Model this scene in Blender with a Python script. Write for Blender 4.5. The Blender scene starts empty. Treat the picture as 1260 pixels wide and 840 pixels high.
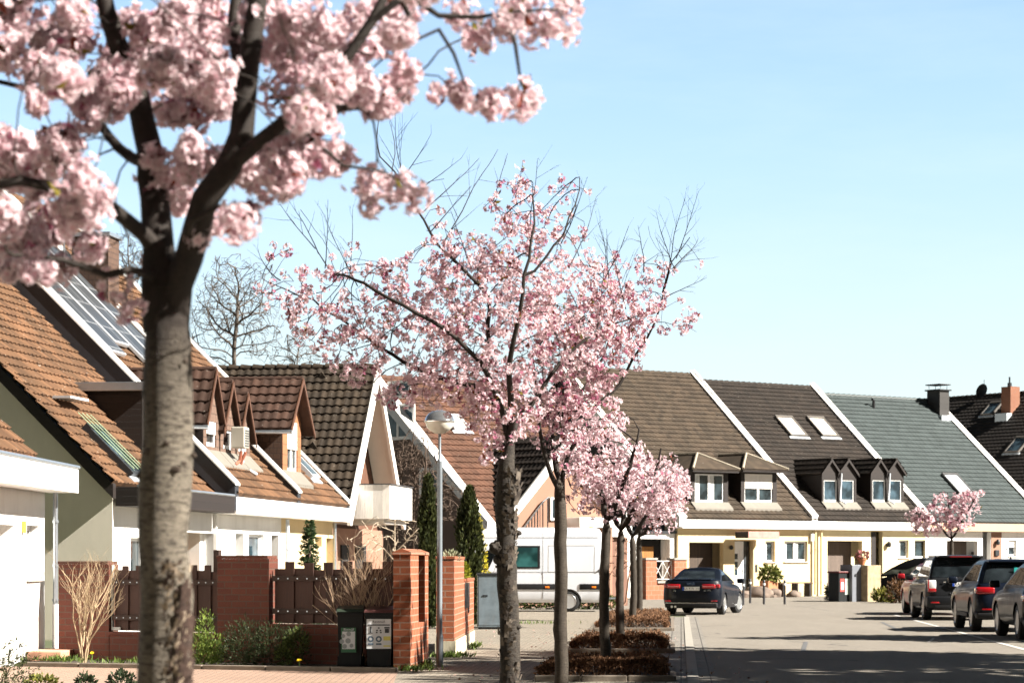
import bpy, bmesh, math, random
import numpy as np
from mathutils import Vector, Matrix

random.seed(7)
RNG = np.random.default_rng(11)
SC = bpy.context.scene
COL = SC.collection
R = math.radians
# camera model: eye height, focal length in pixels of a 1260 px wide frame, horizon row
F, CX, HY, CH = 2975.0, 630.0, 693.0, 1.55


def P(px, py, Y):
    return Vector(((px - CX) * Y / F, Y, CH - (py - HY) * Y / F))


def GY(py):
    return CH * F / (py - HY)


# ------------------------------------------------------------------ objects
def tag(o, label=None, cat=None, group=None, kind=None):
    if label: o['label'] = label
    if cat: o['category'] = cat
    if group: o['group'] = group
    if kind: o['kind'] = kind
    return o


def thing(name, label, cat, loc=(0, 0, 0), rz=0.0, group=None):
    o = bpy.data.objects.new(name, None)
    COL.objects.link(o)
    o.empty_display_size = 0.2
    o.location = loc
    o.rotation_euler = (0, 0, rz)
    return tag(o, label, cat, group)


def copy_tree(o, parent=None):
    c = o.copy()
    COL.objects.link(c)
    c.parent = parent
    for ch in list(o.children):
        copy_tree(ch, c)
    return c


class MB:
    """collects faces, builds ONE mesh object; UVs are metres along the faces"""
    def __init__(s):
        s.v, s.f, s.m = [], [], []
        s.mi = 0
        s.uvo = []

    def quad(s, *pts):
        n = len(s.v)
        s.v += [tuple(p) for p in pts]
        s.f.append(tuple(range(n, n + len(pts))))
        s.m.append(s.mi)
        return s

    def mesh(s, verts, faces, T=None):
        n = len(s.v)
        if T is not None:
            verts = [T @ Vector(p) for p in verts]
        s.v += [tuple(p) for p in verts]
        for f in faces:
            s.f.append(tuple(i + n for i in f))
            s.m.append(s.mi)
        return s

    def box(s, x0, x1, y0, y1, z0, z1, T=None):
        v = [(x0, y0, z0), (x1, y0, z0), (x1, y1, z0), (x0, y1, z0), (x0, y0, z1), (x1, y0, z1), (x1, y1, z1), (x0, y1, z1)]
        f = [(3, 2, 1, 0), (4, 5, 6, 7), (0, 1, 5, 4), (1, 2, 6, 5), (2, 3, 7, 6), (3, 0, 4, 7)]
        return s.mesh(v, f, T)

    def bbox(s, x0, x1, y0, y1, z0, z1, b=0.01, T=None):
        """box with chamfered edges"""
        bm = bmesh.new()
        bmesh.ops.create_cube(bm, size=1.0)
        for v in bm.verts:
            v.co = Vector(((x0 + x1) / 2 + v.co.x * (x1 - x0), (y0 + y1) / 2 + v.co.y * (y1 - y0), (z0 + z1) / 2 + v.co.z * (z1 - z0)))
        bmesh.ops.bevel(bm, geom=bm.edges[:], offset=b, segments=2, affect='EDGES', profile=0.5)
        s.frombm(bm, T)
        return s

    def frombm(s, bm, T=None):
        bm.verts.index_update()
        s.mesh([v.co.copy() for v in bm.verts], [[v.index for v in f.verts] for f in bm.faces], T)
        bm.free()

    def prism_x(s, poly, x0, x1):
        """poly of (y,z), counter-clockwise seen from +x, extruded along x"""
        n = len(poly)
        v = [(x0, y, z) for y, z in poly] + [(x1, y, z) for y, z in poly]
        f = [tuple(range(n))[::-1], tuple(range(n, 2 * n))]
        for i in range(n):
            j = (i + 1) % n
            f.append((i, j, n + j, n + i))
        return s.mesh(v, f)

    def prism_y(s, poly, y0, y1):
        n = len(poly)
        v = [(x, y0, z) for x, z in poly] + [(x, y1, z) for x, z in poly]
        f = [tuple(range(n)), tuple(range(n, 2 * n))[::-1]]
        for i in range(n):
            j = (i + 1) % n
            f.append((j, i, n + i, n + j))
        return s.mesh(v, f)

    def prism_z(s, poly, z0, z1):
        n = len(poly)
        v = [(x, y, z0) for x, y in poly] + [(x, y, z1) for x, y in poly]
        f = [tuple(range(n))[::-1], tuple(range(n, 2 * n))]
        for i in range(n):
            j = (i + 1) % n
            f.append((i, j, n + j, n + i))
        return s.mesh(v, f)

    def tube(s, pts, rad, n=8, cap=True):
        pts = [Vector(p) for p in pts]
        if not hasattr(rad, '__len__'):
            rad = [rad] * len(pts)
        base = len(s.v)
        d0 = (pts[1] - pts[0]).normalized()
        a = d0.orthogonal().normalized()
        for i, p in enumerate(pts):
            if i == 0: d = pts[1] - pts[0]
            elif i == len(pts) - 1: d = pts[-1] - pts[-2]
            else: d = pts[i + 1] - pts[i - 1]
            d.normalize()
            a = (a - d * a.dot(d))
            a = a.normalized() if a.length > 1e-6 else d.orthogonal().normalized()
            b = d.cross(a)
            for k in range(n):
                t = 2 * math.pi * k / n
                s.v.append(tuple(p + (a * math.cos(t) + b * math.sin(t)) * rad[i]))
        for i in range(len(pts) - 1):
            for k in range(n):
                k2 = (k + 1) % n
                s.f.append((base + i * n + k, base + i * n + k2, base + (i + 1) * n + k2, base + (i + 1) * n + k))
                s.m.append(s.mi)
        if cap:
            s.f.append(tuple(base + k for k in range(n))[::-1]); s.m.append(s.mi)
            e = base + (len(pts) - 1) * n
            s.f.append(tuple(e + k for k in range(n))); s.m.append(s.mi)
        return s

    def lathe(s, prof, n=20, T=None):
        """prof of (r,z) from bottom to top around z"""
        v, f = [], []
        for r, z in prof:
            for k in range(n):
                t = 2 * math.pi * k / n
                v.append((r * math.cos(t), r * math.sin(t), z))
        for i in range(len(prof) - 1):
            for k in range(n):
                k2 = (k + 1) % n
                f.append((i * n + k, i * n + k2, (i + 1) * n + k2, (i + 1) * n + k))
        if prof[0][0] > 1e-5: f.append(tuple(range(n))[::-1])
        if prof[-1][0] > 1e-5: f.append(tuple((len(prof) - 1) * n + k for k in range(n)))
        return s.mesh(v, f, T)

    def build(s, name, mats, parent=None, smooth=None, label=None):
        me = bpy.data.meshes.new(name)
        me.from_pydata(s.v, [], s.f)
        if not isinstance(mats, (list, tuple)): mats = [mats]
        for m in mats: me.materials.append(m)
        if len(mats) > 1: me.polygons.foreach_set('material_index', s.m)
        uvl = me.uv_layers.new(name='UVMap')
        V = np.array(s.v, dtype=np.float64)
        nl = len(me.loops)
        li = np.empty(nl, dtype=np.int32); me.loops.foreach_get('vertex_index', li)
        nrm = np.empty(len(me.polygons) * 3); me.polygons.foreach_get('normal', nrm); nrm = nrm.reshape(-1, 3)
        tot = np.empty(len(me.polygons), dtype=np.int32); me.polygons.foreach_get('loop_total', tot)
        ln = np.repeat(nrm, tot, axis=0)
        co = V[li]
        flat = np.abs(ln[:, 2]) > 0.9
        t = np.stack([-ln[:, 1], ln[:, 0], np.zeros(nl)], 1)
        tl = np.linalg.norm(t, axis=1); tl[tl < 1e-6] = 1
        t /= tl[:, None]
        b = np.cross(ln, t)
        uv = np.stack([(co * t).sum(1), (co * b).sum(1)], 1)
        uv[flat] = co[flat][:, :2]
        if s.uvo:
            st = np.concatenate([[0], np.cumsum(tot)])
            for f0, f1, O, u, w in s.uvo:
                a, e = st[f0], st[f1]
                d = co[a:e] - np.array(O)
                uv[a:e, 0] = d @ np.array(u); uv[a:e, 1] = d @ np.array(w)
        uvl.data.foreach_set('uv', uv.astype(np.float32).ravel())
        if smooth is not None:
            me.polygons.foreach_set('use_smooth', np.ones(len(me.polygons), dtype=bool))
            if smooth < 180: me.set_sharp_from_angle(angle=R(smooth))
        me.update()
        o = bpy.data.objects.new(name, me)
        COL.objects.link(o)
        if parent is not None: o.parent = parent
        if label: o['label'] = label
        return o


def np_mesh(name, verts, quads, mat, parent=None, tint=None, smooth=False):
    """big meshes of quads straight from numpy; tint = colour per vertex"""
    me = bpy.data.meshes.new(name)
    nv, nf = len(verts), len(quads)
    k = quads.shape[1]
    me.vertices.add(nv); me.vertices.foreach_set('co', np.ascontiguousarray(verts, dtype=np.float32).ravel())
    me.loops.add(nf * k); me.loops.foreach_set('vertex_index', np.ascontiguousarray(quads, dtype=np.int32).ravel())
    me.polygons.add(nf)
    me.polygons.foreach_set('loop_start', np.arange(0, nf * k, k, dtype=np.int32))
    if smooth: me.polygons.foreach_set('use_smooth', np.ones(nf, dtype=bool))
    if tint is not None:
        at = me.attributes.new('tint', 'FLOAT_COLOR', 'POINT')
        c = np.ones((nv, 4), dtype=np.float32); c[:, :3] = tint
        at.data.foreach_set('color', c.ravel())
    me.materials.append(mat)
    me.update(calc_edges=True)
    me.validate()
    o = bpy.data.objects.new(name, me)
    COL.objects.link(o)
    if parent is not None: o.parent = parent
    return o


class Fr:
    """a frame on the ground: x along a facade, y into the depth, z up"""
    def __init__(s, ox, oy, deg):
        s.o = Vector((ox, oy, 0)); s.deg = deg
        c, n = math.cos(R(deg)), math.sin(R(deg))
        s.u = Vector((c, n, 0)); s.w = Vector((-n, c, 0))

    def world(s, x, y=0, z=0):
        return s.o + s.u * x + s.w * y + Vector((0, 0, z))

    def sub(s, x, y=0):
        p = s.world(x, y)
        return Fr(p.x, p.y, s.deg)

    def _ray(s, px, py):
        d = Vector(((px - CX) / F, 1, -(py - HY) / F))
        c = Vector((0, 0, CH)) - s.o
        return (d.dot(s.u), d.dot(s.w), d.z), (c.dot(s.u), c.dot(s.w), CH)

    def py(s, px, py, yl=0.0):
        """where the sight line meets the plane y=yl: (x,z)"""
        d, c = s._ray(px, py)
        k = (yl - c[1]) / d[1]
        return c[0] + k * d[0], c[2] + k * d[2]

    def px(s, px, py, xl=0.0):
        d, c = s._ray(px, py)
        k = (xl - c[0]) / d[0]
        return c[1] + k * d[1], c[2] + k * d[2]

    def roof(s, px, py, ze, tan):
        """where the sight line meets the plane z = ze + tan*y: (x,y)"""
        d, c = s._ray(px, py)
        k = (ze + tan * c[1] - c[2]) / (d[2] - tan * d[1])
        return c[0] + k * d[0], c[1] + k * d[1]


# ------------------------------------------------------------------ materials
MATS = {}


def nt(name):
    m = bpy.data.materials.new(name)
    m.use_nodes = True
    t = m.node_tree
    return m, t, t.nodes['Principled BSDF']


def N(t, kind, **kw):
    n = t.nodes.new(kind)
    for k, v in kw.items():
        if k in n.inputs: n.inputs[k].default_value = v
        else: setattr(n, k, v)
    return n


def rgb(c): return (c[0], c[1], c[2], 1)


def ramp(t, fac, a, b, ca=(0, 0, 0), cb=(1, 1, 1)):
    r = t.nodes.new('ShaderNodeValToRGB')
    r.color_ramp.elements[0].position = a; r.color_ramp.elements[1].position = b
    r.color_ramp.elements[0].color = rgb(ca); r.color_ramp.elements[1].color = rgb(cb)
    t.links.new(fac, r.inputs[0])
    return r.outputs[0]


def mixc(t, fac, a, b, blend='MIX'):
    m = t.nodes.new('ShaderNodeMix')
    m.data_type = 'RGBA'; m.blend_type = blend
    for sock, v in ((m.inputs[0], fac), (m.inputs[6], a), (m.inputs[7], b)):
        if hasattr(v, 'is_linked'): t.links.new(v, sock)
        elif hasattr(v, '__len__'): sock.default_value = rgb(v)
        else: sock.default_value = v
    return m.outputs[2]


def mapping(t, src='Object', scale=(1, 1, 1), rot=(0, 0, 0)):
    tc = t.nodes.new('ShaderNodeTexCoord')
    mp = t.nodes.new('ShaderNodeMapping')
    mp.inputs['Scale'].default_value = scale
    mp.inputs['Rotation'].default_value = rot
    t.links.new(tc.outputs[src], mp.inputs[0])
    return mp.outputs[0]


def noise(t, vec, scale, detail=4, rough=0.55, out='Fac'):
    n = N(t, 'ShaderNodeTexNoise', Scale=scale, Detail=detail, Roughness=rough)
    if vec is not None: t.links.new(vec, n.inputs['Vector'])
    return n.outputs[out]


def bump(t, b, h, strength=0.3, dist=0.02):
    n = N(t, 'ShaderNodeBump', Strength=strength, Distance=dist)
    t.links.new(h, n.inputs['Height'])
    t.links.new(n.outputs[0], b.inputs['Normal'])
    return n


def mul(c, k): return tuple(min(1, x * k) for x in c)


def plain(name, c, rough=0.6, var=0.12, scale=2.0, bmp=0.0, bscale=60, metal=0.0, coat=0.0, spec=0.5, dirt=0.0, dirtc=(0.12, 0.1, 0.08)):
    if name in MATS: return MATS[name]
    m, t, b = nt(name)
    v = mapping(t)
    n1 = noise(t, v, scale, 6, 0.6)
    col = mixc(t, ramp(t, n1, 0.3, 0.7), mul(c, 1 - var), mul(c, 1 + var))
    if dirt:
        n2 = noise(t, mapping(t, scale=(1, 1, 0.25)), scale * 1.7, 7, 0.65)
        col = mixc(t, ramp(t, n2, 0.5, 0.78, (0, 0, 0), (dirt, dirt, dirt)), col, dirtc)
    t.links.new(col, b.inputs['Base Color'])
    b.inputs['Roughness'].default_value = rough
    b.inputs['Metallic'].default_value = metal
    b.inputs['Coat Weight'].default_value = coat
    b.inputs['Coat Roughness'].default_value = 0.05
    b.inputs['Specular IOR Level'].default_value = spec
    if bmp: bump(t, b, noise(t, v, bscale, 5), bmp, 0.01)
    MATS[name] = m
    return m


def glass(name, c=(0.02, 0.03, 0.035), rough=0.03):
    if name in MATS: return MATS[name]
    m, t, b = nt(name)
    v = mapping(t)
    col = mixc(t, ramp(t, noise(t, v, 1.6, 2), 0.4, 0.62), mul(c, 0.5), mul(c, 1.9))
    t.links.new(col, b.inputs['Base Color'])
    b.inputs['Roughness'].default_value = rough
    b.inputs['Specular IOR Level'].default_value = 0.6
    MATS[name] = m
    return m


def brick(name, c1, c2, mortar, bw=0.25, bh=0.083, ms=0.012, dirt=0.25, rough=0.85):
    if name in MATS: return MATS[name]
    m, t, b = nt(name)
    uv = mapping(t, 'UV')
    br = N(t, 'ShaderNodeTexBrick', Scale=1.0)
    br.inputs['Color1'].default_value = rgb(c1); br.inputs['Color2'].default_value = rgb(c2); br.inputs['Mortar'].default_value = rgb(mortar)
    br.inputs['Brick Width'].default_value = bw; br.inputs['Row Height'].default_value = bh
    br.inputs['Mortar Size'].default_value = ms; br.inputs['Mortar Smooth'].default_value = 0.15; br.inputs['Bias'].default_value = -0.1
    t.links.new(uv, br.inputs['Vector'])
    n1 = noise(t, mapping(t), 3.0, 8, 0.7)
    col = mixc(t, ramp(t, n1, 0.35, 0.75, (0, 0, 0), (dirt, dirt, dirt)), br.outputs['Color'], mul(c1, 0.25))
    n2 = noise(t, mapping(t), 60.0, 3)
    col = mixc(t, 0.35, col, mixc(t, ramp(t, n2, 0.3, 0.7), mul(c1, 0.6), mul(c2, 1.3)))
    t.links.new(col, b.inputs['Base Color'])
    b.inputs['Roughness'].default_value = rough
    h = mixc(t, 0.15, br.outputs['Fac'], n2)
    bp = bump(t, b, h, 0.6, 0.01); bp.invert = True
    MATS[name] = m
    return m


def tiles(name, c, var=0.3, lichen=0.25, tw=0.30, tc=0.34, rough=0.8, lc=(0.45, 0.42, 0.36), moss=0.3):
    """roof-tile clay or concrete: every tile its own shade, lichen flecks, weathered patches"""
    if name in MATS: return MATS[name]
    m, t, b = nt(name)
    uv = mapping(t, 'UV', (1 / tw, 1 / tc, 1))
    fl = N(t, 'ShaderNodeVectorMath', operation='FLOOR')
    t.links.new(uv, fl.inputs[0])
    wn = N(t, 'ShaderNodeTexWhiteNoise', noise_dimensions='2D')
    t.links.new(fl.outputs[0], wn.inputs['Vector'])
    col = mixc(t, wn.outputs['Value'], mul(c, 1 - var), mul(c, 1 + var))
    v = mapping(t)
    big = noise(t, v, 0.7, 6, 0.65)
    col = mixc(t, ramp(t, big, 0.4, 0.75, (0, 0, 0), (moss, moss, moss)), col, mul((c[0] * .8, c[1], c[2] * .9), 0.4))
    fine = noise(t, v, 30, 4, 0.7)
    col = mixc(t, ramp(t, fine, 0.35, 0.7, (0, 0, 0), (.35, .35, .35)), col, mul(c, 0.55))
    sp = noise(t, v, 9, 3, 0.75)
    col = mixc(t, ramp(t, sp, 0.66, 0.72, (0, 0, 0), (lichen, lichen, lichen)), col, lc)
    t.links.new(col, b.inputs['Base Color'])
    b.inputs['Roughness'].default_value = rough
    b.inputs['Specular IOR Level'].default_value = 0.3
    bump(t, b, fine, 0.3, 0.008)
    MATS[name] = m
    return m


def tinted(name, trans=0.35, rough=0.7, sat=1.0):
    """petals and leaves: own colour per flower or leaf, some light through them"""
    if name in MATS: return MATS[name]
    m, t, b = nt(name)
    at = N(t, 'ShaderNodeAttribute'); at.attribute_name = 'tint'
    col = mixc(t, ramp(t, noise(t, mapping(t), 70, 2), 0.3, 0.7, (0, 0, 0), (.3, .3, .3)), at.outputs['Color'], mixc(t, 1.0, at.outputs['Color'], (.7, .6, .6), 'MULTIPLY'))
    t.links.new(col, b.inputs['Base Color'])
    b.inputs['Roughness'].default_value = rough
    b.inputs['Specular IOR Level'].default_value = 0.2
    tr = N(t, 'ShaderNodeBsdfTranslucent')
    t.links.new(col, tr.inputs['Color'])
    mx = N(t, 'ShaderNodeMixShader'); mx.inputs[0].default_value = trans
    t.links.new(b.outputs[0], mx.inputs[1]); t.links.new(tr.outputs[0], mx.inputs[2])
    t.links.new(mx.outputs[0], t.nodes['Material Output'].inputs[0])
    MATS[name] = m
    return m


def paint(name, c, metal=0.35, rough=0.32):
    if name in MATS: return MATS[name]
    m, t, b = nt(name)
    v = mapping(t)
    col = mixc(t, ramp(t, noise(t, v, 1.2, 6, .7), 0.35, 0.75, (0, 0, 0), (.25, .25, .25)), c, tuple(x * .8 + .02 for x in c))
    t.links.new(col, b.inputs['Base Color'])
    b.inputs['Metallic'].default_value = metal
    r = noise(t, v, 5, 5)
    mr = N(t, 'ShaderNodeMapRange'); mr.inputs[3].default_value = rough * .85; mr.inputs[4].default_value = rough * 1.3
    t.links.new(r, mr.inputs[0]); t.links.new(mr.outputs[0], b.inputs['Roughness'])
    b.inputs['Coat Weight'].default_value = .22
    b.inputs['Coat IOR'].default_value = 1.42
    b.inputs['Specular IOR Level'].default_value = .12
    b.inputs['Coat Roughness'].default_value = 0.04
    MATS[name] = m
    return m


def bark(name, c, c2, bands=0.5, scale=1.0, bmp=0.6, plates=0.0, top=None):
    """cherry bark: horizontal lenticel bands and dark blotches"""
    if name in MATS: return MATS[name]
    m, t, b = nt(name)
    n1 = noise(t, mapping(t, scale=(9 * scale, 9 * scale, 60 * scale)), 1.0, 5, 0.7)
    n2 = noise(t, mapping(t, scale=(6 * scale, 6 * scale, 4 * scale)), 1.0, 8, 0.65)
    n3 = noise(t, mapping(t, scale=(28 * scale, 28 * scale, 90 * scale)), 1.0, 3, 0.6)
    col = mixc(t, ramp(t, n2, 0.35, 0.68), mul(c, 0.7), mul(c, 1.15))
    col = mixc(t, ramp(t, n1, 0.51, 0.62, (0, 0, 0), (bands, bands, bands)), col, c2)
    col = mixc(t, ramp(t, n3, 0.57, 0.63, (0, 0, 0), (bands, bands, bands)), col, mul(c2, 0.35))
    col = mixc(t, ramp(t, noise(t, mapping(t, scale=(5 * scale, 5 * scale, 3 * scale)), 1.3, 6, .7), 0.6, 0.7, (0, 0, 0), (.85, .85, .85)), col, mul(c2, 0.25))
    if plates:
        n4 = noise(t, mapping(t, scale=(14 * scale, 14 * scale, 11 * scale)), 1.0, 4, .7)
        col = mixc(t, ramp(t, n4, .5, .56, (0, 0, 0), (plates, plates, plates)), col, (.012, .009, .007))
    if top:     # darkens towards the top, down to the colour of the limbs
        sp = N(t, 'ShaderNodeSeparateXYZ'); t.links.new(mapping(t), sp.inputs[0])
        ad = N(t, 'ShaderNodeMath', operation='MULTIPLY_ADD'); t.links.new(n2, ad.inputs[0]); ad.inputs[1].default_value = .35; t.links.new(sp.outputs['Z'], ad.inputs[2])
        mr = N(t, 'ShaderNodeMapRange'); t.links.new(ad.outputs[0], mr.inputs[0])
        mr.inputs[1].default_value = top[0]; mr.inputs[2].default_value = top[1]
        col = mixc(t, mr.outputs[0], col, (.020, .014, .0105))
    t.links.new(col, b.inputs['Base Color'])
    b.inputs['Roughness'].default_value = 0.75
    b.inputs['Specular IOR Level'].default_value = 0.3
    bump(t, b, mixc(t, 0.5, n1, n2), bmp, 0.012)
    MATS[name] = m
    return m


def planks(name, c, pw=0.12, gap=0.06, axis='x', rough=0.7, src='UV'):
    if name in MATS: return MATS[name]
    m, t, b = nt(name)
    uv = mapping(t, src, (1 / pw, 1, 1) if axis == 'x' else (1, 1 / pw, 1))
    sep = N(t, 'ShaderNodeSeparateXYZ'); t.links.new(uv, sep.inputs[0])
    s = sep.outputs[0 if axis == 'x' else 1]
    fr = N(t, 'ShaderNodeMath', operation='FRACT'); t.links.new(s, fr.inputs[0])
    fl = N(t, 'ShaderNodeMath', operation='FLOOR'); t.links.new(s, fl.inputs[0])
    wn = N(t, 'ShaderNodeTexWhiteNoise', noise_dimensions='1D'); t.links.new(fl.outputs[0], wn.inputs['W'])
    col = mixc(t, wn.outputs['Value'], mul(c, .8), mul(c, 1.2))
    g = noise(t, mapping(t, src, (40, 3, 1) if axis == 'x' else (3, 40, 1)), 1, 5, .6)
    col = mixc(t, ramp(t, g, .4, .7, (0, 0, 0), (.5, .5, .5)), col, mul(c, .55))
    edge = ramp(t, fr.outputs[0], gap * .5, gap)
    col = mixc(t, edge, mul(c, .12), col)
    t.links.new(col, b.inputs['Base Color'])
    b.inputs['Roughness'].default_value = rough
    bump(t, b, edge, .5, .01)
    MATS[name] = m
    return m


WHITE = plain('white render', (.82, .81, .78), .85, .05, 1.2, .15, 120, dirt=.28, dirtc=(.4, .38, .33))
FASCIA = plain('white painted fascia', (.84, .82, .78), .5, .04, 2, dirt=.1, dirtc=(.4, .36, .3))
PVC = plain('white window plastic', (.86, .86, .85), .35, .03, 3)
CREAM = plain('cream yellow render', (.62, .49, .285), .88, .06, 1.0, .2, 140, dirt=.15, dirtc=(.4, .3, .14))
CREAM2 = plain('pale cream render', (.74, .63, .40), .88, .06, 1.0, .2, 140, dirt=.15, dirtc=(.4, .34, .2))
PINK = plain('salmon render', (.27, .145, .098), .88, .07, 1.4, .2, 120, dirt=.15, dirtc=(.35, .22, .16))
GREYR = plain('grey rough render', (.72, .67, .56), .92, .07, .8, .3, 90, dirt=.2, dirtc=(.4, .38, .34))
BROWNR = plain('brown grey render', (.13, .095, .08), .92, .12, 1.2, .3, 90)
DARK = plain('painted interior shade', (.012, .011, .01), .9, .2)  # near-black that stands in for the shade inside openings
BLACKM = plain('black sheet metal', (.02, .022, .026), .45, .2, 3)
BLACKP = plain('black plastic', (.010, .010, .011), .6, .25, 6, spec=.25)
ZINC = plain('zinc sheet', (.42, .45, .48), .35, .1, 3, metal=.85)
ZINCL = plain('pale zinc sheet', (.62, .66, .70), .4, .08, 2, metal=.3)
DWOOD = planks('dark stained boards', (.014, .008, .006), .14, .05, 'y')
SHINGLE = brick('brown shingles', (.075, .04, .026), (.10, .055, .035), (.02, .012, .01), .2, .15, .012)
GLASS = glass('window glass')
GLASSB = glass('window glass bluish', (.03, .05, .065))
CURT = plain('net curtain', (.6, .62, .6), .8, .2, 6)
STONE = plain('grey stone', (.30, .28, .25), .9, .25, 4, .5, 30, dirt=.4)
SOIL = plain('dark soil', (.035, .026, .018), .95, .4, 6, .8, 30)


# ------------------------------------------------------------------ roof tiles as geometry
def tile_roof(mb, O, u, s, Lu, Ls, tw=0.30, tc=0.34, amp=0.034, n=4, lift=0.048, clip=None, t0=.02):
    """wavy courses of tiles: O at the left end of the eave, u along it, s up the slope"""
    O, u, s = Vector(O), Vector(u).normalized(), Vector(s).normalized()
    nv = u.cross(s).normalized()
    nu = max(2, round(Lu / tw)); ns = max(1, round(Ls / tc))
    cw, cl = Lu / nu, Ls / ns
    cols = nu * n + 1
    base = len(mb.v)
    f0 = len(mb.f)
    prof = [amp * (0.5 + 0.5 * math.cos(2 * math.pi * k / n)) for k in range(n)]
    rows = []
    for j in range(ns):
        rows += [(j * cl, lift), ((j + 1) * cl, 0.0)]
    rr = random.Random(int(Lu * 1000 + Ls * 77))
    for ri, (d, h) in enumerate(rows):
        for i in range(cols):
            jit = rr.uniform(-.004, .004)
            p = O + u * (i * cw / n) + s * d + nv * (h + prof[i % n] + t0 + jit)
            mb.v.append(tuple(p))
    for ri in range(len(rows) - 1):
        for i in range(cols - 1):
            if clip is not None:
                d = (rows[ri][0] + rows[ri + 1][0]) / 2
                if not clip((i + .5) * cw / n, d): continue
            a = base + ri * cols + i
            mb.f.append((a, a + 1, a + cols + 1, a + cols)); mb.m.append(mb.mi)
    # front edge of the lowest course
    b0 = len(mb.v)
    for i in range(cols):
        mb.v.append(tuple(O + u * (i * cw / n) - nv * 0.02))
    for i in range(cols - 1):
        mb.f.append((b0 + i, b0 + i + 1, base + i + 1, base + i)); mb.m.append(mb.mi)
    mb.uvo.append((f0, len(mb.f), tuple(O), tuple(u), tuple(s)))
# ------------------------------------------------------------------ ground, road, pavement
def sheet(name, poly, z, mat, thick=0.0):
    mb = MB()
    if thick: mb.prism_z(poly, z - thick, z)
    else: mb.quad(*[(x, y, z) for x, y in poly])
    o = mb.build(name, mat)
    tag(o, kind='structure')
    return o


def mat_asphalt():
    m, t, b = nt('asphalt')
    v = mapping(t)
    fine = noise(t, v, 45, 4, .75)
    mid = noise(t, mapping(t, scale=(1, .22, 1)), .8, 8, .7)
    c = mixc(t, ramp(t, fine, .3, .72), (.048, .043, .037), (.33, .293, .24))
    c = mixc(t, ramp(t, mid, .35, .7, (0, 0, 0), (.6, .6, .6)), c, (.13, .112, .09))
    spots = ramp(t, noise(t, v, .9, 3, .5), .70, .76, (0, 0, 0), (.7, .7, .7))
    c = mixc(t, spots, c, (.06, .055, .05))
    vo = N(t, 'ShaderNodeTexVoronoi', feature='DISTANCE_TO_EDGE', Scale=.16)
    ad = N(t, 'ShaderNodeVectorMath', operation='ADD')
    t.links.new(v, ad.inputs[0]); t.links.new(noise(t, v, .8, 5, .6, 'Color'), ad.inputs[1])
    t.links.new(ad.outputs[0], vo.inputs['Vector'])
    cr = ramp(t, vo.outputs['Distance'], .002, .008)
    br = ramp(t, noise(t, v, .22, 2), .5, .55)
    crk = mixc(t, br, (1, 1, 1), cr)
    c = mixc(t, crk, (.06, .055, .05), c)
    t.links.new(c, b.inputs['Base Color'])
    b.inputs['Roughness'].default_value = .9
    bump(t, b, fine, .5, .012)
    return m


def mat_pavers(name, c1, c2, mortar, w, h, rot=0.0, grime=.5):
    m, t, b = nt(name)
    v = mapping(t, 'Object', rot=(0, 0, rot))
    br = N(t, 'ShaderNodeTexBrick', Scale=1.0)
    br.inputs['Color1'].default_value = rgb(c1); br.inputs['Color2'].default_value = rgb(c2); br.inputs['Mortar'].default_value = rgb(mortar)
    br.inputs['Brick Width'].default_value = w; br.inputs['Row Height'].default_value = h; br.inputs['Mortar Size'].default_value = .012
    t.links.new(v, br.inputs['Vector'])
    big = noise(t, v, .6, 7, .65)
    c = mixc(t, ramp(t, big, .4, .75, (0, 0, 0), (grime, grime, grime)), br.outputs['Color'], mul(mortar, 1.4))
    fine = noise(t, v, 50, 4, .7)
    c = mixc(t, ramp(t, fine, .4, .75, (0, 0, 0), (.3, .3, .3)), c, mul(c1, .6))
    t.links.new(c, b.inputs['Base Color'])
    b.inputs['Roughness'].default_value = .9
    bp = bump(t, b, mixc(t, .2, br.outputs['Fac'], fine), .6, .012); bp.invert = True
    return m


def mat_ground():
    m, t, b = nt('open ground')
    v = mapping(t)
    c = mixc(t, ramp(t, noise(t, v, .15, 6), .35, .65), (.06, .075, .03), (.13, .11, .07))
    c = mixc(t, ramp(t, noise(t, v, 20, 4), .35, .7, (0, 0, 0), (.5, .5, .5)), c, (.04, .05, .02))
    t.links.new(c, b.inputs['Base Color']); b.inputs['Roughness'].default_value = .95
    return m


ASPH = mat_asphalt()
PAVE = mat_pavers('beige pavers', (.22, .19, .145), (.28, .24, .19), (.075, .064, .05), .2, .1, R(4))
PAVEG = mat_pavers('grey gutter pavers', (.17, .155, .135), (.22, .20, .17), (.05, .045, .038), .2, .2, R(-86))
PAVEP = mat_pavers('pinkish pavers', (.30, .19, .135), (.35, .235, .175), (.10, .07, .05), .2, .1, 0, .35)
KERB = plain('pale kerb stone', (.27, .25, .215), .85, .12, 3, .3, 50, dirt=.35)
sheet('ground', [(-900, -60), (900, -60), (900, 1800), (-900, 1800)], -.03, mat_ground())


def kx(Y): return 2.37 + .0698 * (Y - 31.8)      # the kerb line along the road


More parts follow.
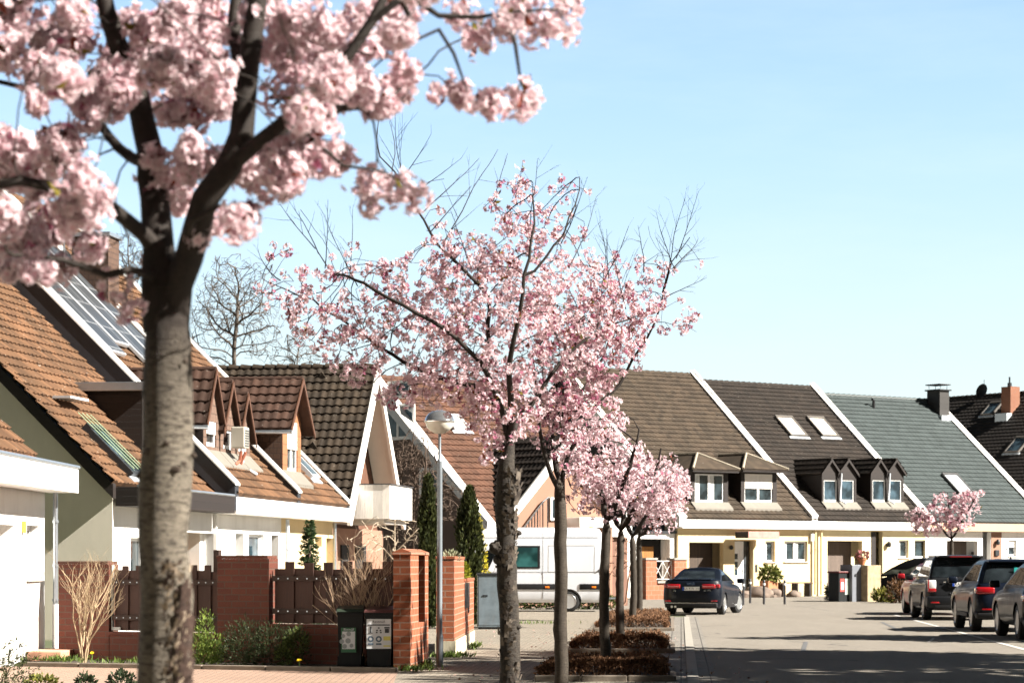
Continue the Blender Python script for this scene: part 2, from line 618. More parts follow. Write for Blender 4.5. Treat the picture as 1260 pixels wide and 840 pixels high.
sheet('road', [(kx(-5), -5), (45, -5), (45, 150), (-25, 150), (-25, 78), (kx(78), 78)], 0.0, ASPH)
sheet('pavement', [(-6.0, -5), (kx(-5) - .5, -5), (kx(78) - .5, 78), (-14, 78), (-5.0, 40), (-6.0, 34)], 0.004, PAVE)
sheet('gutter_path', [(kx(-5) - .5, -5), (kx(-5) - .06, -5), (kx(70) - .06, 70), (kx(70) - .5, 70)], 0.008, PAVEG)
sheet('kerb', [(kx(-5) - .06, -5), (kx(-5) + .09, -5), (kx(70) + .09, 70), (kx(70) - .06, 70)], 0.022, KERB, .03)
sheet('road_gutter', [(kx(-5) + .09, -5), (kx(-5) + .34, -5), (kx(70) + .34, 70), (kx(70) + .09, 70)], 0.005, PAVEG)
sheet('yard_paving', [(-18, 20), (-1.2, 20), (-1.62, 34.3), (-7.2, 36.3), (-18, 36.3)], 0.010, PAVEP)
sheet('planting_bed', [(-7.5, 36.4), (-1.62, 34.35), (-1.70, 35.5), (-7.5, 38.9)], 0.05, SOIL)


def mat_line():
    m, t, b = nt('worn white road paint')
    v = mapping(t)
    c = mixc(t, ramp(t, noise(t, v, 14, 6, .75), .48, .62), (.50, .48, .45), (.17, .155, .13))
    t.links.new(c, b.inputs['Base Color']); b.inputs['Roughness'].default_value = .8
    return m


LINE = mat_line()


def stripe(x0, y0, x1, y1, w, z=.006):
    d = Vector((x1 - x0, y1 - y0, 0)).normalized(); n = Vector((-d.y, d.x, 0)) * w / 2
    sheet('road_marking', [(x0 - n.x, y0 - n.y), (x1 - n.x, y1 - n.y), (x1 + n.x, y1 + n.y), (x0 + n.x, y0 + n.y)], z, LINE)


stripe(11.56, 73.2, 5.9, 1.0, .12)
stripe(8.2, 47.6, 8.75, 50.2, .06)
for a, c in (((985, 801), (989, 789)), ((968, 789), (985, 789.5)), ((1106, 776), (1083, 765))):
    pa, pc = P(a[0], a[1], GY(a[1])), P(c[0], c[1], GY(c[1]))
    sheet('road_patch', [(pa.x, pa.y), (pa.x + .09, pa.y + .02), (pc.x + .09, pc.y + .02), (pc.x, pc.y)], .004,
          plain('bitumen crack filler', (.10, .10, .10), .7, .2, 5))


# ------------------------------------------------------------------ house kit
def facade(mb, x0, x1, z0, z1, y0, y1, holes):
    """wall slab between y0 (front) and y1 with rectangular openings (xa, xb, za, zb)"""
    xs = sorted({x0, x1, *[min(max(h[i], x0), x1) for h in holes for i in (0, 1)]})
    zs = sorted({z0, z1, *[min(max(h[i], z0), z1) for h in holes for i in (2, 3)]})
    inside = lambda x, z: any(h[0] < x < h[1] and h[2] < z < h[3] for h in holes)
    for a, b in zip(xs, xs[1:]):
        for c, d in zip(zs, zs[1:]):
            if inside((a + b) / 2, (c + d) / 2): continue
            mb.quad((a, y0, c), (b, y0, c), (b, y0, d), (a, y0, d))
            mb.quad((b, y1, c), (a, y1, c), (a, y1, d), (b, y1, d))
    for xa, xb, za, zb in holes:
        mb.quad((xa, y0, za), (xa, y0, zb), (xa, y1, zb), (xa, y1, za))
        mb.quad((xb, y0, zb), (xb, y0, za), (xb, y1, za), (xb, y1, zb))
        mb.quad((xa, y0, zb), (xb, y0, zb), (xb, y1, zb), (xa, y1, zb))
        if za > z0 + .01: mb.quad((xb, y0, za), (xa, y0, za), (xa, y1, za), (xb, y1, za))
    mb.quad((x0, y0, z1), (x1, y0, z1), (x1, y1, z1), (x0, y1, z1))
    for x, s in ((x0, 1), (x1, -1)):
        q = [(x, y1, z0), (x, y0, z0), (x, y0, z1), (x, y1, z1)]
        mb.quad(*(q if s > 0 else q[::-1]))


def window(root, x0, x1, z0, z1, y, cols=1, blind=0.0, curtain=False, sill=True, pane=None, fw=.07):
    """a window frame at depth y with pane, sill and roller blind as its own pieces"""
    mb = MB()
    mb.box(x0, x1, y, y + .07, z0, z0 + fw * 1.3); mb.box(x0, x1, y, y + .07, z1 - fw, z1)
    mb.box(x0, x0 + fw, y, y + .07, z0 + fw * 1.3, z1 - fw); mb.box(x1 - fw, x1, y, y + .07, z0 + fw * 1.3, z1 - fw)
    w = (x1 - x0) / cols
    for i in range(1, cols):
        mb.box(x0 + w * i - fw * .85, x0 + w * i + fw * .85, y, y + .07, z0 + fw * 1.3, z1 - fw)
    f = mb.build('window', PVC, root)
    gb = MB()
    for i in range(cols):
        a, b = x0 + w * i + fw * .6, x0 + w * (i + 1) - fw * .6
        gb.box(a, b, y + .035, y + .045, z0 + fw, z1 - fw * .6)
    gb.build('pane', pane or GLASS, f)
    if curtain:
        for i in range(cols):
            a, b = x0 + w * i + fw, x0 + w * (i + 1) - fw
            cb = MB(); s = (b - a) * .3
            cb.mesh([(a + s * k / 8, y + .031 + (.002 if k % 2 else 0), z) for k in range(9) for z in (z0 + fw * 1.3, z1 - fw)], [(2 * k, 2 * k + 2, 2 * k + 3, 2 * k + 1) for k in range(8)])
            cb.build('curtain', CURT, f)
    if blind:
        bb = MB()
        zb = z1 - (z1 - z0) * blind
        k = 0
        while zb + k * .045 < z1 - .002:
            bb.box(x0 + .03, x1 - .03, y - .018, y - .004, zb + k * .045, min(z1, zb + k * .045 + .041)); k += 1
        bb.build('roller_blind', plain('cream blind slats', (.78, .74, .68), .5, .03), f)
    if sill:
        sb = MB(); sb.bbox(x0 - .06, x1 + .06, y - .19, y + .02, z0 - .05, z0 - .005, .01)
        sb.build('sill', plain('stone window sill', (.55, .5, .44), .8, .1, 4), f)
    return f


def house_base(fr, name, label, group, W, D, ze, tan, wmat, rmat, holes, fasc=FASCIA, wall_y=.35, back=True, roof_kw={}, ridge=True, facade_mat=None, fasc_h=.42):
    """row house: x 0..W along the street, roof from the eave (y=0, z=ze) up to the ridge at y=D"""
    root = thing(name, label, 'house', fr.world(0, 0), R(fr.deg), group)
    zr = ze + tan * D
    th = .16
    core = MB()
    yc = wall_y + 1.0
    core.prism_x([(yc, -.05), (yc, ze + tan * yc - th), (D, zr - th), (2 * D - yc, ze + tan * yc - th), (2 * D - yc, -.05)][::-1], 0.005, W - .005)
    fac = core
    for xa, xb in ((0.004, .26), (W - .26, W - .004)):
        core.box(xa, xb, wall_y + .26, yc - .002, -.05, ze + .1)
    facade(fac, 0, W, -.05, ze - .03, wall_y, wall_y + .26, holes)
    core.build('wall', facade_mat or wmat, root)
    fb = MB()
    fb.bbox(-.02, W + .02, 0, wall_y - .004, ze - fasc_h, ze - .02, .012)
    fb.build('fascia', fasc, root)
    rb = MB()
    L = D * math.sqrt(1 + tan * tan)
    tile_roof(rb, (0, .03, ze + .02), (1, 0, 0), (0, 1, tan), W, L, **roof_kw)
    rf = rb.build('roof', rmat, root, smooth=40)
    sb = MB()
    sb.mesh([(0, .05, ze - .02), (W, .05, ze - .02), (W, D, zr - .02), (0, D, zr - .02)], [(0, 1, 2, 3)])
    sb.mesh([(0, D, zr + .02), (W, D, zr + .02), (W, 2 * D, ze + .02), (0, 2 * D, ze + .02)], [(0, 1, 2, 3)])
    sb.build('roof_back', rmat, rf)
    if ridge:
        cb = MB()
        n = max(2, round(W / .38))
        for k in range(n):
            a = W * k / n
            cb.tube([(a + .01, D, zr + .01), (a + W / n * 1.05, D, zr + .035)], [.10, .125], 8)
        cb.build('ridge_tiles', rmat, rf, smooth=50)
    return root, rf


def parapet(root, x, D, ze, tan, w=.34, up=.24, cap=FASCIA, side=None, y0=-.02, name='fire_wall', two=True):
    """party wall standing proud of the roof from eave to ridge, with a sheet cap"""
    zr = ze + tan * D
    mb = MB()
    mb.prism_x([(y0 + .03, ze - .35), (y0 + .03, ze + up - .06), (D, zr + up - .06), (D + .2, zr + up - .2), (D + .2, zr - .4)][::-1], x - w / 2 + .03, x + w / 2 - .03)
    o = mb.build(name, side or FASCIA, root)
    cb = MB()
    q = [(y0, ze + up - .055 - .12), (y0, ze + up + .0), (D + .05, zr + up + .0), (D + .05, zr + up - .055)]
    q = [(y0, ze + up - .055), (y0, ze + up), (D + .05, zr + up), (D + .05, zr + up - .055)]
    cb.prism_x(q[::-1], x - w / 2, x + w / 2)
    if two:   # standing seam down the middle of the cap
        cb.prism_x([(y0, ze + up), (y0, ze + up + .05), (D, zr + up + .05), (D, zr + up)][::-1], x - .03, x + .04)
    cb.build('cap_sheet', cap, o)
    return o


def verge(root, x0, x1, D, ze, tan, h=.28, mat=None, y0=-.05, name='verge_board', dz=.06):
    zr = ze + tan * D
    mb = MB()
    mb.prism_x([(y0, ze - h + dz), (y0, ze + dz), (D, zr + dz), (D + .01, zr - h + dz)][::-1], x0, x1)
    return mb.build(name, mat or FASCIA, root)


def dormer(root, a, b, yf, zt, ze, tan, mats, kind='gable', rise=.6, ov=.15, win=None, rmat=None, cols=1, blind=0, apron=True, curtain=False, roof_kw={}, dark_reveal=False, pane=None, gutter=False, bargemat=None):
    """dormer standing on the roof; front plane y=yf between x=a..b, eave zt"""
    zb = ze + tan * yf
    yb = (zt - ze) / tan + .1
    mb = MB()
    t = .09
    cheek, front = mats
    for xa, xb in ((a, a + t), (b - t, b)):
        mb.prism_x([(yf, zb - .1), (yf, zt), (yb, zt), (yf + .001, zb - .1)][:3][::-1], xa, xb)
    mb.box(a, b, yf + t, yb, zt - .08, zt)
    mb.mi = 1
    wx0, wx1, wz0, wz1 = win
    facade(mb, a + .002, b - .002, zb - .08, zt - .002, yf - .012, yf + t, [(wx0, wx1, wz0, wz1)])
    mid = (a + b) / 2
    za = zt + rise
    yr = (za - ze) / tan
    if kind == 'gable':
        mb.prism_y([(a, zt), (b, zt), (mid, za)], yf - .010, yf + t)
    d = mb.build('dormer', [cheek, front], root)
    rb = MB()
    if kind == 'gable':
        Lx = math.hypot(mid - a + ov, (rise) * (mid - a + ov) / (mid - a))
        sl = rise / (mid - a)
        ze2 = zt - ov * sl
        tile_roof(rb, (a - ov, yr + .2, ze2 + .02), (0, -1, 0), (1, 0, sl), yr + .2 - yf + ov, Lx, **roof_kw)
        tile_roof(rb, (b + ov, yf - ov, ze2 + .02), (0, 1, 0), (-1, 0, sl), yr + .2 - yf + ov, Lx, **roof_kw)
        rb.tube([(mid, yf - ov, za + .03), (mid, yr + .2, za + .03)], .07, 8)
        # underside
        rb.quad((a - ov, yf - ov, ze2 - .03), (a - ov, yr, ze2 - .03), (mid, yr, za - .03), (mid, yf - ov, za - .03))
        rb.quad((mid, yf - ov, za - .03), (mid, yr, za - .03), (b + ov, yr, ze2 - .03), (b + ov, yf - ov, ze2 - .03))
        r_ = rb.build('dormer_roof', rmat, d, smooth=40)
        gb = MB()
        hb = .11
        for s_, xe in ((1, a - ov), (-1, b + ov)):
            gb.prism_y(([(xe, ze2 - hb), (xe + s_ * .02, ze2 + .05), (mid, za + .05), (mid, za - hb)] if s_ < 0 else [(xe, ze2 + .05), (xe, ze2 - hb), (mid, za - hb), (mid, za + .05)]), yf - ov - .03, yf - ov)
        gb.build('barge_board', bargemat or rmat, d)
    elif kind == 'hip':
        hy = rise / math.tan(R(38))
        e = [(a - ov, yf - ov * 1.6, zt), (b + ov, yf - ov * 1.6, zt), (mid, yf + hy - .1, za), (mid, yr + .1, za), (a - ov, (zt - ze) / tan + .1, zt), (b + ov, (zt - ze) / tan + .1, zt)]
        rb.mesh(e, [(0, 1, 2)]); rb.mesh(e, [(0, 2, 3, 4)]); rb.mesh(e, [(2, 1, 5, 3)])
        rb.mesh([(p[0], p[1], p[2] - .06) for p in e], [(2, 1, 0), (4, 3, 2, 0), (3, 5, 1, 2)])
        r_ = rb.build('dormer_roof', rmat, d)
        hb = MB()
        for p, q in ((0, 2), (1, 2), (2, 3)):
            hb.tube([Vector(e[p]) + Vector((0, 0, .02)), Vector(e[q]) + Vector((0, 0, .02))], .06, 6)
        hb.build('hip_tiles', plain('pale hip tiles', (.30, .26, .20), .8, .2, 4), d)
        gb = MB(); gb.box(a - ov + .03, b + ov - .03, yf - ov * 1.5, yf + .05, zt - .14, zt - .012)
        gb.build('soffit_board', DWOOD, d)
    elif kind == 'flat':
        rb.bbox(a - ov, b + ov, yf - ov * 1.5, yr + .4, zt, zt + .2, .015)
        rb.build('dormer_roof', rmat, d)
    if gutter:
        tb = MB()
        zz = zt - ov * rise / (mid - a) - .05
        tb.tube([(a - ov - .04, yf - ov - .04, zz), (a - ov - .04, yb - .1, zz)], .055, 8)
        tb.build('gutter', ZINC, d, smooth=60)
    if apron:
        ab = MB(); yd = .36
        ab.mesh([(a - .03, yf - yd, ze + tan * (yf - yd) + .15), (b + .03, yf - yd, ze + tan * (yf - yd) + .15), (b + .03, yf - .01, zb + .16), (a - .03, yf - .01, zb + .16),
                 (a - .03, yf - yd, ze + tan * (yf - yd)), (b + .03, yf - yd, ze + tan * (yf - yd)), (b + .03, yf - .01, zb - .02), (a - .03, yf - .01, zb - .02)],
                [(0, 1, 2, 3), (4, 5, 1, 0), (5, 6, 2, 1), (7, 4, 0, 3)])
        ab.build('apron_flashing', plain('pale lead apron', (.17, .155, .13), .6, .08, 3), d)
    # window pieces, sub-parts of the dormer
    f = .06
    w = MB()
    y = yf + .03
    w.box(wx0, wx1, y, y + .06, wz0, wz0 + f * 1.6); w.box(wx0, wx1, y, y + .06, wz1 - f, wz1)
    w.box(wx0, wx0 + f, y, y + .06, wz0 + f * 1.6, wz1 - f); w.box(wx1 - f, wx1, y, y + .06, wz0 + f * 1.6, wz1 - f)
    cw = (wx1 - wx0) / cols
    for i in range(1, cols): w.box(wx0 + cw * i - f, wx0 + cw * i + f, y, y + .06, wz0 + f * 1.6, wz1 - f)
    w.build('window_frame', PVC, d)
    g = MB(); g.box(wx0 + f * .5, wx1 - f * .5, y + .03, y + .04, wz0 + f, wz1 - f * .5); g.build('pane', pane or GLASS, d)
    if curtain:
        for i in range(cols):
            s0 = wx0 + cw * i + f * 1.1; sw = cw * .3
            cb = MB()
            cb.mesh([(s0 + sw * k / 8, y + .026 + (.002 if k % 2 else 0), z) for k in range(9) for z in (wz0 + f * 1.6, wz1 - f)], [(2 * k, 2 * k + 2, 2 * k + 3, 2 * k + 1) for k in range(8)])
            cb.build('curtain', CURT, d)
    if blind:
        bb = MB(); zz = wz1 - (wz1 - wz0) * blind; k = 0
        while zz + k * .045 < wz1 - .002:
            bb.box(wx0 + .02, wx1 - .02, yf - .006, yf + .01, zz + k * .045, min(wz1, zz + k * .045 + .041)); k += 1
        bb.build('roller_blind', plain('cream blind slats', (.78, .74, .68), .5, .03), d)
    return d


def skylight(root, x, y, w, h, ze, tan, shut=None, frame=None, pane=None, open_=0):
    """roof window lying in the slope; x,y = lower left corner"""
    L = math.sqrt(1 + tan * tan)
    s = Vector((0, 1 / L, tan / L)); n = Vector((0, -tan / L, 1 / L)); u = Vector((1, 0, 0))
    o = Vector((x, y, ze + tan * y + .03))
    T = Matrix(((u.x, s.x, n.x, o.x), (u.y, s.y, n.y, o.y), (u.z, s.z, n.z, o.z), (0, 0, 0, 1)))
    mb = MB(); f = .09
    mb.box(0, w, 0, f, 0, .16, T); mb.box(0, w, h - f * 1.6, h, 0, .19, T)
    mb.box(0, f, f, h - f * 1.6, 0, .165, T); mb.box(w - f, w, f, h - f * 1.6, 0, .165, T)
    k = mb.build('skylight', frame or plain('skylight sheet frame', (.10, .09, .08), .5, .1), root)
    g = MB(); g.box(f * .6, w - f * .6, f * .6, h - f, .10, .13, T)
    g.build('pane' if not shut else 'shutter', shut or pane or GLASSB, k)
    a = MB(); a.box(-.1, w + .1, -.16, -.005, .03, .07, T); a.build('apron_flashing', ZINCL, k)
    return k


def pipe(root, x, y, z0, z1, r, mat, name='downpipe'):
    mb = MB(); mb.tube([(x, y, z0), (x, y, z1)], r, 10)
    for z in (z0 + (z1 - z0) * .2, z0 + (z1 - z0) * .7): mb.tube([(x, y, z), (x, y, z + .03)], r * 1.3, 10)
    return mb.build(name, mat, root, smooth=50)


# ------------------------------------------------------------------ the row across the end of the street
ROWDEG = 36
FR1E = Fr(14.54, 116.0, ROWDEG)          # eave end of the party wall between the first and the second house
W1, W2, W3 = 8.27, 7.83, 8.66
ZE = 3.60
T1 = .835
GRP = 'terraced houses with steep roofs'
FR1 = FR1E.sub(-W1)
RT1 = tiles('grey brown concrete tiles', (.054, .038, .025), .32, .28, moss=.5)
RT2 = tiles('dark brown tiles with lichen', (.021, .015, .011), .35, .40)
RT3 = tiles('slate grey tiles', (.056, .069, .069), .14, .04, moss=.12, rough=.55)
RT4 = tiles('blackish tiles', (.018, .014, .012), .3, .25)


def fx(fr, px, y=.35): return fr.py(px, 693, y)[0]
def fz(fr, px, py, y=.35): return fr.py(px, py, y)[1]


def hole(fr, p0, p1, q0, q1, y=.35):
    """opening from photo columns p0..p1 and rows q0 (top)..q1 (bottom; None = ground)"""
    c = (p0 + p1) / 2
    return (fx(fr, p0, y), fx(fr, p1, y), 0.0 if q1 is None else fz(fr, c, q1, y), fz(fr, c, q0, y))


# --- first house: yellow walls, two hipped dormers
fr = FR1
g1 = hole(fr, 848, 890, 667, None); d1 = hole(fr, 904, 927, 665, None)
w1 = hole(fr, 942, 953.5, 665.5, 691); w2 = hole(fr, 965.5, 993.5, 665.5, 690.5)
H1, H1R = house_base(fr, 'terraced_house', 'yellow end house with white front door and two hipped dormers in a grey-brown roof', GRP, W1, 9.0, ZE, T1, CREAM, RT1, [g1, d1, w1, w2])
parapet(H1, W1, 9.0, ZE, T1, .42, .26)
parapet(H1, .02, 9.0, ZE, T1, .46, .12, side=FASCIA)
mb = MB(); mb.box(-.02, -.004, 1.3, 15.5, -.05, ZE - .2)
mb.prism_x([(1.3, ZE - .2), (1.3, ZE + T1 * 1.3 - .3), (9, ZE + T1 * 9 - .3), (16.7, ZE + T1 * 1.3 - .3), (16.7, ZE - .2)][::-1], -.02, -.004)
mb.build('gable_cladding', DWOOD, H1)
mb = MB(); mb.box(g1[0] + .03, g1[1] - .03, 1.1, 1.14, 0.02, g1[3] - .02)
gd = mb.build('garage_door', planks('dark brown garage boards', (.055, .035, .022), .1, .08, 'x'), H1)
mb = MB(); mb.tube([(g1[0] + 1.0, 1.07, 1.0), (g1[0] + 1.25, 1.07, 1.0)], .02, 6); mb.build('handle', ZINC, gd)
# entrance: porch floor, white door, dark side light
xa, xb = d1[0], d1[1]
xs = xa + (xb - xa) * .70
mb = MB(); mb.box(xa, xs, .95, 1.0, .12, d1[3] - .02)
for k in range(4): mb.box(xa + .55, xs - .15, .935, .951, .35 + k * .5, .65 + k * .5)
dr = mb.build('front_door', PVC, H1); dr.location.y = -.30
mb = MB()
for k in range(3): mb.box(xa + .14, xa + .44, .936, .949, 1.0 + k * .38, 1.26 + k * .38)
mb.build('pane', GLASSB, dr)
mb = MB(); mb.tube([(xs - .08, .92, 1.0), (xs - .08, .92, 1.3)], .02, 6); mb.build('handle', ZINC, dr)
mb = MB(); mb.box(xs + .02, xb - .02, .93, .99, .12, d1[3] - .02); mb.build('side_light', glass('smoked glass', (.03, .035, .04)), H1).location.y = -.30
mb = MB(); mb.bbox(xa - .2, xb + .2, -.3, 1.3, 0, .115, .015); mb.build('door_step', STONE, H1)
c0, c1 = fr.py(921, 657, -.95)[0], fr.py(959, 657, -.95)[0]
zc0, zc1 = fr.py(930, 661.5, -.95)[1], fr.py(930, 653.5, -.95)[1]
mb = MB(); mb.bbox(c0, c1, -.95, -.02, zc0, zc1, .015)
cn = mb.build('porch_canopy', plain('faded pink board', (.42, .22, .19), .7, .15, 3, dirt=.4, dirtc=(.15, .08, .07)), H1)
mb = MB(); mb.box(c0 - .012, c0 - .002, -.93, -.03, zc0 + .01, zc1 - .01); mb.build('end_shade_panel', DWOOD, cn)  # dark boards paint the shade on the canopy's left end face
mb = MB(); mb.box(xb + .12, xb + .24, .325, .348, 1.15, 1.5); mb.build('letter_box', BLACKM, H1)
mb = MB(); mb.lathe([(.03, 0), (.09, .03), (.1, .14), (.05, .2), (.0, .22)], 10, Matrix.Translation((xa - .3, .24, 2.2))); mb.build('wall_lamp', BLACKM, H1, smooth=50)
window(H1, *w1, .47, 1, curtain=True); window(H1, *w2, .47, 2, curtain=True, fw=.085)
mb = MB(); x = fx(fr, 998.5); mb.bbox(x - .12, x + .12, .2, .345, 2.62, 2.98, .02); mb.build('meter_box', PVC, H1)
for p in (1003.2,): pipe(H1, fx(fr, p, .2), .2, .05, ZE - .43, .06, CREAM)
for p0, p1, bl, cols in ((855, 890.5, 0, 2), (916, 950.5, .52, 2)):
    c = (p0 + p1) / 2
    x_, yf = fr.roof(c, 621.5, ZE, T1)
    a_, b_ = fr.py(p0 - 2, 600, yf)[0] - .12, fr.py(p1 + 2, 600, yf)[0] + .16
    wz0, wz1 = fr.py(c, 617.5, yf)[1], fr.py(c, 583, yf)[1]
    zt = fr.py(c, 577.5, yf)[1]
    dormer(H1, a_, b_, yf, zt, ZE, T1, (DWOOD, DWOOD), 'hip', .78, .32, (fr.py(p0, 600, yf)[0], fr.py(p1, 600, yf)[0], wz0, wz1), RT1 if bl else RT1, cols, bl, curtain=(bl == 0))

# --- second house: dark roof, two twin-gabled dormers, two shuttered skylights
FR2 = FR1E; fr = FR2
g2 = hole(fr, 1018, 1061, 665, None); d2 = hole(fr, 1072, 1086, 653.5, None)
w3 = hole(fr, 1106, 1118, 664, 686); w4 = hole(fr, 1125.5, 1141, 664, 686)
H2, H2R = house_base(fr, 'terraced_house', 'yellow house under a blackish lichened roof with two shuttered skylights', GRP, W2, 8.5, ZE, T1 + .01, CREAM2, RT2, [g2, d2, w3, w4])
parapet(H2, W2, 8.5, ZE, T1 + .01, .42, .26)
mb = MB(); mb.box(g2[0] + .03, g2[1] - .03, 1.1, 1.14, 0.02, g2[3] - .02)
mb.build('garage_door', planks('grey brown garage boards', (.13, .095, .075), .1, .08, 'x'), H2)
mb = MB(); mb.box(d2[0] + .03, d2[1] - .03, 1.1, 1.15, .1, 2.15); mb.build('front_door', DWOOD, H2)
mb = MB(); mb.box(d2[0] - .02, d2[0] + .3, .342, .349, 0, d2[3] - .02); mb.build('reveal_board', DWOOD, H2)
mb = MB(); mb.lathe([(.03, 0), (.11, .04), (.13, .2), (.05, .28), (.0, .3)], 10, Matrix.Translation((d2[1] + .3, .22, 2.35))); mb.build('wall_lamp', BLACKM, H2, smooth=50)
window(H2, *w3, .47, 1, curtain=True); window(H2, *w4, .47, 1)
pipe(H2, fx(fr, 1010.5, .2), .2, .05, ZE - .43, .06, CREAM)
for (pa, pb, pc, pd, zt_) in ((1013.6, 1030, 1034, 1051, 577), (1073.6, 1089.5, 1093.5, 1109.5, 578)):
    for p0, p1 in ((pa, pb), (pc, pd)):
        c = (p0 + p1) / 2
        x_, yf = fr.roof((pa + pd) / 2, 621, ZE, T1 + .01)
        a_, b_ = fr.py(p0, 600, yf)[0] - .13, fr.py(p1, 600, yf)[0] + .13
        zt = fr.py(c, 581, yf)[1]
        dormer(H2, a_, b_, yf, zt, ZE, T1 + .01, (DWOOD, DWOOD), 'gable', .62, .11, (fr.py(p0, 600, yf)[0], fr.py(p1, 600, yf)[0], fr.py(c, 617, yf)[1], fr.py(c, 590, yf)[1]), RT2, 1, 0, roof_kw=dict(n=2), pane=GLASSB, bargemat=DWOOD)
    mb = MB(); xm = (fr.py(pb, 600, yf)[0] + fr.py(pc, 600, yf)[0]) / 2
    mb.tube([(xm, yf - .2, zt - .05), (xm, yf - .1, ZE + (T1 + .01) * yf + .25), (xm + .1, yf - .4, ZE + (T1 + .01) * yf + .05)], .045, 8); mb.build('downpipe', ZINCL, H2, smooth=60)
for p in ((972, 538.5), (1011, 539)):
    x_, y_ = fr.roof(p[0], p[1], ZE, T1 + .01)
    skylight(H2, x_, y_, 1.18, 1.62, ZE, T1 + .01, shut=plain('cream shutter', (.70, .63, .53), .6, .05, 2, dirt=.15))

# --- third house: slate grey roof, black chimney
FR3 = FR1E.sub(W2); fr = FR3
g3 = hole(fr, 1165, 1203, 665, None); d3 = hole(fr, 1209, 1219, 653.5, None); w5 = hole(fr, 1241, 1251, 664, 684)
T3 = .84
H3, H3R = house_base(fr, 'terraced_house', 'white house with a slate-grey roof and a black capped chimney on its ridge', GRP, W3, 8.1, ZE, T3, WHITE, RT3, [g3, d3, w5], fasc=plain('terracotta fascia', (.50, .31, .21), .6, .05))
parapet(H3, W3, 8.1, ZE, T3, .42, .2)
mb = MB(); mb.box(g3[0] + .03, g3[1] - .03, 1.1, 1.14, 0.02, g3[3] - .02)
mb.build('garage_door', planks('grey brown garage boards', (.13, .095, .075), .1, .08, 'x'), H3)
mb = MB(); mb.box(d3[0] + .03, d3[1] - .03, 1.1, 1.15, .1, 2.15); mb.build('front_door', DWOOD, H3)
x0_, x1_ = fx(fr, 1219.5), fx(fr, 1232)
mb = MB(); mb.box(x0_, x1_, .325, .349, 0, ZE - .45); pl = mb.build('pilaster', PINK, H3)
mb = MB()
for z in (1.5, 1.95): mb.bbox(x0_ + .22, x0_ + .5, .24, .324, z, z + .3, .01)
mb.build('letter_box', BLACKM, H3)
mb = MB(); mb.lathe([(.03, 0), (.10, .04), (.12, .2), (.05, .28), (.0, .3)], 10, Matrix.Translation((x0_ + .35, .2, 2.5))); mb.build('wall_lamp', BLACKM, H3, smooth=50)
window(H3, *w5, .47, 1, blind=.45)
x_, y_ = fr.roof(1197, 611.5, ZE, T3)
skylight(H3, x_ - 1.0, y_, 1.15, 1.75, ZE, T3, pane=plain('skylight glass with sky blind', (.55, .60, .62), .15, .05, 2), frame=plain('dark skylight frame', (.06, .06, .06), .5, .1))
x_, y_ = fr.roof(1075, 503, ZE, T3)
mb = MB(); z = ZE + T3 * y_
mb.tube([(x_, y_, z - .1), (x_, y_, z + .45)], .07, 8); mb.tube([(x_, y_, z + .45), (x_ - .22, y_ - .1, z + .5)], .06, 8); mb.build('vent_pipe', BLACKP, H3R)
x_, y_ = fr.roof(1158, 514, ZE, T3)
zb, zt = ZE + T3 * y_ - .4, fr.py(1157, 480, y_)[1]
mb = MB(); mb.box(x_ - .1, x_ + .62, y_, y_ + .95, zb, zt)
ch = mb.build('chimney', planks('black slate cladding', (.03, .027, .025), .3, .03, 'y'), H3R)
mb = MB(); mb.bbox(x_ - .2, x_ + .72, y_ - .1, y_ + 1.05, zt, zt + .07, .01)
for dx, dy in ((0, 0), (.5, 0), (0, .85), (.5, .85)): mb.tube([(x_ + dx, y_ + .05 + dy, zt), (x_ + dx, y_ + .05 + dy, zt + .3)], .015, 6)
mb.bbox(x_ - .15, x_ + .68, y_ - .08, y_ + 1.03, zt + .3, zt + .36, .01)
mb.build('chimney_cap', BLACKM, H3R)
mb = MB(); mb.box(x_ - .2, x_ + .72, y_ - .25, y_ - .01, ZE + T3 * y_ - .2, ZE + T3 * y_ + .12); mb.build('chimney_flashing', ZINCL, H3R)


def text_mesh(name, body, size, mat, parent, M, depth=.004):
    cu = bpy.data.curves.new(name, 'FONT')
    cu.body = body; cu.size = size; cu.extrude = depth; cu.align_x = 'CENTER'; cu.align_y = 'CENTER'; cu.resolution_u = 2
    tmp = bpy.data.objects.new(name, cu); COL.objects.link(tmp)
    dg = bpy.context.evaluated_depsgraph_get()
    me = bpy.data.meshes.new_from_object(tmp.evaluated_get(dg))
    bpy.data.objects.remove(tmp)
    me.transform(M); me.materials.clear(); me.materials.append(mat)
    o = bpy.data.objects.new(name, me); COL.objects.link(o); o.parent = parent
    return o


RX = Matrix.Rotation(R(90), 4, 'X')       # text that faces -y
xn, zn = fx(fr, 1236.3), fz(fr, 1236, 672)
text_mesh('house_number', '12', .5, BLACKM, H3, Matrix.Translation((xn, .343, zn)) @ RX)

# --- dark-roofed house behind the slate roof, turned a quarter
rp = P(1200, 488, 150.0)
FR4 = Fr(rp.x, rp.y, -54); FR4 = FR4.sub(-9, -8.5)
T4 = .84; ZE4 = rp.z - T4 * 8.5
H4, H4R = house_base(FR4, 'detached_house', 'house with a near-black roof, brick chimney and satellite dish behind the slate roof', None, 24, 8.5, ZE4, T4, PINK, RT4, [], roof_kw=dict(n=2))
fr = FR4


def roof_pt(fr, px, py, ze, tan): return fr.roof(px, py, ze, tan)


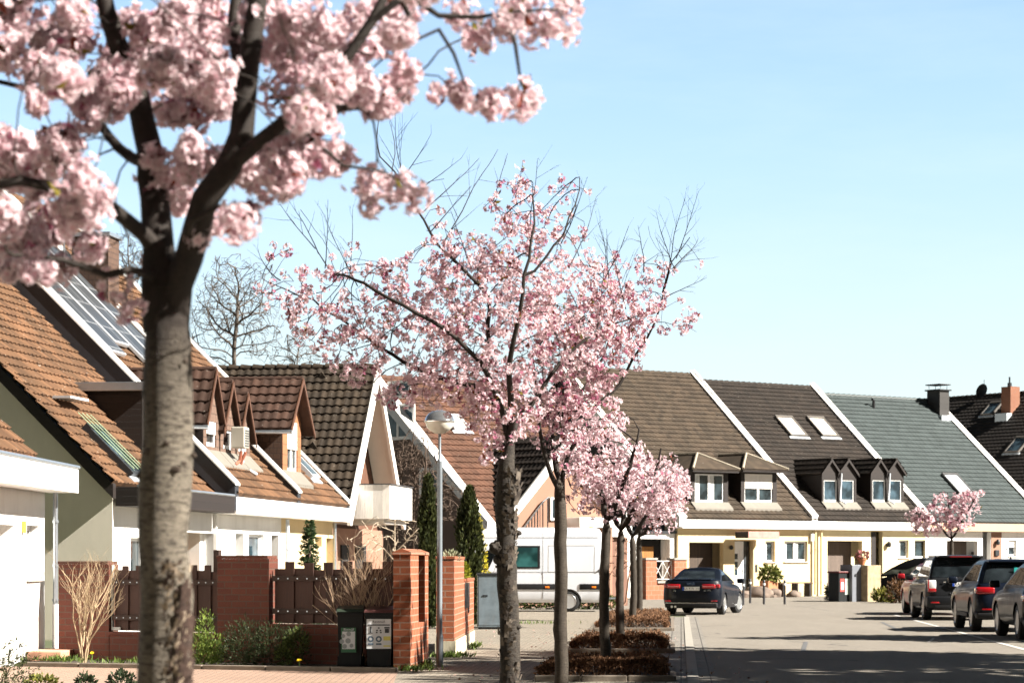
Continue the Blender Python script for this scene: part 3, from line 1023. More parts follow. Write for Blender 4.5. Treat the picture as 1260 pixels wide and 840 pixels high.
x_, y_ = fr.roof(1235, 512, ZE4, T4)
zt = fr.py(1240, 475.5, y_)[1]
mb = MB(); mb.box(x_ - .15, x_ + .6, y_ - .05, y_ + .75, ZE4 + T4 * y_ - .5, zt)
mb.build('chimney', brick('chimney bricks', (.19, .062, .03), (.25, .09, .045), (.25, .18, .13), .25, .083, .012), H4R)
mb = MB(); mb.tube([(x_ + .2, y_ + .3, zt), (x_ + .2, y_ + .3, zt + .25)], .13, 8); mb.tube([(x_ + .2, y_ + .3, zt + .25), (x_ + .2, y_ + .3, zt + .6)], .05, 6); mb.build('chimney_pot', BLACKM, H4R)
mb = MB(); zf = ZE4 + T4 * y_
mb.box(x_ - .25, x_ + .7, y_ - .5, y_ - .055, zf - .38, zf + .15); mb.build('chimney_flashing', ZINCL, H4R)
for (px, py, w, h) in ((1207, 513, 1.0, 1.3), (1236, 559, 1.15, 1.5)):
    x_, y_ = fr.roof(px, py, ZE4, T4)
    skylight(H4, x_, y_, w, h, ZE4, T4)
dz = ZE4 + T4 * 8.5
dsh = fr.py(1211, 486, 8.5)
mb = MB()
mb.lathe([(.0, 0), (.25, .03), (.42, .1), (.46, .14), (.42, .12), (.25, .05), (.0, .02)], 18, Matrix.Translation((dsh[0], 8.4, dz + .28)) @ Matrix.Rotation(R(75), 4, 'X') @ Matrix.Rotation(R(0), 4, 'Y'))
dish = mb.build('satellite_dish', BLACKP, H4R, smooth=60)
mb = MB(); mb.tube([(dsh[0], 8.5, dz - .1), (dsh[0], 8.5, dz + 1.0)], .025, 6); mb.build('mast', ZINC, dish)

# --- garage and garden wall left of the yellow end house
fr = Fr(FR1.world(-4.2, .5).x, FR1.world(-4.2, .5).y, ROWDEG)
gw = hole(fr, 786, 824.5, 662.5, None, 0)
GAR = thing('garage', 'low garage with white frame and orange-brown wooden door beside the yellow house', 'garage', fr.world(0, 0), R(ROWDEG))
zt = fz(fr, 810, 656, 0)
wr = min(fx(fr, 834.5, 0), 4.15)
mb = MB(); facade(mb, gw[0] - .9, wr, -.05, zt, 0, .3, [gw]); mb.box(gw[0] - .9, wr, .9, 6, -.05, zt - .1)
mb.box(gw[0] - .9, gw[0] - .6, .31, .89, -.05, zt - .1); mb.box(wr - .3, wr, .31, .89, -.05, zt - .1)
mb.build('wall', WHITE, GAR)
mb = MB(); mb.box(gw[0] - 1.0, wr + .05, -.1, 6.1, zt + .005, zt + .12); mb.build('roof', BLACKM, GAR)
mb = MB(); mb.box(gw[0] + .02, gw[1] - .5, .6, .64, 0, gw[3] - .35); mb.build('garage_door', planks('orange brown door boards', (.30, .125, .022), .14, .06, 'x'), GAR)
mb = MB(); mb.box(gw[0] + .02, gw[1] - .02, .66, .7, 0, gw[3] - .02); mb.build('recess_shade', DARK, GAR)  # near-black sheet paints the shade of the recess around the door

BRICKF = brick('orange garden bricks', (.30, .095, .045), (.37, .13, .065), (.30, .22, .16), .3, .2, .014)
fr = Fr(P(795, 737, 104.5).x, 104.5, ROWDEG)
GWALL = thing('garden_wall', 'orange block garden wall with concrete caps and white cross-braced railing behind the dark sedan', 'wall', fr.world(0, 0), R(ROWDEG))
xr = fx(fr, 808, 0); x2 = fx(fr, 830, 0); x3 = fx(fr, 845, 0)
hz = fz(fr, 801, 688.5, 0); hl = fz(fr, 818, 717, 0)
mb = MB(); mb.box(0, xr, 0, .45, -.02, hz); mb.box(xr + .002, x2 - .002, .05, .3, -.02, hl); mb.box(x2, x3, 0, .45, -.02, hz)
mb.build('masonry', BRICKF, GWALL)
mb = MB()
for a, b, z in ((-.04, xr + .04, hz), (x2 - .04, x3 + .04, hz), (xr + .045, x2 - .045, hl)): mb.bbox(a, b, -.04, .49, z, z + .09, .01)
mb.build('coping', STONE, GWALL)
mb = MB(); z0, z1 = hl + .12, hz - .05
for z in (z0 + .05, z1): mb.tube([(xr, .2, z), (x2, .2, z)], .02, 6)
n = 2
for k in range(n):
    a, b = xr + (x2 - xr) * k / n, xr + (x2 - xr) * (k + 1) / n
    mb.tube([(a, .2, z0 + .05), (b, .2, z1)], .016, 6); mb.tube([(a, .22, z1), (b, .22, z0 + .05)], .016, 6)
    mb.tube([(b, .2, z0), (b, .2, z1)], .016, 6)
mb.build('railing', plain('white railing paint', (.7, .7, .68), .4, .05), GWALL)

# ------------------------------------------------------------------ brown-roofed house with the salmon cross gable
FRG = Fr(-.714, 85.0, 39)
fr = FRG
TG, ZEG, DG = .80, 2.95, 6.9
RTG = tiles('brick brown pantiles', (.10, .046, .028), .3, .25, moss=.5)
HG, HGR = house_base(fr, 'gabled_house', 'brown-roofed house with a salmon gable and a dark vine-covered gable wall', None, 6.6, DG, ZEG, TG, BROWNR, RTG, [], roof_kw=dict(tw=.24, tc=.36), facade_mat=None)
mb = MB(); mb.box(.3, 6.58, .2, .345, 0, ZEG - .45); mb.build('facade_render', plain('brown salmon render', (.16, .085, .06), .9, .12, 1.5), HG)
VG = plain('weathered white verge boards', (.62, .65, .68), .6, .08, 2, dirt=.35, dirtc=(.3, .3, .28))
verge(HG, -.42, -.34, DG, ZEG, TG, .42, VG, -.3)
mb = MB(); mb.prism_x([(-.3, ZEG - .3 * TG + .06), (-.3, ZEG - .3 * TG + .11), (DG, ZEG + TG * DG + .14), (DG, ZEG + TG * DG + .09)][::-1], -.44, .1); mb.build('verge_cap', FASCIA, HG)
mb = MB(); mb.prism_x([(-.25, ZEG - .3 * TG - .05), (-.25, ZEG - .3 * TG), (DG, ZEG + TG * DG), (DG, ZEG + TG * DG - .05)][::-1], -.33, 0); mb.build('soffit', VG, HG)
# windows of the gable wall (in the plane x=0, facing -x)
for (pa, pb, qa, qb, cols) in ((470, 511, 497, 541, 2), (478, 506, 468, 490, 1), (517, 541, 575, 612, 1)):
    ya, yb = fr.px(pb, 600, 0)[0], fr.px(pa, 600, 0)[0]
    za, zb2 = fr.px((pa + pb) / 2, qb, 0)[1], fr.px((pa + pb) / 2, qa, 0)[1]
    mb = MB(); f = .12
    mb.box(-.05, -.006, ya, yb, za, za + f); mb.box(-.05, -.006, ya, yb, zb2 - f, zb2)
    for k in range(cols + 1):
        c = ya + (yb - ya - f) * k / cols
        mb.box(-.05, -.006, c, c + f, za + f, zb2 - f)
    wf = mb.build('window', PVC, HG)
    mb = MB(); mb.box(-.03, -.012, ya + f * .5, yb - f * .5, za + f * .5, zb2 - f * .5); mb.build('pane', GLASSB, wf)
# cross gable: front plane a little proud of the facade
xl = fx(fr, 633, -.4); hw = (fx(fr, 701, -.4) - xl)
xm, xr2 = xl + hw, xl + 2 * hw
tg = 1.02
zl = fz(fr, 635, 624, -.4)
za = zl + hw * tg
mb = MB()
mb.prism_y([(xl + .25, -.05), (xr2 - .25, -.05), (xr2 - .25, zl), (xm, za - .3), (xl + .25, zl)], -.1, 3.6)
mb.build('cross_gable', PINK, HG)
cr = MB()
Ls = hw * math.sqrt(1 + tg * tg)
tile_roof(cr, (xl, 6.5, zl + .02), (0, -1, 0), (1, 0, tg), 6.9, Ls, tw=.24, tc=.36)
tile_roof(cr, (xr2, -.4, zl + .02), (0, 1, 0), (-1, 0, tg), 6.9, Ls, tw=.24, tc=.36)
cr.quad((xl, -.4, zl - .04), (xl, 6.5, zl - .04), (xm, 6.5, za - .04), (xm, -.4, za - .04)); cr.quad((xm, -.4, za - .04), (xm, 6.5, za - .04), (xr2, 6.5, zl - .04), (xr2, -.4, zl - .04))
cr.build('cross_roof', tiles('pantiles in painted shade', (.02, .014, .011), .25, .1), HG, smooth=40)  # near-black tile colour paints the shade of the unlit left slope
mb = MB()
mb.prism_y([(xl - .1, zl - .45), (xm, za - .4), (xm, za + .06), (xl - .1, zl - .04)], -.5, -.4)
mb.prism_y([(xm, za - .4), (xr2 + .1, zl - .45), (xr2 + .1, zl - .04), (xm, za + .06)], -.5, -.401)
mb.build('barge_board', FASCIA, HG)
# outside stair rail on the salmon gable, white beam and window under it
mb = MB()
y = -.25
pts = [fr.py(643, 651, y), fr.py(668, 617, y), fr.py(674, 612, y), fr.py(676, 612, y)]
mb.tube([(p[0], y, p[1]) for p in pts], .03, 6)
low = [fr.py(655, 651, y), fr.py(672, 630, y)]
for k in range(7):
    t_ = k / 6
    xa = pts[0][0] + (pts[1][0] - pts[0][0]) * (.15 + .85 * t_); zz = pts[0][1] + (pts[1][1] - pts[0][1]) * (.15 + .85 * t_)
    mb.tube([(xa, y, zz), (xa, y, zz - .95)], .014, 5)
mb.tube([(pts[2][0], y, pts[2][1]), (pts[2][0], y, pts[2][1] - 1.1)], .025, 6)
mb.build('stair_rail', BLACKM, HG)
a_, b_ = fx(fr, 700, -.3), fx(fr, 752, -.3)
z0, z1 = fz(fr, 730, 649, -.3), fz(fr, 730, 637, -.3)
mb = MB(); mb.bbox(a_, b_, -.9, -.12, z0, z1, .02); mb.build('balcony', FASCIA, HG)
x0_, x1_ = fx(fr, 676, -.1), fx(fr, 690, -.1)
window(HG, x0_, x1_, fz(fr, 680, 640, -.1), fz(fr, 680, 612, -.1), -.18, 1, sill=False)
xa, ya = fr.roof(558, 532, ZEG, TG)
skylight(HG, xa, ya, .75, .9, ZEG, TG, shut=plain('cream shutter', (.70, .63, .53), .6, .05, 2, dirt=.15), frame=ZINCL)
mb = MB(); mb.box(-.3, 0.5, -.28, .0, ZEG - .38, ZEG - .1); mb.build('gutter_end', plain('yellow gutter end', (.6, .45, .05), .5, .1), HG)
# ------------------------------------------------------------------ the row on the left of the street
LDEG = 81.2
FRL = Fr(-7.70, 50.0, LDEG)
ZEL = 3.16
RTB = tiles('orange brown clay tiles', (.122, .061, .030), .42, .6, tw=.25, tc=.30, moss=.6)
GRPL = 'row of houses along the left side'
WHITEL = WHITE
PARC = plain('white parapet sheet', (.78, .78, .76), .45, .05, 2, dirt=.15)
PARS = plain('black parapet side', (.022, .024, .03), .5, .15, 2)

# house with the grey gable
FRB = FRL.sub(0, .52); fr = FRB
wy = .06
oB = hole(fr, 222, 266, 655, None, wy)
HB, HBR = house_base(fr, 'row_house', 'grey-gabled house with orange-brown tiles, flat dormer and brown eaves board', GRPL, 7.6, 8.4, ZEL, 1.0, WHITE, RTB, [oB, (1.2, 2.3, .9, 2.1)], fasc=DWOOD, wall_y=wy, fasc_h=.1, roof_kw=dict(tw=.25, tc=.30))
mb = MB(); mb.bbox(-.02, 7.40, -.52, -.004, ZEL - .42, ZEL - .02, .012); mb.build('eaves_box', DWOOD, HB)
mb = MB(); mb.tube([(-.02, -.5, ZEL), (7.40, -.5, ZEL)], .035, 6); mb.build('gutter_edge', ZINC, HB, smooth=60)
mb = MB(); wz = ZEL - .15
mb.prism_x([(wy - .004, -.05), (wy - .004, ZEL - .1), (wy + .5, ZEL + wy + .30), (8.4, ZEL + 8.4 - .2), (16.3, ZEL - .2 + .5), (16.3, -.05)][::-1], -.03, -.004)
mb.build('gable_wall', GREYR, HB)
verge(HB, -.22, -.03, 8.4, ZEL, 1.0, .3, DWOOD, -.02, dz=.03)
vt = MB(); tile_roof(vt, (-.25, .0, ZEL + .05), (1, 0, 0), (0, 1, 1), .27, 8.4 * math.sqrt(2), tw=.27); vt.build('verge_tiles', RTB, HBR, smooth=40)
window(HB, 1.2, 2.3, .9, 2.1, wy + .12, 1)
mb = MB(); mb.box(oB[0] + .02, oB[1] - .02, wy + .8, wy + .85, 0, oB[3] - .02); mb.build('garage_door', planks('tan door boards', (.30, .16, .075), .12, .06, 'x'), HB)
dormer(HB, 4.5, 7.0, .85, 5.45, ZEL, 1.0, (DWOOD, DWOOD), 'flat', .2, .16, (4.9, 6.6, 4.35, 5.2), ZINC, 2)
x_, y_ = fr.roof(158, 590, ZEL, 1.0)
sk = skylight(HB, x_, y_, 1.0, 1.5, ZEL, 1.0, frame=BLACKM)
mb = MB()
s2 = 1 / math.sqrt(2)
for k in range(4):
    a = x_ + .1 + k * .27
    mb.tube([(a, y_ - .1 * 1, ZEL + y_ + .24), (a, y_ + 1.15, ZEL + y_ + 1.15 + .30)], .011, 6)
mb.build('guard_bars', plain('pale green bars', (.30, .40, .24), .4, .1), sk)
mb = MB(); mb.box(x_ - .1, x_ + 1.1, y_ + 1.25, y_ + 1.65, ZEL + y_ + 1.75, ZEL + y_ + 1.8); mb.build('raised_flap', ZINCL, sk)

# white house with the three tile-hung dormers and solar collectors
FRC = FRL.sub(7.6); fr = FRC
wy = .5
oc1 = hole(fr, 290, 300, 656, None, wy); oc2 = hole(fr, 306, 325, 657, 700, wy); oc3 = hole(fr, 334, 343, 658, None, wy)
HC, HCR = house_base(fr, 'row_house', 'white row house with three tile-hung gable dormers and solar collectors', GRPL, 6.2, 8.4, ZEL, 1.0, WHITE, RTB, [oc1, oc2, oc3], wall_y=wy, roof_kw=dict(tw=.25, tc=.30))
wy = .5
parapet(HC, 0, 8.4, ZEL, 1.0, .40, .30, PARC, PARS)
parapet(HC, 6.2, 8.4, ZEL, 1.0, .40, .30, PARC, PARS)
window(HC, *oc2, wy + .12, 1, pane=GLASSB)
mb = MB(); mb.box(oc3[0] + .03, oc3[1] - .03, wy + .5, wy + .55, 0, oc3[3] - .02); mb.build('front_door', BLACKM, HC)
mb = MB(); mb.box(oc1[0], oc1[1], wy + .4, wy + .45, 0, oc1[3]); mb.build('entrance_panel', plain('grey panel', (.4, .42, .42), .6, .05), HC)
HUNG = brick('hung wall tiles', (.13, .078, .055), (.17, .105, .075), (.03, .02, .015), .2, .2, .014)
RTD = tiles('reddish dormer tiles', (.055, .028, .019), .35, .3, moss=.5)
for k, (a, b) in enumerate(((.55, 1.95), (2.05, 3.45), (3.55, 4.85))):
    m_ = (a + b) / 2
    dormer(HC, a, b, 1.0, 5.1 - .12 * k, ZEL, 1.0, (DWOOD, HUNG), 'gable', 1.15 - .08 * k, .14, (m_ - .42, m_ + .42, 4.4, 5.0 - .12 * k), RTD, 1, .0 if k else .5, gutter=(k == 0),
           roof_kw=dict(tw=.24, tc=.3), bargemat=plain('rust brown barge', (.085, .036, .019), .6, .15, 4), pane=glass('dark pane', (.012, .012, .014)))
mb = MB(); mb.bbox(2.52, 2.98, .50, .85, 4.42, 4.95, .03)
ac = mb.build('air_conditioner', plain('cream metal casing', (.42, .40, .34), .5, .05), HC)
mb = MB()
for k in range(7): mb.box(2.56, 2.94, .485, .499, 4.47 + k * .062, 4.50 + k * .062)
mb.build('grille', plain('dark grille', (.05, .05, .05), .5), ac)
mb = MB(); mb.tube([(2.6, .6, 4.35), (2.6, .65, 4.1), (2.4, .7, 4.0)], .04, 6); mb.tube([(3.0, .6, 4.35), (3.0, .75, 4.0)], .04, 6); mb.build('bracket', plain('rusty bracket', (.28, .09, .05), .7, .2), ac)
mb = MB(); mb.tube([(3.5, .85, 4.9), (3.5, .82, 4.0), (3.7, .5, 3.8)], .05, 8); mb.build('downpipe', ZINCL, HC, smooth=60)
SOL = brick('solar collector glass', (.035, .04, .046), (.05, .055, .06), (.30, .31, .32), 1.0, .9, .02, 0, .35)
for k in range(4):
    a = .55 + k * 1.32
    L = math.sqrt(2)
    y0 = 3.35 + (.35 if k % 2 else 0)
    T = Matrix(((1, 0, 0, a), (0, s2, -s2, y0), (0, s2, s2, ZEL + y0 + .1), (0, 0, 0, 1)))
    mb = MB(); mb.bbox(0, 1.12, 0, 4.6, .03, .13, .015, T)
    sc_ = mb.build('solar_collector', ZINCL, HCR)
    mb = MB(); mb.box(.05, 1.07, .05, 4.55, .131, .137, T); mb.build('pane', SOL, sc_)
mb = MB(); cy_ = 4.95
mb.box(5.35, 6.25, cy_, cy_ + 1.0, ZEL + cy_ - .9, 10.15)
ch = mb.build('chimney', SHINGLE, HCR)
mb = MB(); mb.bbox(5.27, 6.33, cy_ - .07, cy_ + 1.07, 10.155, 10.26, .01); mb.build('chimney_cap', ZINC, HCR)
x_ = 4.6; yr_ = 5.9
mb = MB(); mb.tube([(x_, yr_, ZEL + yr_), (x_, yr_, 11.9)], .025, 6)
for z, w_ in ((11.8, .5), (11.5, .7), (11.2, .35)):
    mb.tube([(x_ - .1, yr_ - w_, z), (x_ + .1, yr_ + w_, z)], .01, 5)
    for j in range(5): mb.tube([(x_ - .25, yr_ - w_ + j * w_ * .5, z), (x_ + .25, yr_ - w_ + j * w_ * .5, z)], .007, 4)
mb.build('aerial', ZINC, HCR)

# house with the single orange dormer
FRD = FRL.sub(13.8); fr = FRD
od1 = hole(fr, 401.5, 411.5, 662, None, wy); od2 = hole(fr, 388, 396, 660, 672, wy)
HD, HDR = house_base(fr, 'row_house', 'row house with one orange-brown gable dormer holding a white shuttered window', GRPL, 6.0, 8.4, ZEL, 1.0, CREAM, RTB, [od1, od2], wall_y=wy, roof_kw=dict(tw=.25, tc=.30))
ORB = brick('orange facade tiles', (.25, .105, .045), (.28, .125, .055), (.14, .055, .025), .9, .28, .012)
dormer(HD, 1.1, 3.15, .75, 5.45, ZEL, 1.0, (SHINGLE, ORB), 'gable', 1.1, .32, (1.62, 2.75, 4.05, 5.4), RTD, 2, .55, gutter=True, roof_kw=dict(tw=.27, tc=.33), curtain=True, bargemat=plain('rust brown barge', (.085, .036, .019), .6, .15, 4))
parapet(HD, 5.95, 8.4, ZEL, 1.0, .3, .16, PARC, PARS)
mb = MB(); mb.box(od1[0] + .03, od1[1] - .03, wy + .3, wy + .35, 0, od1[3] - .02); mb.build('front_door', planks('ochre door', (.48, .27, .06), .2, .05, 'x'), HD)
x_, y_ = fr.roof(388, 598, ZEL, 1.0)
skylight(HD, 4.0, .7, .9, 1.0, ZEL, 1.0, frame=ZINCL)
pipe(HD, 5.4, .3, .05, ZEL - .45, .05, ZINC)
pipe(HC, 6.1, .3, .05, ZEL - .45, .05, ZINCL)

# gable-front house with the balcony
FRF = FRL.sub(20.05, .62); fr = FRF
ZEF, TF = 2.95, 1.14
WF = 8.0
HF = thing('balcony_house', 'dark-tiled house with a steep white-edged gable and a white balcony', 'house', fr.world(0, 0), R(LDEG))
RTF = tiles('dark brown pantiles', (.036, .025, .016), .42, .4, tw=.25, tc=.33)
zr = ZEF + TF * 4
mb = MB(); L = 4 * math.sqrt(1 + TF * TF)
tile_roof(mb, (0, 11, ZEF + .02), (0, -1, 0), (1, 0, TF), 11.5, L, tw=.25, tc=.33, amp=.042)
tile_roof(mb, (8, -.5, ZEF + .02), (0, 1, 0), (-1, 0, TF), 11.5, L, tw=.25, tc=.33, amp=.042)
rf = mb.build('roof', RTF, HF, smooth=45)
mb = MB()
for k in range(30): mb.tube([(4, -.45 + k * .38, zr + .02), (4, -.05 + k * .38, zr + .05)], [.10, .125], 8)
mb.build('ridge_tiles', RTF, rf, smooth=50)
for px, py in ((397, 464), (386, 550)):
    # small vent hoods on the near slope
    d, c = fr._ray(px, py); k = (ZEF + TF * c[0] - c[2]) / (d[2] - TF * d[0])
    X, Y, Z = (c[i] + k * d[i] for i in range(3))
    mb = MB(); mb.mesh([(X - .14, Y - .15, Z - .05), (X - .14, Y + .15, Z - .05), (X + .16, Y, Z + .18), (X - .16, Y, Z + .16)], [(0, 1, 3), (1, 2, 3), (2, 0, 3)]); mb.build('vent_tile', RTF, rf)
mb = MB()
mb.prism_y([(.25, -.05), (7.75, -.05), (7.75, ZEF + .1), (4, zr - .25), (.25, ZEF + .1)], .2, 10.9)
mb.build('wall', plain('brown stained gable', (.10, .042, .022), .8, .1), HF)
mb = MB()
mb.prism_y([(-.06, ZEF - .3), (.16, ZEF - .3), (4, zr - .42), (4, zr + .0), (-.06, ZEF - .02)][::1], -.6, -.505)
mb.prism_y([(4, zr - .42), (7.84, ZEF - .3), (8.06, ZEF - .3), (8.06, ZEF - .02), (4, zr + .0)], -.601, -.506)
mb.build('barge_board', FASCIA, HF)
mb = MB()
for xa, xb in ((.02, 4), (7.98, 4)):
    mb.quad((xa, -.5, ZEF - .06), (xa, .2, ZEF - .06), (xb, .2, zr - .06), (xb, -.5, zr - .06))
mb.build('soffit', plain('white boarded soffit', (.80, .78, .72), .7, .04), HF)
mb = MB(); mb.box(1.1, 4.4, -1.35, .19, 2.72, 2.92); mb.build('balcony_floor', plain('concrete slab', (.5, .47, .43), .85, .1), HF)
mb = MB()
mb.box(1.1, 4.4, -1.52, -1.47, 2.86, 3.86)
mb.box(1.05, 1.10, -1.52, .19, 2.86, 3.86); mb.box(4.4, 4.45, -1.52, .19, 2.86, 3.86)
mb.build('balcony_parapet', planks('white balcony boards', (.80, .77, .73), .26, .02, 'x'), HF)
mb = MB(); mb.box(1.02, 4.48, -1.56, -1.44, 3.861, 3.89); mb.box(1.02, 1.13, -1.435, .19, 3.861, 3.89); mb.build('balcony_rail', BLACKM, HF)
mb = MB(); mb.box(.25, 7.75, .08, .195, -.05, 2.6); mb.build('ground_floor_wall', PINK, HF)
mb = MB(); mb.box(1.6, 2.6, .03, .075, 0, 2.1); mb.box(3.6, 5.0, .03, .075, .9, 2.1); mb.build('opening', DARK, HF)  # flat near-black boxes paint the shade inside door and window openings
mb = MB(); mb.box(1.9, 4.0, .1, .195, 2.95, 5.05); mb.build('balcony_door', planks('tan boards', (.22, .10, .05), .2, .04, 'x'), HF)

# nearest white house with the wide eaves box
FRA = Fr(-7.415 - .0236 * 12, 38.7 - 12, 88.65); fr = FRA
oA1 = hole(fr, 33, 48, 646, 711, .06); oA2 = (fr.py(-30, 700, .06)[0], fr.py(17.5, 700, .06)[0], 0.0, fz(fr, 8, 645, .06))
HA, HAR = house_base(fr, 'row_house', 'near white house with broad white eaves box, narrow window and grey downpipe', GRPL, 12, 5.5, 3.0, 1.0, WHITE, RTB, [oA1, oA2], wall_y=.06, fasc_h=.2, roof_kw=dict(tw=.25, tc=.30))
mb = MB()
mb.prism_y([(-.0, 2.68), (12.1, 2.68), (12.1, 3.07), (0, 3.07)], -.46, -.0)
mb.build('eaves_box', FASCIA, HA)
mb = MB(); mb.tube([(0, -.46, 3.09), (12.12, -.46, 3.09)], .03, 6); mb.build('gutter_edge', ZINC, HA, smooth=60)
verge(HA, 12.0, 12.1, 5.5, 3.0, 1.0, .2, DWOOD, .0, dz=.04)
window(HA, *oA1, .2, 1, pane=glass('dark pane', (.012, .012, .014)))
mb = MB(); mb.box(oA2[0], oA2[1] - .02, .55, .6, 0, oA2[3]); mb.build('front_door', plain('pale grey door', (.55, .55, .52), .5, .05), HA)
mb = MB(); mb.tube([(11.95, -.12, .05), (11.95, -.12, .9)], .052, 10); dp = mb.build('downpipe_base', plain('white pipe paint', (.8, .8, .78), .4, .05), HA, smooth=50)
mb = MB(); mb.tube([(11.95, -.12, .9), (11.95, -.12, 2.68)], .04, 10)
for z in (.95, 1.5, 2.2): mb.tube([(11.95, -.12, z), (11.95, -.12, z + .04)], .055, 10)
mb.build('downpipe', ZINC, HA, smooth=50)
mb = MB(); mb.bbox(10.6, 11.9, -.5, .05, -.02, .2, .02); mb.build('step', plain('terracotta step', (.5, .26, .17), .8, .1, 3, .2, 40), HA)
mb = MB(); xl = fr.py(27, 650, .06)[0]; mb.bbox(xl - .04, xl + .06, .0, .055, 2.02, 2.2, .01); mb.build('lamp_switch', plain('ochre plastic', (.5, .32, .06), .5), HA)

# ------------------------------------------------------------------ front-garden walls, fence, bins, lamp
WALLB_SHADE = brick('garden bricks shaded tone', (.088, .020, .010), (.13, .032, .015), (.075, .055, .04), .26, .098, .010)  # darkened copy of the wall brick, shade of the front faces painted in
WALLB_LIT = brick('garden bricks sunlit tone', (.245, .062, .022), (.31, .088, .034), (.30, .23, .17), .3, .10, .011)  # brighter copy of the same brick for the sunlit end walls
FW = Fr(P(72, 800, 38.3).x, 38.3, -26.4)
fr = FW


def wx(px, y=0): return fr.py(px, 800, y)[0]
def wz(px, py, y=0): return fr.py(px, py, y)[1]


def cap_course(mb, x0, x1, y0, y1, z, h=.05):
    mb.bbox(x0 - .012, x1 + .012, y0 - .012, y1 + .012, z, z + h, .006)


def wall_thing(label, boxes, group='red brick garden walls', frame=FW, mat=WALLB_SHADE):
    t = thing('brick_wall', label, 'wall', frame.world(boxes[0][0], 0), R(frame.deg), group)
    x0 = boxes[0][0]
    mb, cb = MB(), MB()
    for xa, xb, z in boxes:
        mb.box(xa - x0, xb - x0 - .001, 0, .25, -.05, z - .05); cap_course(cb, xa - x0, xb - x0 - .03, 0, .25, z - .049)
    mb.build('masonry', mat, t); cb.build('coping', mat, t)
    return t


a0, a1, a2, a3, a4, a5 = wx(72), wx(134), wx(266), wx(331), wx(482), wx(505)
zt1 = wz(100, 690)
wall_thing('red brick garden wall beside the white house, behind the pale bare shrub', [(a0, a1, zt1), (a1 + .01, a2, wz(150, 777))])
wall_thing('square red brick pier between two brown wooden fence panels', [(a2 + .02, a3, wz(300, 683))])
wall_thing('low red brick plinth under the gappy wooden fence by the bins', [(a3 + .02, a4 - .02, wz(400, 768))])
BOARDM = planks('dark red brown stained wood', (.048, .0155, .0075), .9, .01, 'x', .75)
RAILM = plain('dark stained rail', (.035, .016, .01), .8, .2, 5)


def fence(label, xa, xb, ztop, zbot, n, gaps):
    t = thing('wooden_fence', label, 'fence', fr.world(xa, .08), R(fr.deg), 'brown wooden fence panels')
    w = (xb - xa) / n
    rr = random.Random(n)
    for k in range(n):
        g = .004 if k % 2 else -.02
        mb = MB()
        dz = rr.uniform(-.02, .02) + (.05 if k % 2 else -.05)
        mb.bbox(k * w + g, (k + 1) * w - g, (.0 if k % 2 else .022), (.02 if k % 2 else .042), zbot, ztop + dz - .04, .004)
        mb.build('board', BOARDM, t)
    for z in (zbot + (ztop - zbot) * .2, zbot + (ztop - zbot) * .74):
        mb = MB(); mb.bbox(-.03, xb - xa + .03, -.045, -.004, z - .04, z + .04, .004)
        r_ = mb.build('rail', RAILM, t)
        mb = MB()
        for k in range(n): mb.box(k * w + w * .45, k * w + w * .55, -.052, -.0455, z - .008, z + .008)
        mb.build('screws', ZINC, r_)
    return t


f1 = fence('dark brown board fence panel, partly behind the nearest tree trunk', a1 + .06, a2 - .02, wz(200, 695), wz(180, 776), 15, .012)
mb = MB(); mb.bbox(a2 - a1 - .2, a2 - a1 - .1, .05, .14, 0, wz(266, 676), .008); mb.build('post', RAILM, f1)
mb = MB(); mb.box(-.05, -.03, -.03, .03, wz(140, 775), zt1 - .06); mb.box(-.03, .12, -.03, -.01, wz(140, 775), wz(140, 775) + .05); mb.build('post', plain('grey steel post', (.4, .4, .38), .5, .1), f1)
f2 = fence('brown picket fence panel with gaps behind the two wheeled bins', a3 + .06, a4 - .04, wz(400, 692), wz(400, 767), 12, .022)

# end wall beside the gate, running along the pavement
YC = 34.9
FC = Fr(P(505, 700, YC).x, YC, 84.6)
fr = FC
tC = thing('brick_wall', 'tall red brick end wall with a slit of wood, standing right beside the bins', 'wall', fr.world(0, 0), R(fr.deg), 'red brick garden walls')
zc = 1.55 + 16 * YC / F
L_ = fr.py(527, 700, 0)[0]
hx0, hx1 = fr.py(515, 700, 0)[0], fr.py(522.5, 700, 0)[0]
hz0, hz1 = fr.py(519, 765, 0)[1], fr.py(519, 682, 0)[1]
mb = MB(); facade(mb, 0, L_, -.05, zc - .06, 0, .25, [(hx0, hx1, hz0, hz1)]); mb.quad((0, 0, -.05), (0, 0, zc - .06), (0, .25, zc - .06), (0, .25, -.05))
mb.build('masonry', WALLB_LIT, tC)
cb = MB(); cb.prism_x([(-.012, zc - .059), (.262, zc - .059), (.262, zc - .02), (.125, zc + .03), (-.012, zc - .02)], -.012, L_ + .012); cb.build('coping', WALLB_LIT, tC)
mb = MB()
for k in range(3):
    w = (hx1 - hx0) / 3
    mb.bbox(hx0 + k * w + .01, hx0 + (k + 1) * w - .02, .10, .13, hz0 - .02, hz1 + .02, .004)
mb.build('wood_slats', RAILM, tC)
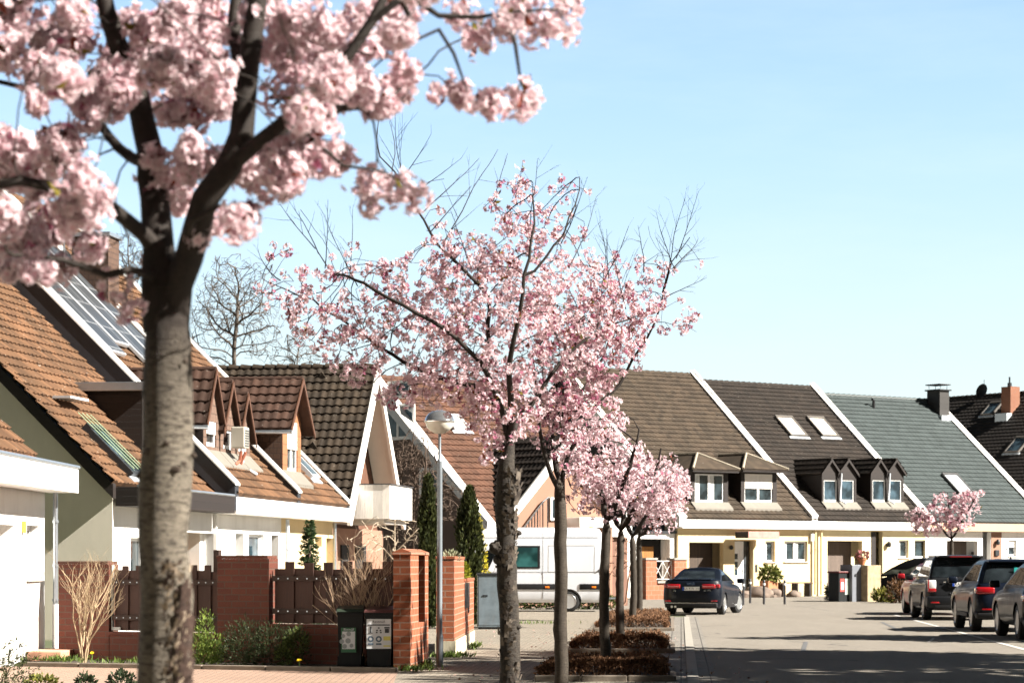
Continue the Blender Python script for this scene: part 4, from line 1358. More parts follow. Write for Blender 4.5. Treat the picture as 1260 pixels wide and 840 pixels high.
# second end wall beyond the gate with lower planter part
YD = 40.1
FD = Fr(P(559, 700, YD).x, YD, 88)
fr = FD
tD = thing('brick_wall', 'stepped red brick wall beyond the gate on a pale rendered footing', 'wall', fr.world(0, 0), R(fr.deg), 'red brick garden walls')
x1_ = fr.py(571, 700, 0)[0]; x2_ = fr.py(583, 700, 0)[0]
zA, zB = 1.55 + 9 * YD / F, fr.py(577, 711, 0)[1]
zf = .27
mb = MB(); mb.box(0, x1_, 0, .30, zf, zA - .05); mb.box(x1_ + .001, x2_, 0, .30, zf, zB - .05)
nx0, nx1 = x1_ + .15, x1_ + (x2_ - x1_) * .5
mb.build('masonry', WALLB_LIT, tD)
mb = MB(); mb.box(nx0, nx1, -.012, -.002, .75, zB - .08); mb.box(nx0 + 1.2, nx0 + 1.5, -.012, -.002, .65, .95); mb.build('niche', DWOOD, tD)
mb = MB(); cap_course(mb, 0, x1_, 0, .3, zA - .049); cap_course(mb, x1_ + .03, x2_, 0, .3, zB - .049); mb.build('coping', WALLB_LIT, tD)
mb = MB(); mb.box(-.02, x2_ + .02, -.02, .32, -.05, zf - .002); mb.build('footing', plain('pale rendered footing', (.50, .45, .33), .9, .15, 3, .3, 30, dirt=.5), tD)
PLANTER = fr.world((x1_ + x2_) / 2, .15, zB)

# utility cabinet
p0 = P(587.5, 772, 57.0)
cab = thing('utility_cabinet', 'grey metal cabinet standing on the pavement in front of the white van', 'cabinet', (p0.x, 57.0, 0), R(2))
wc, hc = 33 * 57 / F, 1.55 - 11.5 * 57 / F
mb = MB(); mb.bbox(0, wc, 0, .4, .05, hc - .05, .012); mb.build('cabinet_body', plain('blotchy grey cabinet paint', (.13, .165, .19), .45, .22, 5, dirt=.3), cab)
mb = MB(); mb.bbox(-.02, wc + .02, -.03, .43, hc - .05, hc, .01); mb.build('lid', BLACKM, cab)
mb = MB(); mb.bbox(.02, wc - .02, .02, .38, -.02, .05, .005); mb.build('base', BLACKM, cab)
mb = MB(); mb.box(.12, .24, -.02, -.001, .78, .81); mb.build('handle', BLACKP, cab)
mb = MB(); mb.box(.03, wc - .03, -.008, -.001, .1, hc - .1); mb.build('door', plain('blotchy grey cabinet paint', (.13, .165, .19), .45, .22, 5), cab)

# street lamp
YL = 36.4
lp = thing('street_lamp', 'slim grey street lamp with a domed white globe by the garden gate', 'street lamp', (P(541, 0, YL).x, YL, 0), 0)
zl = 1.55 + 160 * YL / F
mb = MB(); mb.tube([(0, 0, -.05), (0, 0, .45)], .055, 12); mb.tube([(0, 0, .45), (0, 0, .50), (0, 0, zl - .42)], [.055, .042, .042], 12); mb.tube([(0, 0, zl - .42), (0, 0, zl - .38), (0, 0, zl)], [.042, .022, .022], 10)
mb.build('post', plain('galvanised steel', (.20, .225, .245), .42, .1, 4, metal=.55), lp, smooth=40)
bowl = [(.03, zl - .01), (.08, zl + .005), (.14, zl + .04), (.19, zl + .09), (.215, zl + .155), (.222, zl + .175)]
mb = MB(); mb.lathe(bowl, 24); mb.build('lamp_bowl', plain('milky glass', (.72, .70, .60), .25, .04, 3), lp, smooth=80)
mb = MB(); mb.lathe([(.232, zl + .172), (.238, zl + .185), (.228, zl + .20), (.205, zl + .25), (.165, zl + .30), (.11, zl + .33), (.04, zl + .348), (0, zl + .35)], 24)
mb.build('lamp_dome', plain('polished dome', (.85, .86, .87), .12, .02, 3, metal=.9), lp, smooth=60)

# wheeled bins
BIN = plain('dark bin plastic', (.007, .009, .010), .55, .2, 5, .05, 60, dirt=.08, spec=.25)


def wheelie(label, px0, px1, y, htop, lidmat, rz):
    x0, x1 = (px0 - CX) * y / F, (px1 - CX) * y / F
    w = x1 - x0
    t = thing('wheeled_bin', label, 'bin', ((x0 + x1) / 2, y, 0), rz, 'wheeled bins by the brick wall')
    h = 1.55 - (htop - HY) * y / F
    mb = MB()
    b, tp = w * .40, w * .475
    vs = []
    for z, k, d in ((.06, b, .40), (h * .9, tp, .50)):
        vs += [(-k, .02 + (0.05 if z < .1 else 0), z), (k, .02 + (0.05 if z < .1 else 0), z), (k, d, z), (-k, d, z)]
    mb.mesh(vs, [(3, 2, 1, 0), (4, 5, 6, 7), (0, 1, 5, 4), (1, 2, 6, 5), (2, 3, 7, 6), (3, 0, 4, 7)])
    mb.bbox(-w * .49, w * .49, -.005, .53, h * .86, h * .905, .008)
    mb.build('body', BIN, t)
    mb = MB()
    mb.mesh([(-w * .5, -.03, h * .91), (w * .5, -.03, h * .91), (w * .5, .55, h * .91), (-w * .5, .55, h * .91), (-w * .48, -.0, h * .955), (w * .48, -.0, h * .955), (w * .46, .5, h), (-w * .46, .5, h)],
            [(3, 2, 1, 0), (4, 5, 6, 7), (0, 1, 5, 4), (1, 2, 6, 5), (2, 3, 7, 6), (3, 0, 4, 7)])
    mb.build('lid', lidmat, t)
    mb = MB(); mb.tube([(-w * .45, .56, h * .93), (w * .45, .56, h * .93)], .015, 8); mb.build('handle', BLACKP, t)
    for s in (-1, 1):
        mb = MB(); mb.tube([(s * w * .40, .46, .1), (s * w * .50, .46, .1)], .1, 14); mb.build('wheel', BLACKP, t)
    return t, w, h


def sign_on(t, x0, x1, z0, z1, y, bg):
    mb = MB(); mb.box(x0, x1, y - .004, y, z0, z1)
    return mb.build('sticker', bg, t)


STW = plain('white sticker', (.55, .57, .58), .5, .04, 8); STG = plain('green sticker', (.03, .12, .06), .5, .1, 8)
INK = plain('dark print', (.03, .035, .04), .6); INKB = plain('blue grey print', (.06, .10, .14), .6); INKY = plain('yellow print', (.55, .50, .12), .6); INKG = plain('grey print', (.25, .28, .28), .6)
b1, w, h = wheelie('dark wheeled bin with green-edged white sticker, standing left of its twin', 414, 447.5, 35.15, 745, plain('green black lid', (.02, .032, .02), .45, .2, 5), R(2))
st = sign_on(b1, -w * .33, w * .22, .26, .62, .015, STG)
mb = MB(); mb.box(-w * .29, w * .18, .005, .0105, .31, .565); mb.build('paper', STW, st)
mb = MB()
for cx_, cz_, r_ in ((-.10, .50, .03), (-.02, .53, .035), (-.12, .42, .035), (-.03, .43, .04), (-.08, .35, .035), (.02, .36, .03)):
    T = Matrix.Translation((cx_ + .0, .004, cz_)) @ Matrix.Rotation(R(90), 4, 'X')
    mb.lathe([(r_, 0), (r_ * .8, .001)], 9, T)
mb.build('pictograms', INKG, st)
text_mesh('lettering', 'Biomüll', .05, STW, st, Matrix.Translation((-w * .05, .006, .594)) @ RX, .001)
b2, w2_, h2_ = wheelie('dark wheeled bin with large white pictogram sticker and reddish lid, beside the brick end wall', 448, 484, 35.0, 746, plain('dirty red black lid', (.075, .028, .025), .5, .4, 7), R(-3))
st = sign_on(b2, -w2_ * .42, w2_ * .42, .32, .75, .012, STW)
mb = MB()
zz = .75
mb.box(-w2_ * .38, w2_ * .38, .002, .0075, .655, .672)
for k in range(3):
    cx_ = -w2_ * .28 + k * w2_ * .28
    if k == 0: mb.box(cx_ - .012, cx_ + .012, .002, .0075, .55, .64); mb.box(cx_ - .035, cx_ + .03, .002, .0075, .54, .549)
    elif k == 1:
        for dx, dz in ((-.025, .03), (.025, .03), (0, .065), (-.03, -.0), (.03, -.0)): mb.box(cx_ + dx - .012, cx_ + dx + .012, .002, .0075, .555 + dz - .01, .555 + dz + .01)
    else: mb.box(cx_ - .03, cx_ + .03, .002, .0075, .55, .61); mb.box(cx_ - .038, cx_ + .038, .002, .0075, .615, .635)
mb.build('pictograms', INK, st)
mb = MB()
for k in range(2):
    cx_ = -w2_ * .28 + k * w2_ * .28
    T = Matrix.Translation((cx_, .006, .46)) @ Matrix.Rotation(R(90), 4, 'X')
    mb.lathe([(.045, 0), (.045, .002)], 14, T); mb.box(cx_ - .04, cx_ + .04, .002, .007, .375, .40)
mb.build('round_symbols', INKB, st)
mb = MB()
for k in range(2):
    cx_ = -w2_ * .28 + k * w2_ * .28
    mb.lathe([(.022, 0), (.022, .002)], 12, Matrix.Translation((cx_, .0035, .46)) @ Matrix.Rotation(R(90), 4, 'X'))
mb.build('rings', STW, st)
mb = MB(); mb.box(w2_ * .16, w2_ * .40, .002, .0075, .44, .50); mb.box(w2_ * .16, w2_ * .40, .002, .0075, .35, .37); mb.build('yellow_box', INKY, st)
text_mesh('lettering', 'Restmüll', .052, INK, st, Matrix.Translation((0, .005, .71)) @ RX, .001)

# stone edge of the bed
e0, e1 = Vector((-7.4, 36.34, 0)), Vector((-1.62, 34.30, 0))
d_ = (e1 - e0); n_ = d_.length; ang = math.atan2(d_.y, d_.x)
for k in range(6):
    mb = MB(); a = n_ * k / 6
    T = Matrix.Translation(e0) @ Matrix.Rotation(ang, 4, 'Z')
    mb.bbox(a + .008, a + n_ / 6 - .008, -.05, .05, -.05, .075, .012, T)
    tag(mb.build('bed_edging', plain('weathered edging stone', (.16, .13, .10), .9, .25, 4, .5, 30, dirt=.5)), kind='structure')
# ------------------------------------------------------------------ vehicles
TYRE = plain('tyre rubber', (.013, .013, .013), .85, .2, 8)
RIM = plain('silver alloy', (.62, .63, .64), .28, .05, 5, metal=.9)
RIMD = plain('grey alloy', (.30, .31, .32), .3, .08, 5, metal=.9)
CGLASS = glass('dark car glass', (.010, .013, .015), .02)
REDL = plain('red lamp lens', (.28, .006, .009), .12, .1, 5, coat=1)
WHL = plain('clear lamp lens', (.7, .7, .7), .1, .05, 5, coat=1)
ORL = plain('orange lamp lens', (.9, .22, .01), .2, .05, 5, coat=1)
CHR = plain('chrome trim', (.75, .76, .77), .12, .02, 3, metal=1)
PLATE = plain('plate white', (.78, .79, .78), .4, .02, 3)
PLATEB = plain('plate blue band', (.015, .07, .42), .4, .05, 3)


def lerp_tab(tab, x):
    if x <= tab[0][0]: return tab[0][1]
    for (a, va), (b, vb) in zip(tab, tab[1:]):
        if x <= b:
            t = (x - a) / (b - a)
            return va + (vb - va) * t
    return tab[-1][1]


def smooth_tab(tab, x):
    if x <= tab[0][0]: return tab[0][1]
    for (a, va), (b, vb) in zip(tab, tab[1:]):
        if x <= b:
            t = (x - a) / (b - a); t = t * t * (3 - 2 * t)
            return va + (vb - va) * t
    return tab[-1][1]


def outline(xr, xf, w, rr, rf, n=7, m=14):
    """right half-plan of a car seen from above as (x, y) from the rear centre to the front centre, mirrored; y forward from xr to xf"""
    pts = []
    for k in range(4): pts.append(((w - rr[0]) * k / 4, xr))
    for k in range(n + 1):
        t = math.pi / 2 * k / n
        pts.append((w - rr[0] + rr[0] * math.sin(t), xr + rr[1] - rr[1] * math.cos(t)))
    for k in range(1, m):
        pts.append((w, xr + rr[1] + (xf - rf[1] - xr - rr[1]) * k / m))
    for k in range(n + 1):
        t = math.pi / 2 * k / n
        pts.append((w - rf[0] + rf[0] * math.cos(t), xf - rf[1] + rf[1] * math.sin(t)))
    for k in range(3, -1, -1): pts.append(((w - rf[0]) * k / 4, xf))
    left = [(-x, y) for x, y in reversed(pts[1:-1])]
    return pts + left


def loft(rings, cap_bottom=True):
    v, f = [], []
    n = len(rings[0])
    for r in rings: v += r
    for i in range(len(rings) - 1):
        for k in range(n):
            k2 = (k + 1) % n
            f.append((i * n + k, i * n + k2, (i + 1) * n + k2, (i + 1) * n + k))
    if cap_bottom: f.append(tuple(range(n))[::-1])
    f.append(tuple((len(rings) - 1) * n + k for k in range(n)))
    return v, f


def car(spec, label, cat, name, x, y, heading, paintmat, group=None, plate=None, rim=RIM):
    """rear bumper centre at (x, y); heading in radians, 0 = pointing along +y; local +y is forward"""
    S = spec
    root = thing(name, label, cat, (x, y, 0), -heading, group)
    L, W = S['L'], S['W'] / 2
    zb = S['zb']
    # lower body rings
    rings = []
    for v_, wk, xr_, xf_ in S['low']:
        o = outline(xr_, L - xf_, W * wk, S['rr'], S['rf'])
        rings.append([(px, py, zb + (lerp_tab(S['belt'], py) - zb) * v_) for px, py in o])
    top = S['belt']
    o = rings[-1]
    for sc, up in ((.90, .02), (.6, .04), (.2, .05)):
        rings.append([(p[0] * sc, (p[1] - L / 2) * (1 - (1 - sc) * .1) + L / 2, p[2] + up) for p in o])
    v, f = loft(rings)
    bm = bmesh.new()
    bv = [bm.verts.new(p) for p in v]
    for q in f: bm.faces.new([bv[i] for i in q])
    bmesh.ops.recalc_face_normals(bm, faces=bm.faces[:])
    me = bpy.data.meshes.new('body'); bm.to_mesh(me); bm.free()
    body = bpy.data.objects.new('body', me); COL.objects.link(body)
    # wheel arches cut with a boolean
    cm = MB()
    wr = S['wheel']
    for yy in S['axles']:
        for s in (-1, 1):
            cm.tube([(s * (W - .34), yy, wr * .98), (s * (W + .2), yy, wr * .98)], wr * 1.16, 28)
    cut = cm.build('cutter', paintmat)
    md = body.modifiers.new('b', 'BOOLEAN'); md.operation = 'DIFFERENCE'; md.object = cut; md.solver = 'EXACT'
    dg = bpy.context.evaluated_depsgraph_get()
    me2 = bpy.data.meshes.new_from_object(body.evaluated_get(dg))
    bpy.data.objects.remove(cut); bpy.data.objects.remove(body); bpy.data.meshes.remove(me)
    # cabin joined to the body
    crings = []
    cab = S['cabin']       # rows: v, half width, rear y, front y
    zr, zbelt = S['roof'], S['cbase']
    for v_, hw, yr, yf in cab:
        o = outline(yr, yf, hw, S['crr'], S['crf'])
        crings.append([(p[0], p[1], zbelt + (zr - zbelt) * v_ - (S.get('roofdrop', 0) * v_ * max(0, (yr + 1.6 - p[1])) / 1.6 if p[1] < yr + 1.6 else 0)) for p in o])
    o = crings[-1]; yc = sum(p[1] for p in o) / len(o)
    for sc, up in ((.93, .025), (.7, .045), (.3, .06)):
        crings.append([(p[0] * sc, yc + (p[1] - yc) * (1 - (1 - sc) * .55), p[2] + up) for p in o])
    cv, cf = loft(crings, False)
    bm = bmesh.new(); bm.from_mesh(me2)
    bv = [bm.verts.new(p) for p in cv]
    nf = [bm.faces.new([bv[i] for i in q]) for q in cf]
    bmesh.ops.recalc_face_normals(bm, faces=nf)
    bm.to_mesh(me2); bm.free()
    me2.materials.clear(); me2.materials.append(paintmat)
    me2.polygons.foreach_set('use_smooth', [True] * len(me2.polygons)); me2.set_sharp_from_angle(angle=R(32))
    me2.name = 'body'
    body = bpy.data.objects.new('body', me2); COL.objects.link(body); body.parent = root

    # a point of the cabin skin: ring parameter k (float index), height v, pushed out by d
    vs = [c[0] for c in cab]

    def skin(k, v_, d):
        for i in range(len(vs) - 1):
            if v_ <= vs[i + 1] or i == len(vs) - 2: break
        t = (v_ - vs[i]) / (vs[i + 1] - vs[i])
        n = len(crings[0]); k %= n
        k0 = int(math.floor(k)); fk = k - k0
        def at(r, j): return Vector(r[j % n])
        def pt(kk, tt):
            j = int(math.floor(kk)); q = kk - j
            a = at(crings[i], j).lerp(at(crings[i], j + 1), q); b = at(crings[i + 1], j).lerp(at(crings[i + 1], j + 1), q)
            return a.lerp(b, tt)
        p = pt(k, t)
        e1 = pt(k + .3, t) - pt(k - .3, t); e2 = pt(k, min(1, t + .2)) - pt(k, max(0, t - .2))
        nn = e1.cross(e2)
        if nn.length > 1e-9: nn.normalize()
        if nn.dot(Vector((p.x, p.y - yc, 0))) < 0: nn = -nn
        return p + nn * d

    def panel(pname, ka, kb, va, vb, mat, d=.006, nk=8, nv=4, sk=(0, 0), rr=None, parent=root):
        mb = MB(); pts = []
        for j in range(nv + 1):
            vv = va + (vb - va) * j / nv
            fa = ka + sk[0] * j / nv; fb = kb + sk[1] * j / nv
            for i in range(nk + 1): pts.append(skin(fa + (fb - fa) * i / nk, vv, d))
        fs = [(j * (nk + 1) + i, j * (nk + 1) + i + 1, (j + 1) * (nk + 1) + i + 1, (j + 1) * (nk + 1) + i) for j in range(nv) for i in range(nk)]
        mb.mesh(pts, fs)
        return mb.build(pname, mat, parent, smooth=60)

    n = len(crings[0])
    # indices: 0..3 rear half, 4..11 corner, then 13 side, corner, front; mirrored
    g0, g1_ = S['rglass']
    panel('rear_window', -S.get('rgk', 7.5), S.get('rgk', 7.5), g0, g1_, CGLASS, nk=16)
    for a, b, va, vb, sa, sb in S['sides']:
        panel('side_window', a, b, va, vb, S.get('glass', CGLASS), sk=(sa, sb))
        panel('side_window', n - b, n - a, va, vb, S.get('glass', CGLASS), sk=(-sb, -sa))
    h = n / 2
    panel('windscreen', h - 6.5, h + 6.5, .06, .93, CGLASS, nk=14)
    # wheels
    for yy in S['axles']:
        for s in (-1, 1):
            T = Matrix.Translation((s * (W - .13), yy, wr)) @ Matrix.Rotation(R(90) * s, 4, 'Y')
            if yy > L / 2 and S.get('steer'): T = Matrix.Translation((s * (W - .13), yy, wr)) @ Matrix.Rotation(S['steer'], 4, 'Z') @ Matrix.Rotation(R(90) * s, 4, 'Y')
            mb = MB(); t = .11
            mb.lathe([(wr * .66, -t), (wr * .9, -t), (wr * .985, -t * .8), (wr, -t * .4), (wr, t * .4), (wr * .985, t * .8), (wr * .9, t), (wr * .68, t), (wr * .66, t * .5), (wr * .66, -t)], 28, T)
            wh = mb.build('wheel', TYRE, root, smooth=40)
            mb = MB()
            mb.lathe([(wr * .70, t * .92), (wr * .66, t * 1.02), (wr * .62, t * .9), (wr * .60, t * .2)], 28, T)
            ns = S.get('spokes', 5)
            for k in range(ns):
                T2 = T @ Matrix.Rotation(2 * math.pi * k / ns, 4, 'Z')
                mb.mesh([(-.045, .03, t * .75), (.045, .03, t * .75), (.03, wr * .64, t * .85), (-.03, wr * .64, t * .85), (-.045, .03, t * .3), (.045, .03, t * .3), (.03, wr * .64, t * .3), (-.03, wr * .64, t * .3)],
                        [(0, 1, 2, 3), (4, 5, 1, 0), (5, 6, 2, 1), (6, 7, 3, 2), (7, 4, 0, 3)], T2)
            mb.lathe([(0, t * .85), (.06, t * .8), (.07, t * .3)], 12, T)
            if S.get('hubcap'): mb.lathe([(.0, t * .7), (wr * .4, t * .62), (wr * .64, t * .45)], 20, T)
            mb.build('rim', rim, wh, smooth=35)
            mb = MB(); mb.lathe([(0, t * .1), (wr * .62, t * .1)], 20, T); mb.build('brake_disc', plain('dark hub', (.03, .03, .03), .6, .2), wh)
    # number plate
    if plate:
        pz, py_, sz = plate['z'], plate['y'], plate.get('w', .52)
        mb = MB(); mb.box(-sz / 2, sz / 2, py_ - .012, py_, pz - .055, pz + .055)
        pl = mb.build('number_plate', PLATE, root)
        mb = MB(); mb.box(-sz / 2, -sz / 2 + .055, py_ - .0145, py_ - .0125, pz - .055, pz + .055); mb.build('blue_band', PLATEB, pl)
        text_mesh('lettering', plate['text'], .105, INK, pl, Matrix.Translation((.03, py_ - .0135, pz)) @ RX, .001)
    for s in (-1, 1):
        mx, my, mz = S['mirror']
        mb = MB(); mb.bbox(s * (W - .02) if s > 0 else -(W + .2), s * (W + .2) if s > 0 else -(W - .02), my, my + .12, mz, mz + .16, .035)
        mb.build('wing_mirror', S.get('mirrormat', paintmat), root, smooth=60)
    return root, skin, panel, n


def lamp(root, nm, boxes, mat, b=.015):
    out = []
    for bx in boxes:
        mb = MB(); mb.bbox(*bx, b); out.append(mb.build(nm, mat, root, smooth=50))
    return out


SEDAN = dict(L=4.46, W=1.80, zb=.20, wheel=.32, axles=(.93, 3.57), rr=(.42, .30), rf=(.5, .5), steer=R(-14),
             belt=[(0, 1.00), (.35, 1.06), (1.2, .99), (2.2, .93), (3.2, .90), (3.7, .85), (4.2, .70), (4.46, .62)],
             low=[(0, .90, .12, .10), (.16, .97, .03, .02), (.35, 1.0, .0, 0), (.62, 1.0, .03, .0), (.80, .985, .045, .05), (.93, .95, .05, .09), (1.0, .91, .07, .14)],
             roof=1.37, cbase=.93, crr=(.30, .12), crf=(.35, .2),
             cabin=[(0, .80, .42, 3.32), (.12, .795, .55, 3.2), (.5, .71, 1.02, 2.78), (.85, .625, 1.42, 2.35), (1.0, .57, 1.66, 2.12)],
             rglass=(.16, .88), rgk=6.2, sides=[(12.5, 16.4, .2, .84, 1.2, .2), (16.7, 23.2, .2, .84, .2, -2.5)], mirror=(0, 3.05, .93))
SUV = dict(L=4.80, W=1.93, zb=.28, wheel=.375, axles=(.98, 3.72), rr=(.32, .22), rf=(.5, .45),
           belt=[(0, 1.12), (1.2, 1.12), (3.2, 1.08), (3.8, 1.05), (4.5, .95), (4.8, .85)],
           low=[(0, .90, .12, .10), (.14, .98, .02, .02), (.32, 1.0, .0, 0), (.60, 1.0, .0, .0), (.80, .985, .05, .04), (.93, .96, .06, .08), (1.0, .93, .07, .12)],
           roof=1.73, cbase=1.05, crr=(.16, .12), crf=(.3, .2),
           cabin=[(0, .875, .10, 3.55), (.12, .865, .14, 3.45), (.5, .80, .28, 3.0), (.88, .72, .46, 2.55), (1.0, .66, .52, 2.35)],
           rglass=(.18, .86), rgk=7.0, sides=[(9.8, 13.6, .22, .86, .3, .1), (14.0, 18.0, .22, .86, .1, 0), (18.3, 24.0, .22, .86, 0, -2.0)], mirror=(0, 3.2, 1.08))
SUV2 = dict(SUV); SUV2.update(L=4.70, W=1.88, roof=1.60, cbase=1.02, crr=(.26, .2),
                              low=[(0, .88, .16, .10), (.14, .97, .04, .02), (.32, 1.0, .0, 0), (.62, 1.0, .03, .0), (.82, .985, .10, .04), (.93, .955, .13, .08), (1.0, .92, .16, .12)],
                              cabin=[(0, .86, .14, 3.5), (.12, .85, .2, 3.4), (.5, .77, .40, 2.95), (.86, .68, .58, 2.5), (1.0, .61, .74, 2.3)],
                              rglass=(.16, .86), belt=[(0, 1.08), (1.2, 1.09), (3.2, 1.04), (3.8, 1.0), (4.4, .9), (4.7, .8)])

# dark blue sedan on the left
PB = paint('midnight blue paint', (.002, .004, .009), .0, .4)
yA = 73.0
xA = ((816 + 884) / 2 - CX) * yA / F
SED, skin, panel, n = car(SEDAN, 'dark blue sedan stopped on the left with its rear plate towards the viewer', 'car', 'parked_car', xA, yA, R(15), PB, None, dict(z=.795, y=.025, text='KA RW 144'))
for s in (-1, 1):
    x0, x1 = (.33, .74)
    a, b = (x0, x1) if s > 0 else (-x1, -x0)
    l_, = lamp(SED, 'tail_light', [(a, b, .02, .16, .80, .93)], REDL, .03)
    mb = MB(); mb.box(a + .03, b - .03, .012, .0195, .85, .875); mb.build('light_strip', plain('pink lit strip', (.75, .2, .22), .3), l_)
    a, b = (.70, .86) if s > 0 else (-.86, -.70)
    mb = MB(); mb.bbox(a, b, .13, .36, .81, .93, .03); mb.build('tail_light', REDL, SED, smooth=50)
lamp(SED, 'reflector', [(-.80, -.62, .0, .06, .40, .44), (.62, .80, .0, .06, .40, .44)], REDL, .008)
mb = MB(); mb.bbox(-.80, .80, -.015, .2, .22, .37, .03); bp = mb.build('rear_bumper', BLACKP, SED, smooth=50)
mb = MB(); mb.box(-.78, .78, -.022, -.016, .355, .372); mb.build('chrome_strip', CHR, bp)
for x in (-.58, -.47):
    mb = MB(); mb.tube([(x, -.03, .25), (x, .2, .25)], .035, 12); mb.build('exhaust_pipe', CHR, SED, smooth=50)
mb = MB()
for k in range(4):
    T = Matrix.Translation((-.09 + k * .06, .012, .945)) @ Matrix.Rotation(R(80), 4, 'X')
    mb.lathe([(.032, -.004), (.039, -.004), (.039, .004), (.032, .004), (.032, -.004)], 16, T)
mb.build('ring_emblem', CHR, SED)
text_mesh('lettering', 'A3', .075, CHR, SED, Matrix.Translation((-.50, .018, .735)) @ RX)
text_mesh('lettering', '35 TFSI', .07, CHR, SED, Matrix.Translation((.50, .018, .735)) @ RX)
mb = MB(); p_ = skin(0, 1.0, .0); mb.mesh([(-.015, p_.y + .25, 1.40), (.015, p_.y + .25, 1.40), (0, p_.y + .38, 1.41), (0, p_.y + .26, 1.50)], [(0, 1, 3), (1, 2, 3), (2, 0, 3)]); mb.build('roof_antenna', BLACKP, SED)
mb = MB(); mb.bbox(-.6, .6, .10, .30, 1.055, 1.085, .012); mb.build('boot_spoiler', PB, SED, smooth=50)

# grey off-roader with upright tailgate
PG = paint('dark grey metallic paint', (.011, .012, .014), .05, .4)
yR = 65.9
xR = 11.25 + .965
HD_ = math.atan(.05)
RAN, skin, panel, n = car(SUV, 'dark grey boxy off-roader with upright tailgate and white-and-red tail lights', 'car', 'parked_car', xR + .05, yR, HD_, PG, 'cars parked along the right side', dict(z=.99, y=-.0, text='KA SE 418'), RIMD)
mb = MB(); mb.bbox(-.36, .36, -.025, .06, .90, 1.075, .02); mb.build('plate_recess', PG, RAN)
for o in list(RAN.children):
    if o.name.startswith('number_plate'): o.location.y = -.03
for s in (-1, 1):
    a, b = (.70, .92) if s > 0 else (-.92, -.70)
    l_, = lamp(RAN, 'tail_light', [(a, b, -.02, .2, .86, 1.10)], WHL, .03)
    mb = MB(); mb.bbox(a + .0, b - .0, -.028, .21, .775, .875, .02); mb.bbox(a - .004 if s < 0 else b - .03, a + .03 if s < 0 else b + .004, -.024, .21, .87, 1.11, .01); mb.build('red_lens', REDL, l_, smooth=50)
mb = MB(); mb.bbox(-.95, .95, -.045, .25, .34, .66, .05); bp = mb.build('rear_bumper', PG, RAN, smooth=50)
mb = MB(); mb.bbox(-.75, .75, -.052, .2, .28, .42, .02); mb.build('bumper_valance', BLACKP, bp, smooth=50)
lamp(RAN, 'reflector', [(-.85, -.62, -.055, .0, .47, .51), (.62, .85, -.055, .0, .47, .51)], REDL, .006)
mb = MB(); mb.lathe([(0, .012), (.045, .008), (.05, 0)], 14, Matrix.Translation((-.47, .035, 1.06)) @ Matrix.Rotation(R(90), 4, 'X') @ Matrix.Scale(.6, 4, (0, 1, 0))); mb.build('oval_badge', CHR, RAN)
text_mesh('lettering', 'R A N G E   R O V E R', .07, CHR, RAN, Matrix.Translation((0, -.006, .735)) @ RX)
pp = skin(0, .97, .0)
mb = MB(); mb.bbox(-.62, .62, .26, .58, 1.715, 1.765, .015); sp = mb.build('roof_spoiler', PG, RAN, smooth=50)
mb = MB(); mb.bbox(-.3, .3, .245, .3, 1.725, 1.75, .006); mb.build('brake_light', REDL, sp)
mb = MB(); mb.tube([(-.1, .16, 1.17), (.25, .2, 1.21)], .012, 6); mb.build('rear_wiper', BLACKP, RAN)
for s in (-1, 1):
    mb = MB(); mb.tube([(s * .64, .7, 1.755), (s * .64, 2.3, 1.765)], .02, 6); mb.build('roof_rail', CHR, RAN)
    mb = MB(); mb.box(s * .945 - .025 if s < 0 else .92, s * .945 + .025 if s < 0 else .97, 1.5, 3.3, .36, .43); mb.build('side_sill', BLACKP, RAN)

# dark blue SUV
PD = paint('dark blue metallic paint', (.003, .006, .014), .0, .38)
yX = 54.6
SX, skin, panel, n = car(SUV2, 'dark blue rounded SUV with a turquoise bag in its rear window', 'car', 'parked_car', (1200 - CX) * yX / F + .96, yX, HD_, PD, 'cars parked along the right side', dict(z=.85, y=.05, text='KA BM 72'), RIMD)
for s in (-1, 1):
    a, b = (.50, .93) if s > 0 else (-.93, -.50)
    lamp(SX, 'tail_light', [(a, b, .05, .35, .86, 1.02)], REDL, .04)
    a, b = (.55, .80) if s > 0 else (-.80, -.55)
    lamp(SX, 'reflector', [(a, b, -.01, .1, .50, .535)], REDL, .006)
mb = MB(); mb.bbox(-.92, .92, -.0, .3, .30, .45, .04); mb.build('rear_bumper', BLACKP, SX, smooth=50)
mb = MB(); mb.mesh([(-.02, 1.0, 1.64), (.02, 1.0, 1.64), (0, 1.2, 1.66), (0, 1.0, 1.74)], [(0, 1, 3), (1, 2, 3), (2, 0, 3)]); mb.build('roof_antenna', BLACKP, SX)
mb = MB(); mb.bbox(-.02, .34, .40, .42, 1.22, 1.46, .004); mb.build('window_bag', plain('turquoise bag', (.02, .42, .40), .5, .1), SX)
mb = MB(); mb.bbox(-.58, .58, .46, .9, 1.575, 1.615, .015); mb.build('roof_spoiler', PD, SX, smooth=50)
for s in (-1, 1):
    mb = MB(); mb.box(*((-.945, -.90) if s < 0 else (.90, .945)), 1.45, 3.25, .33, .42); mb.build('side_sill', BLACKP, SX)

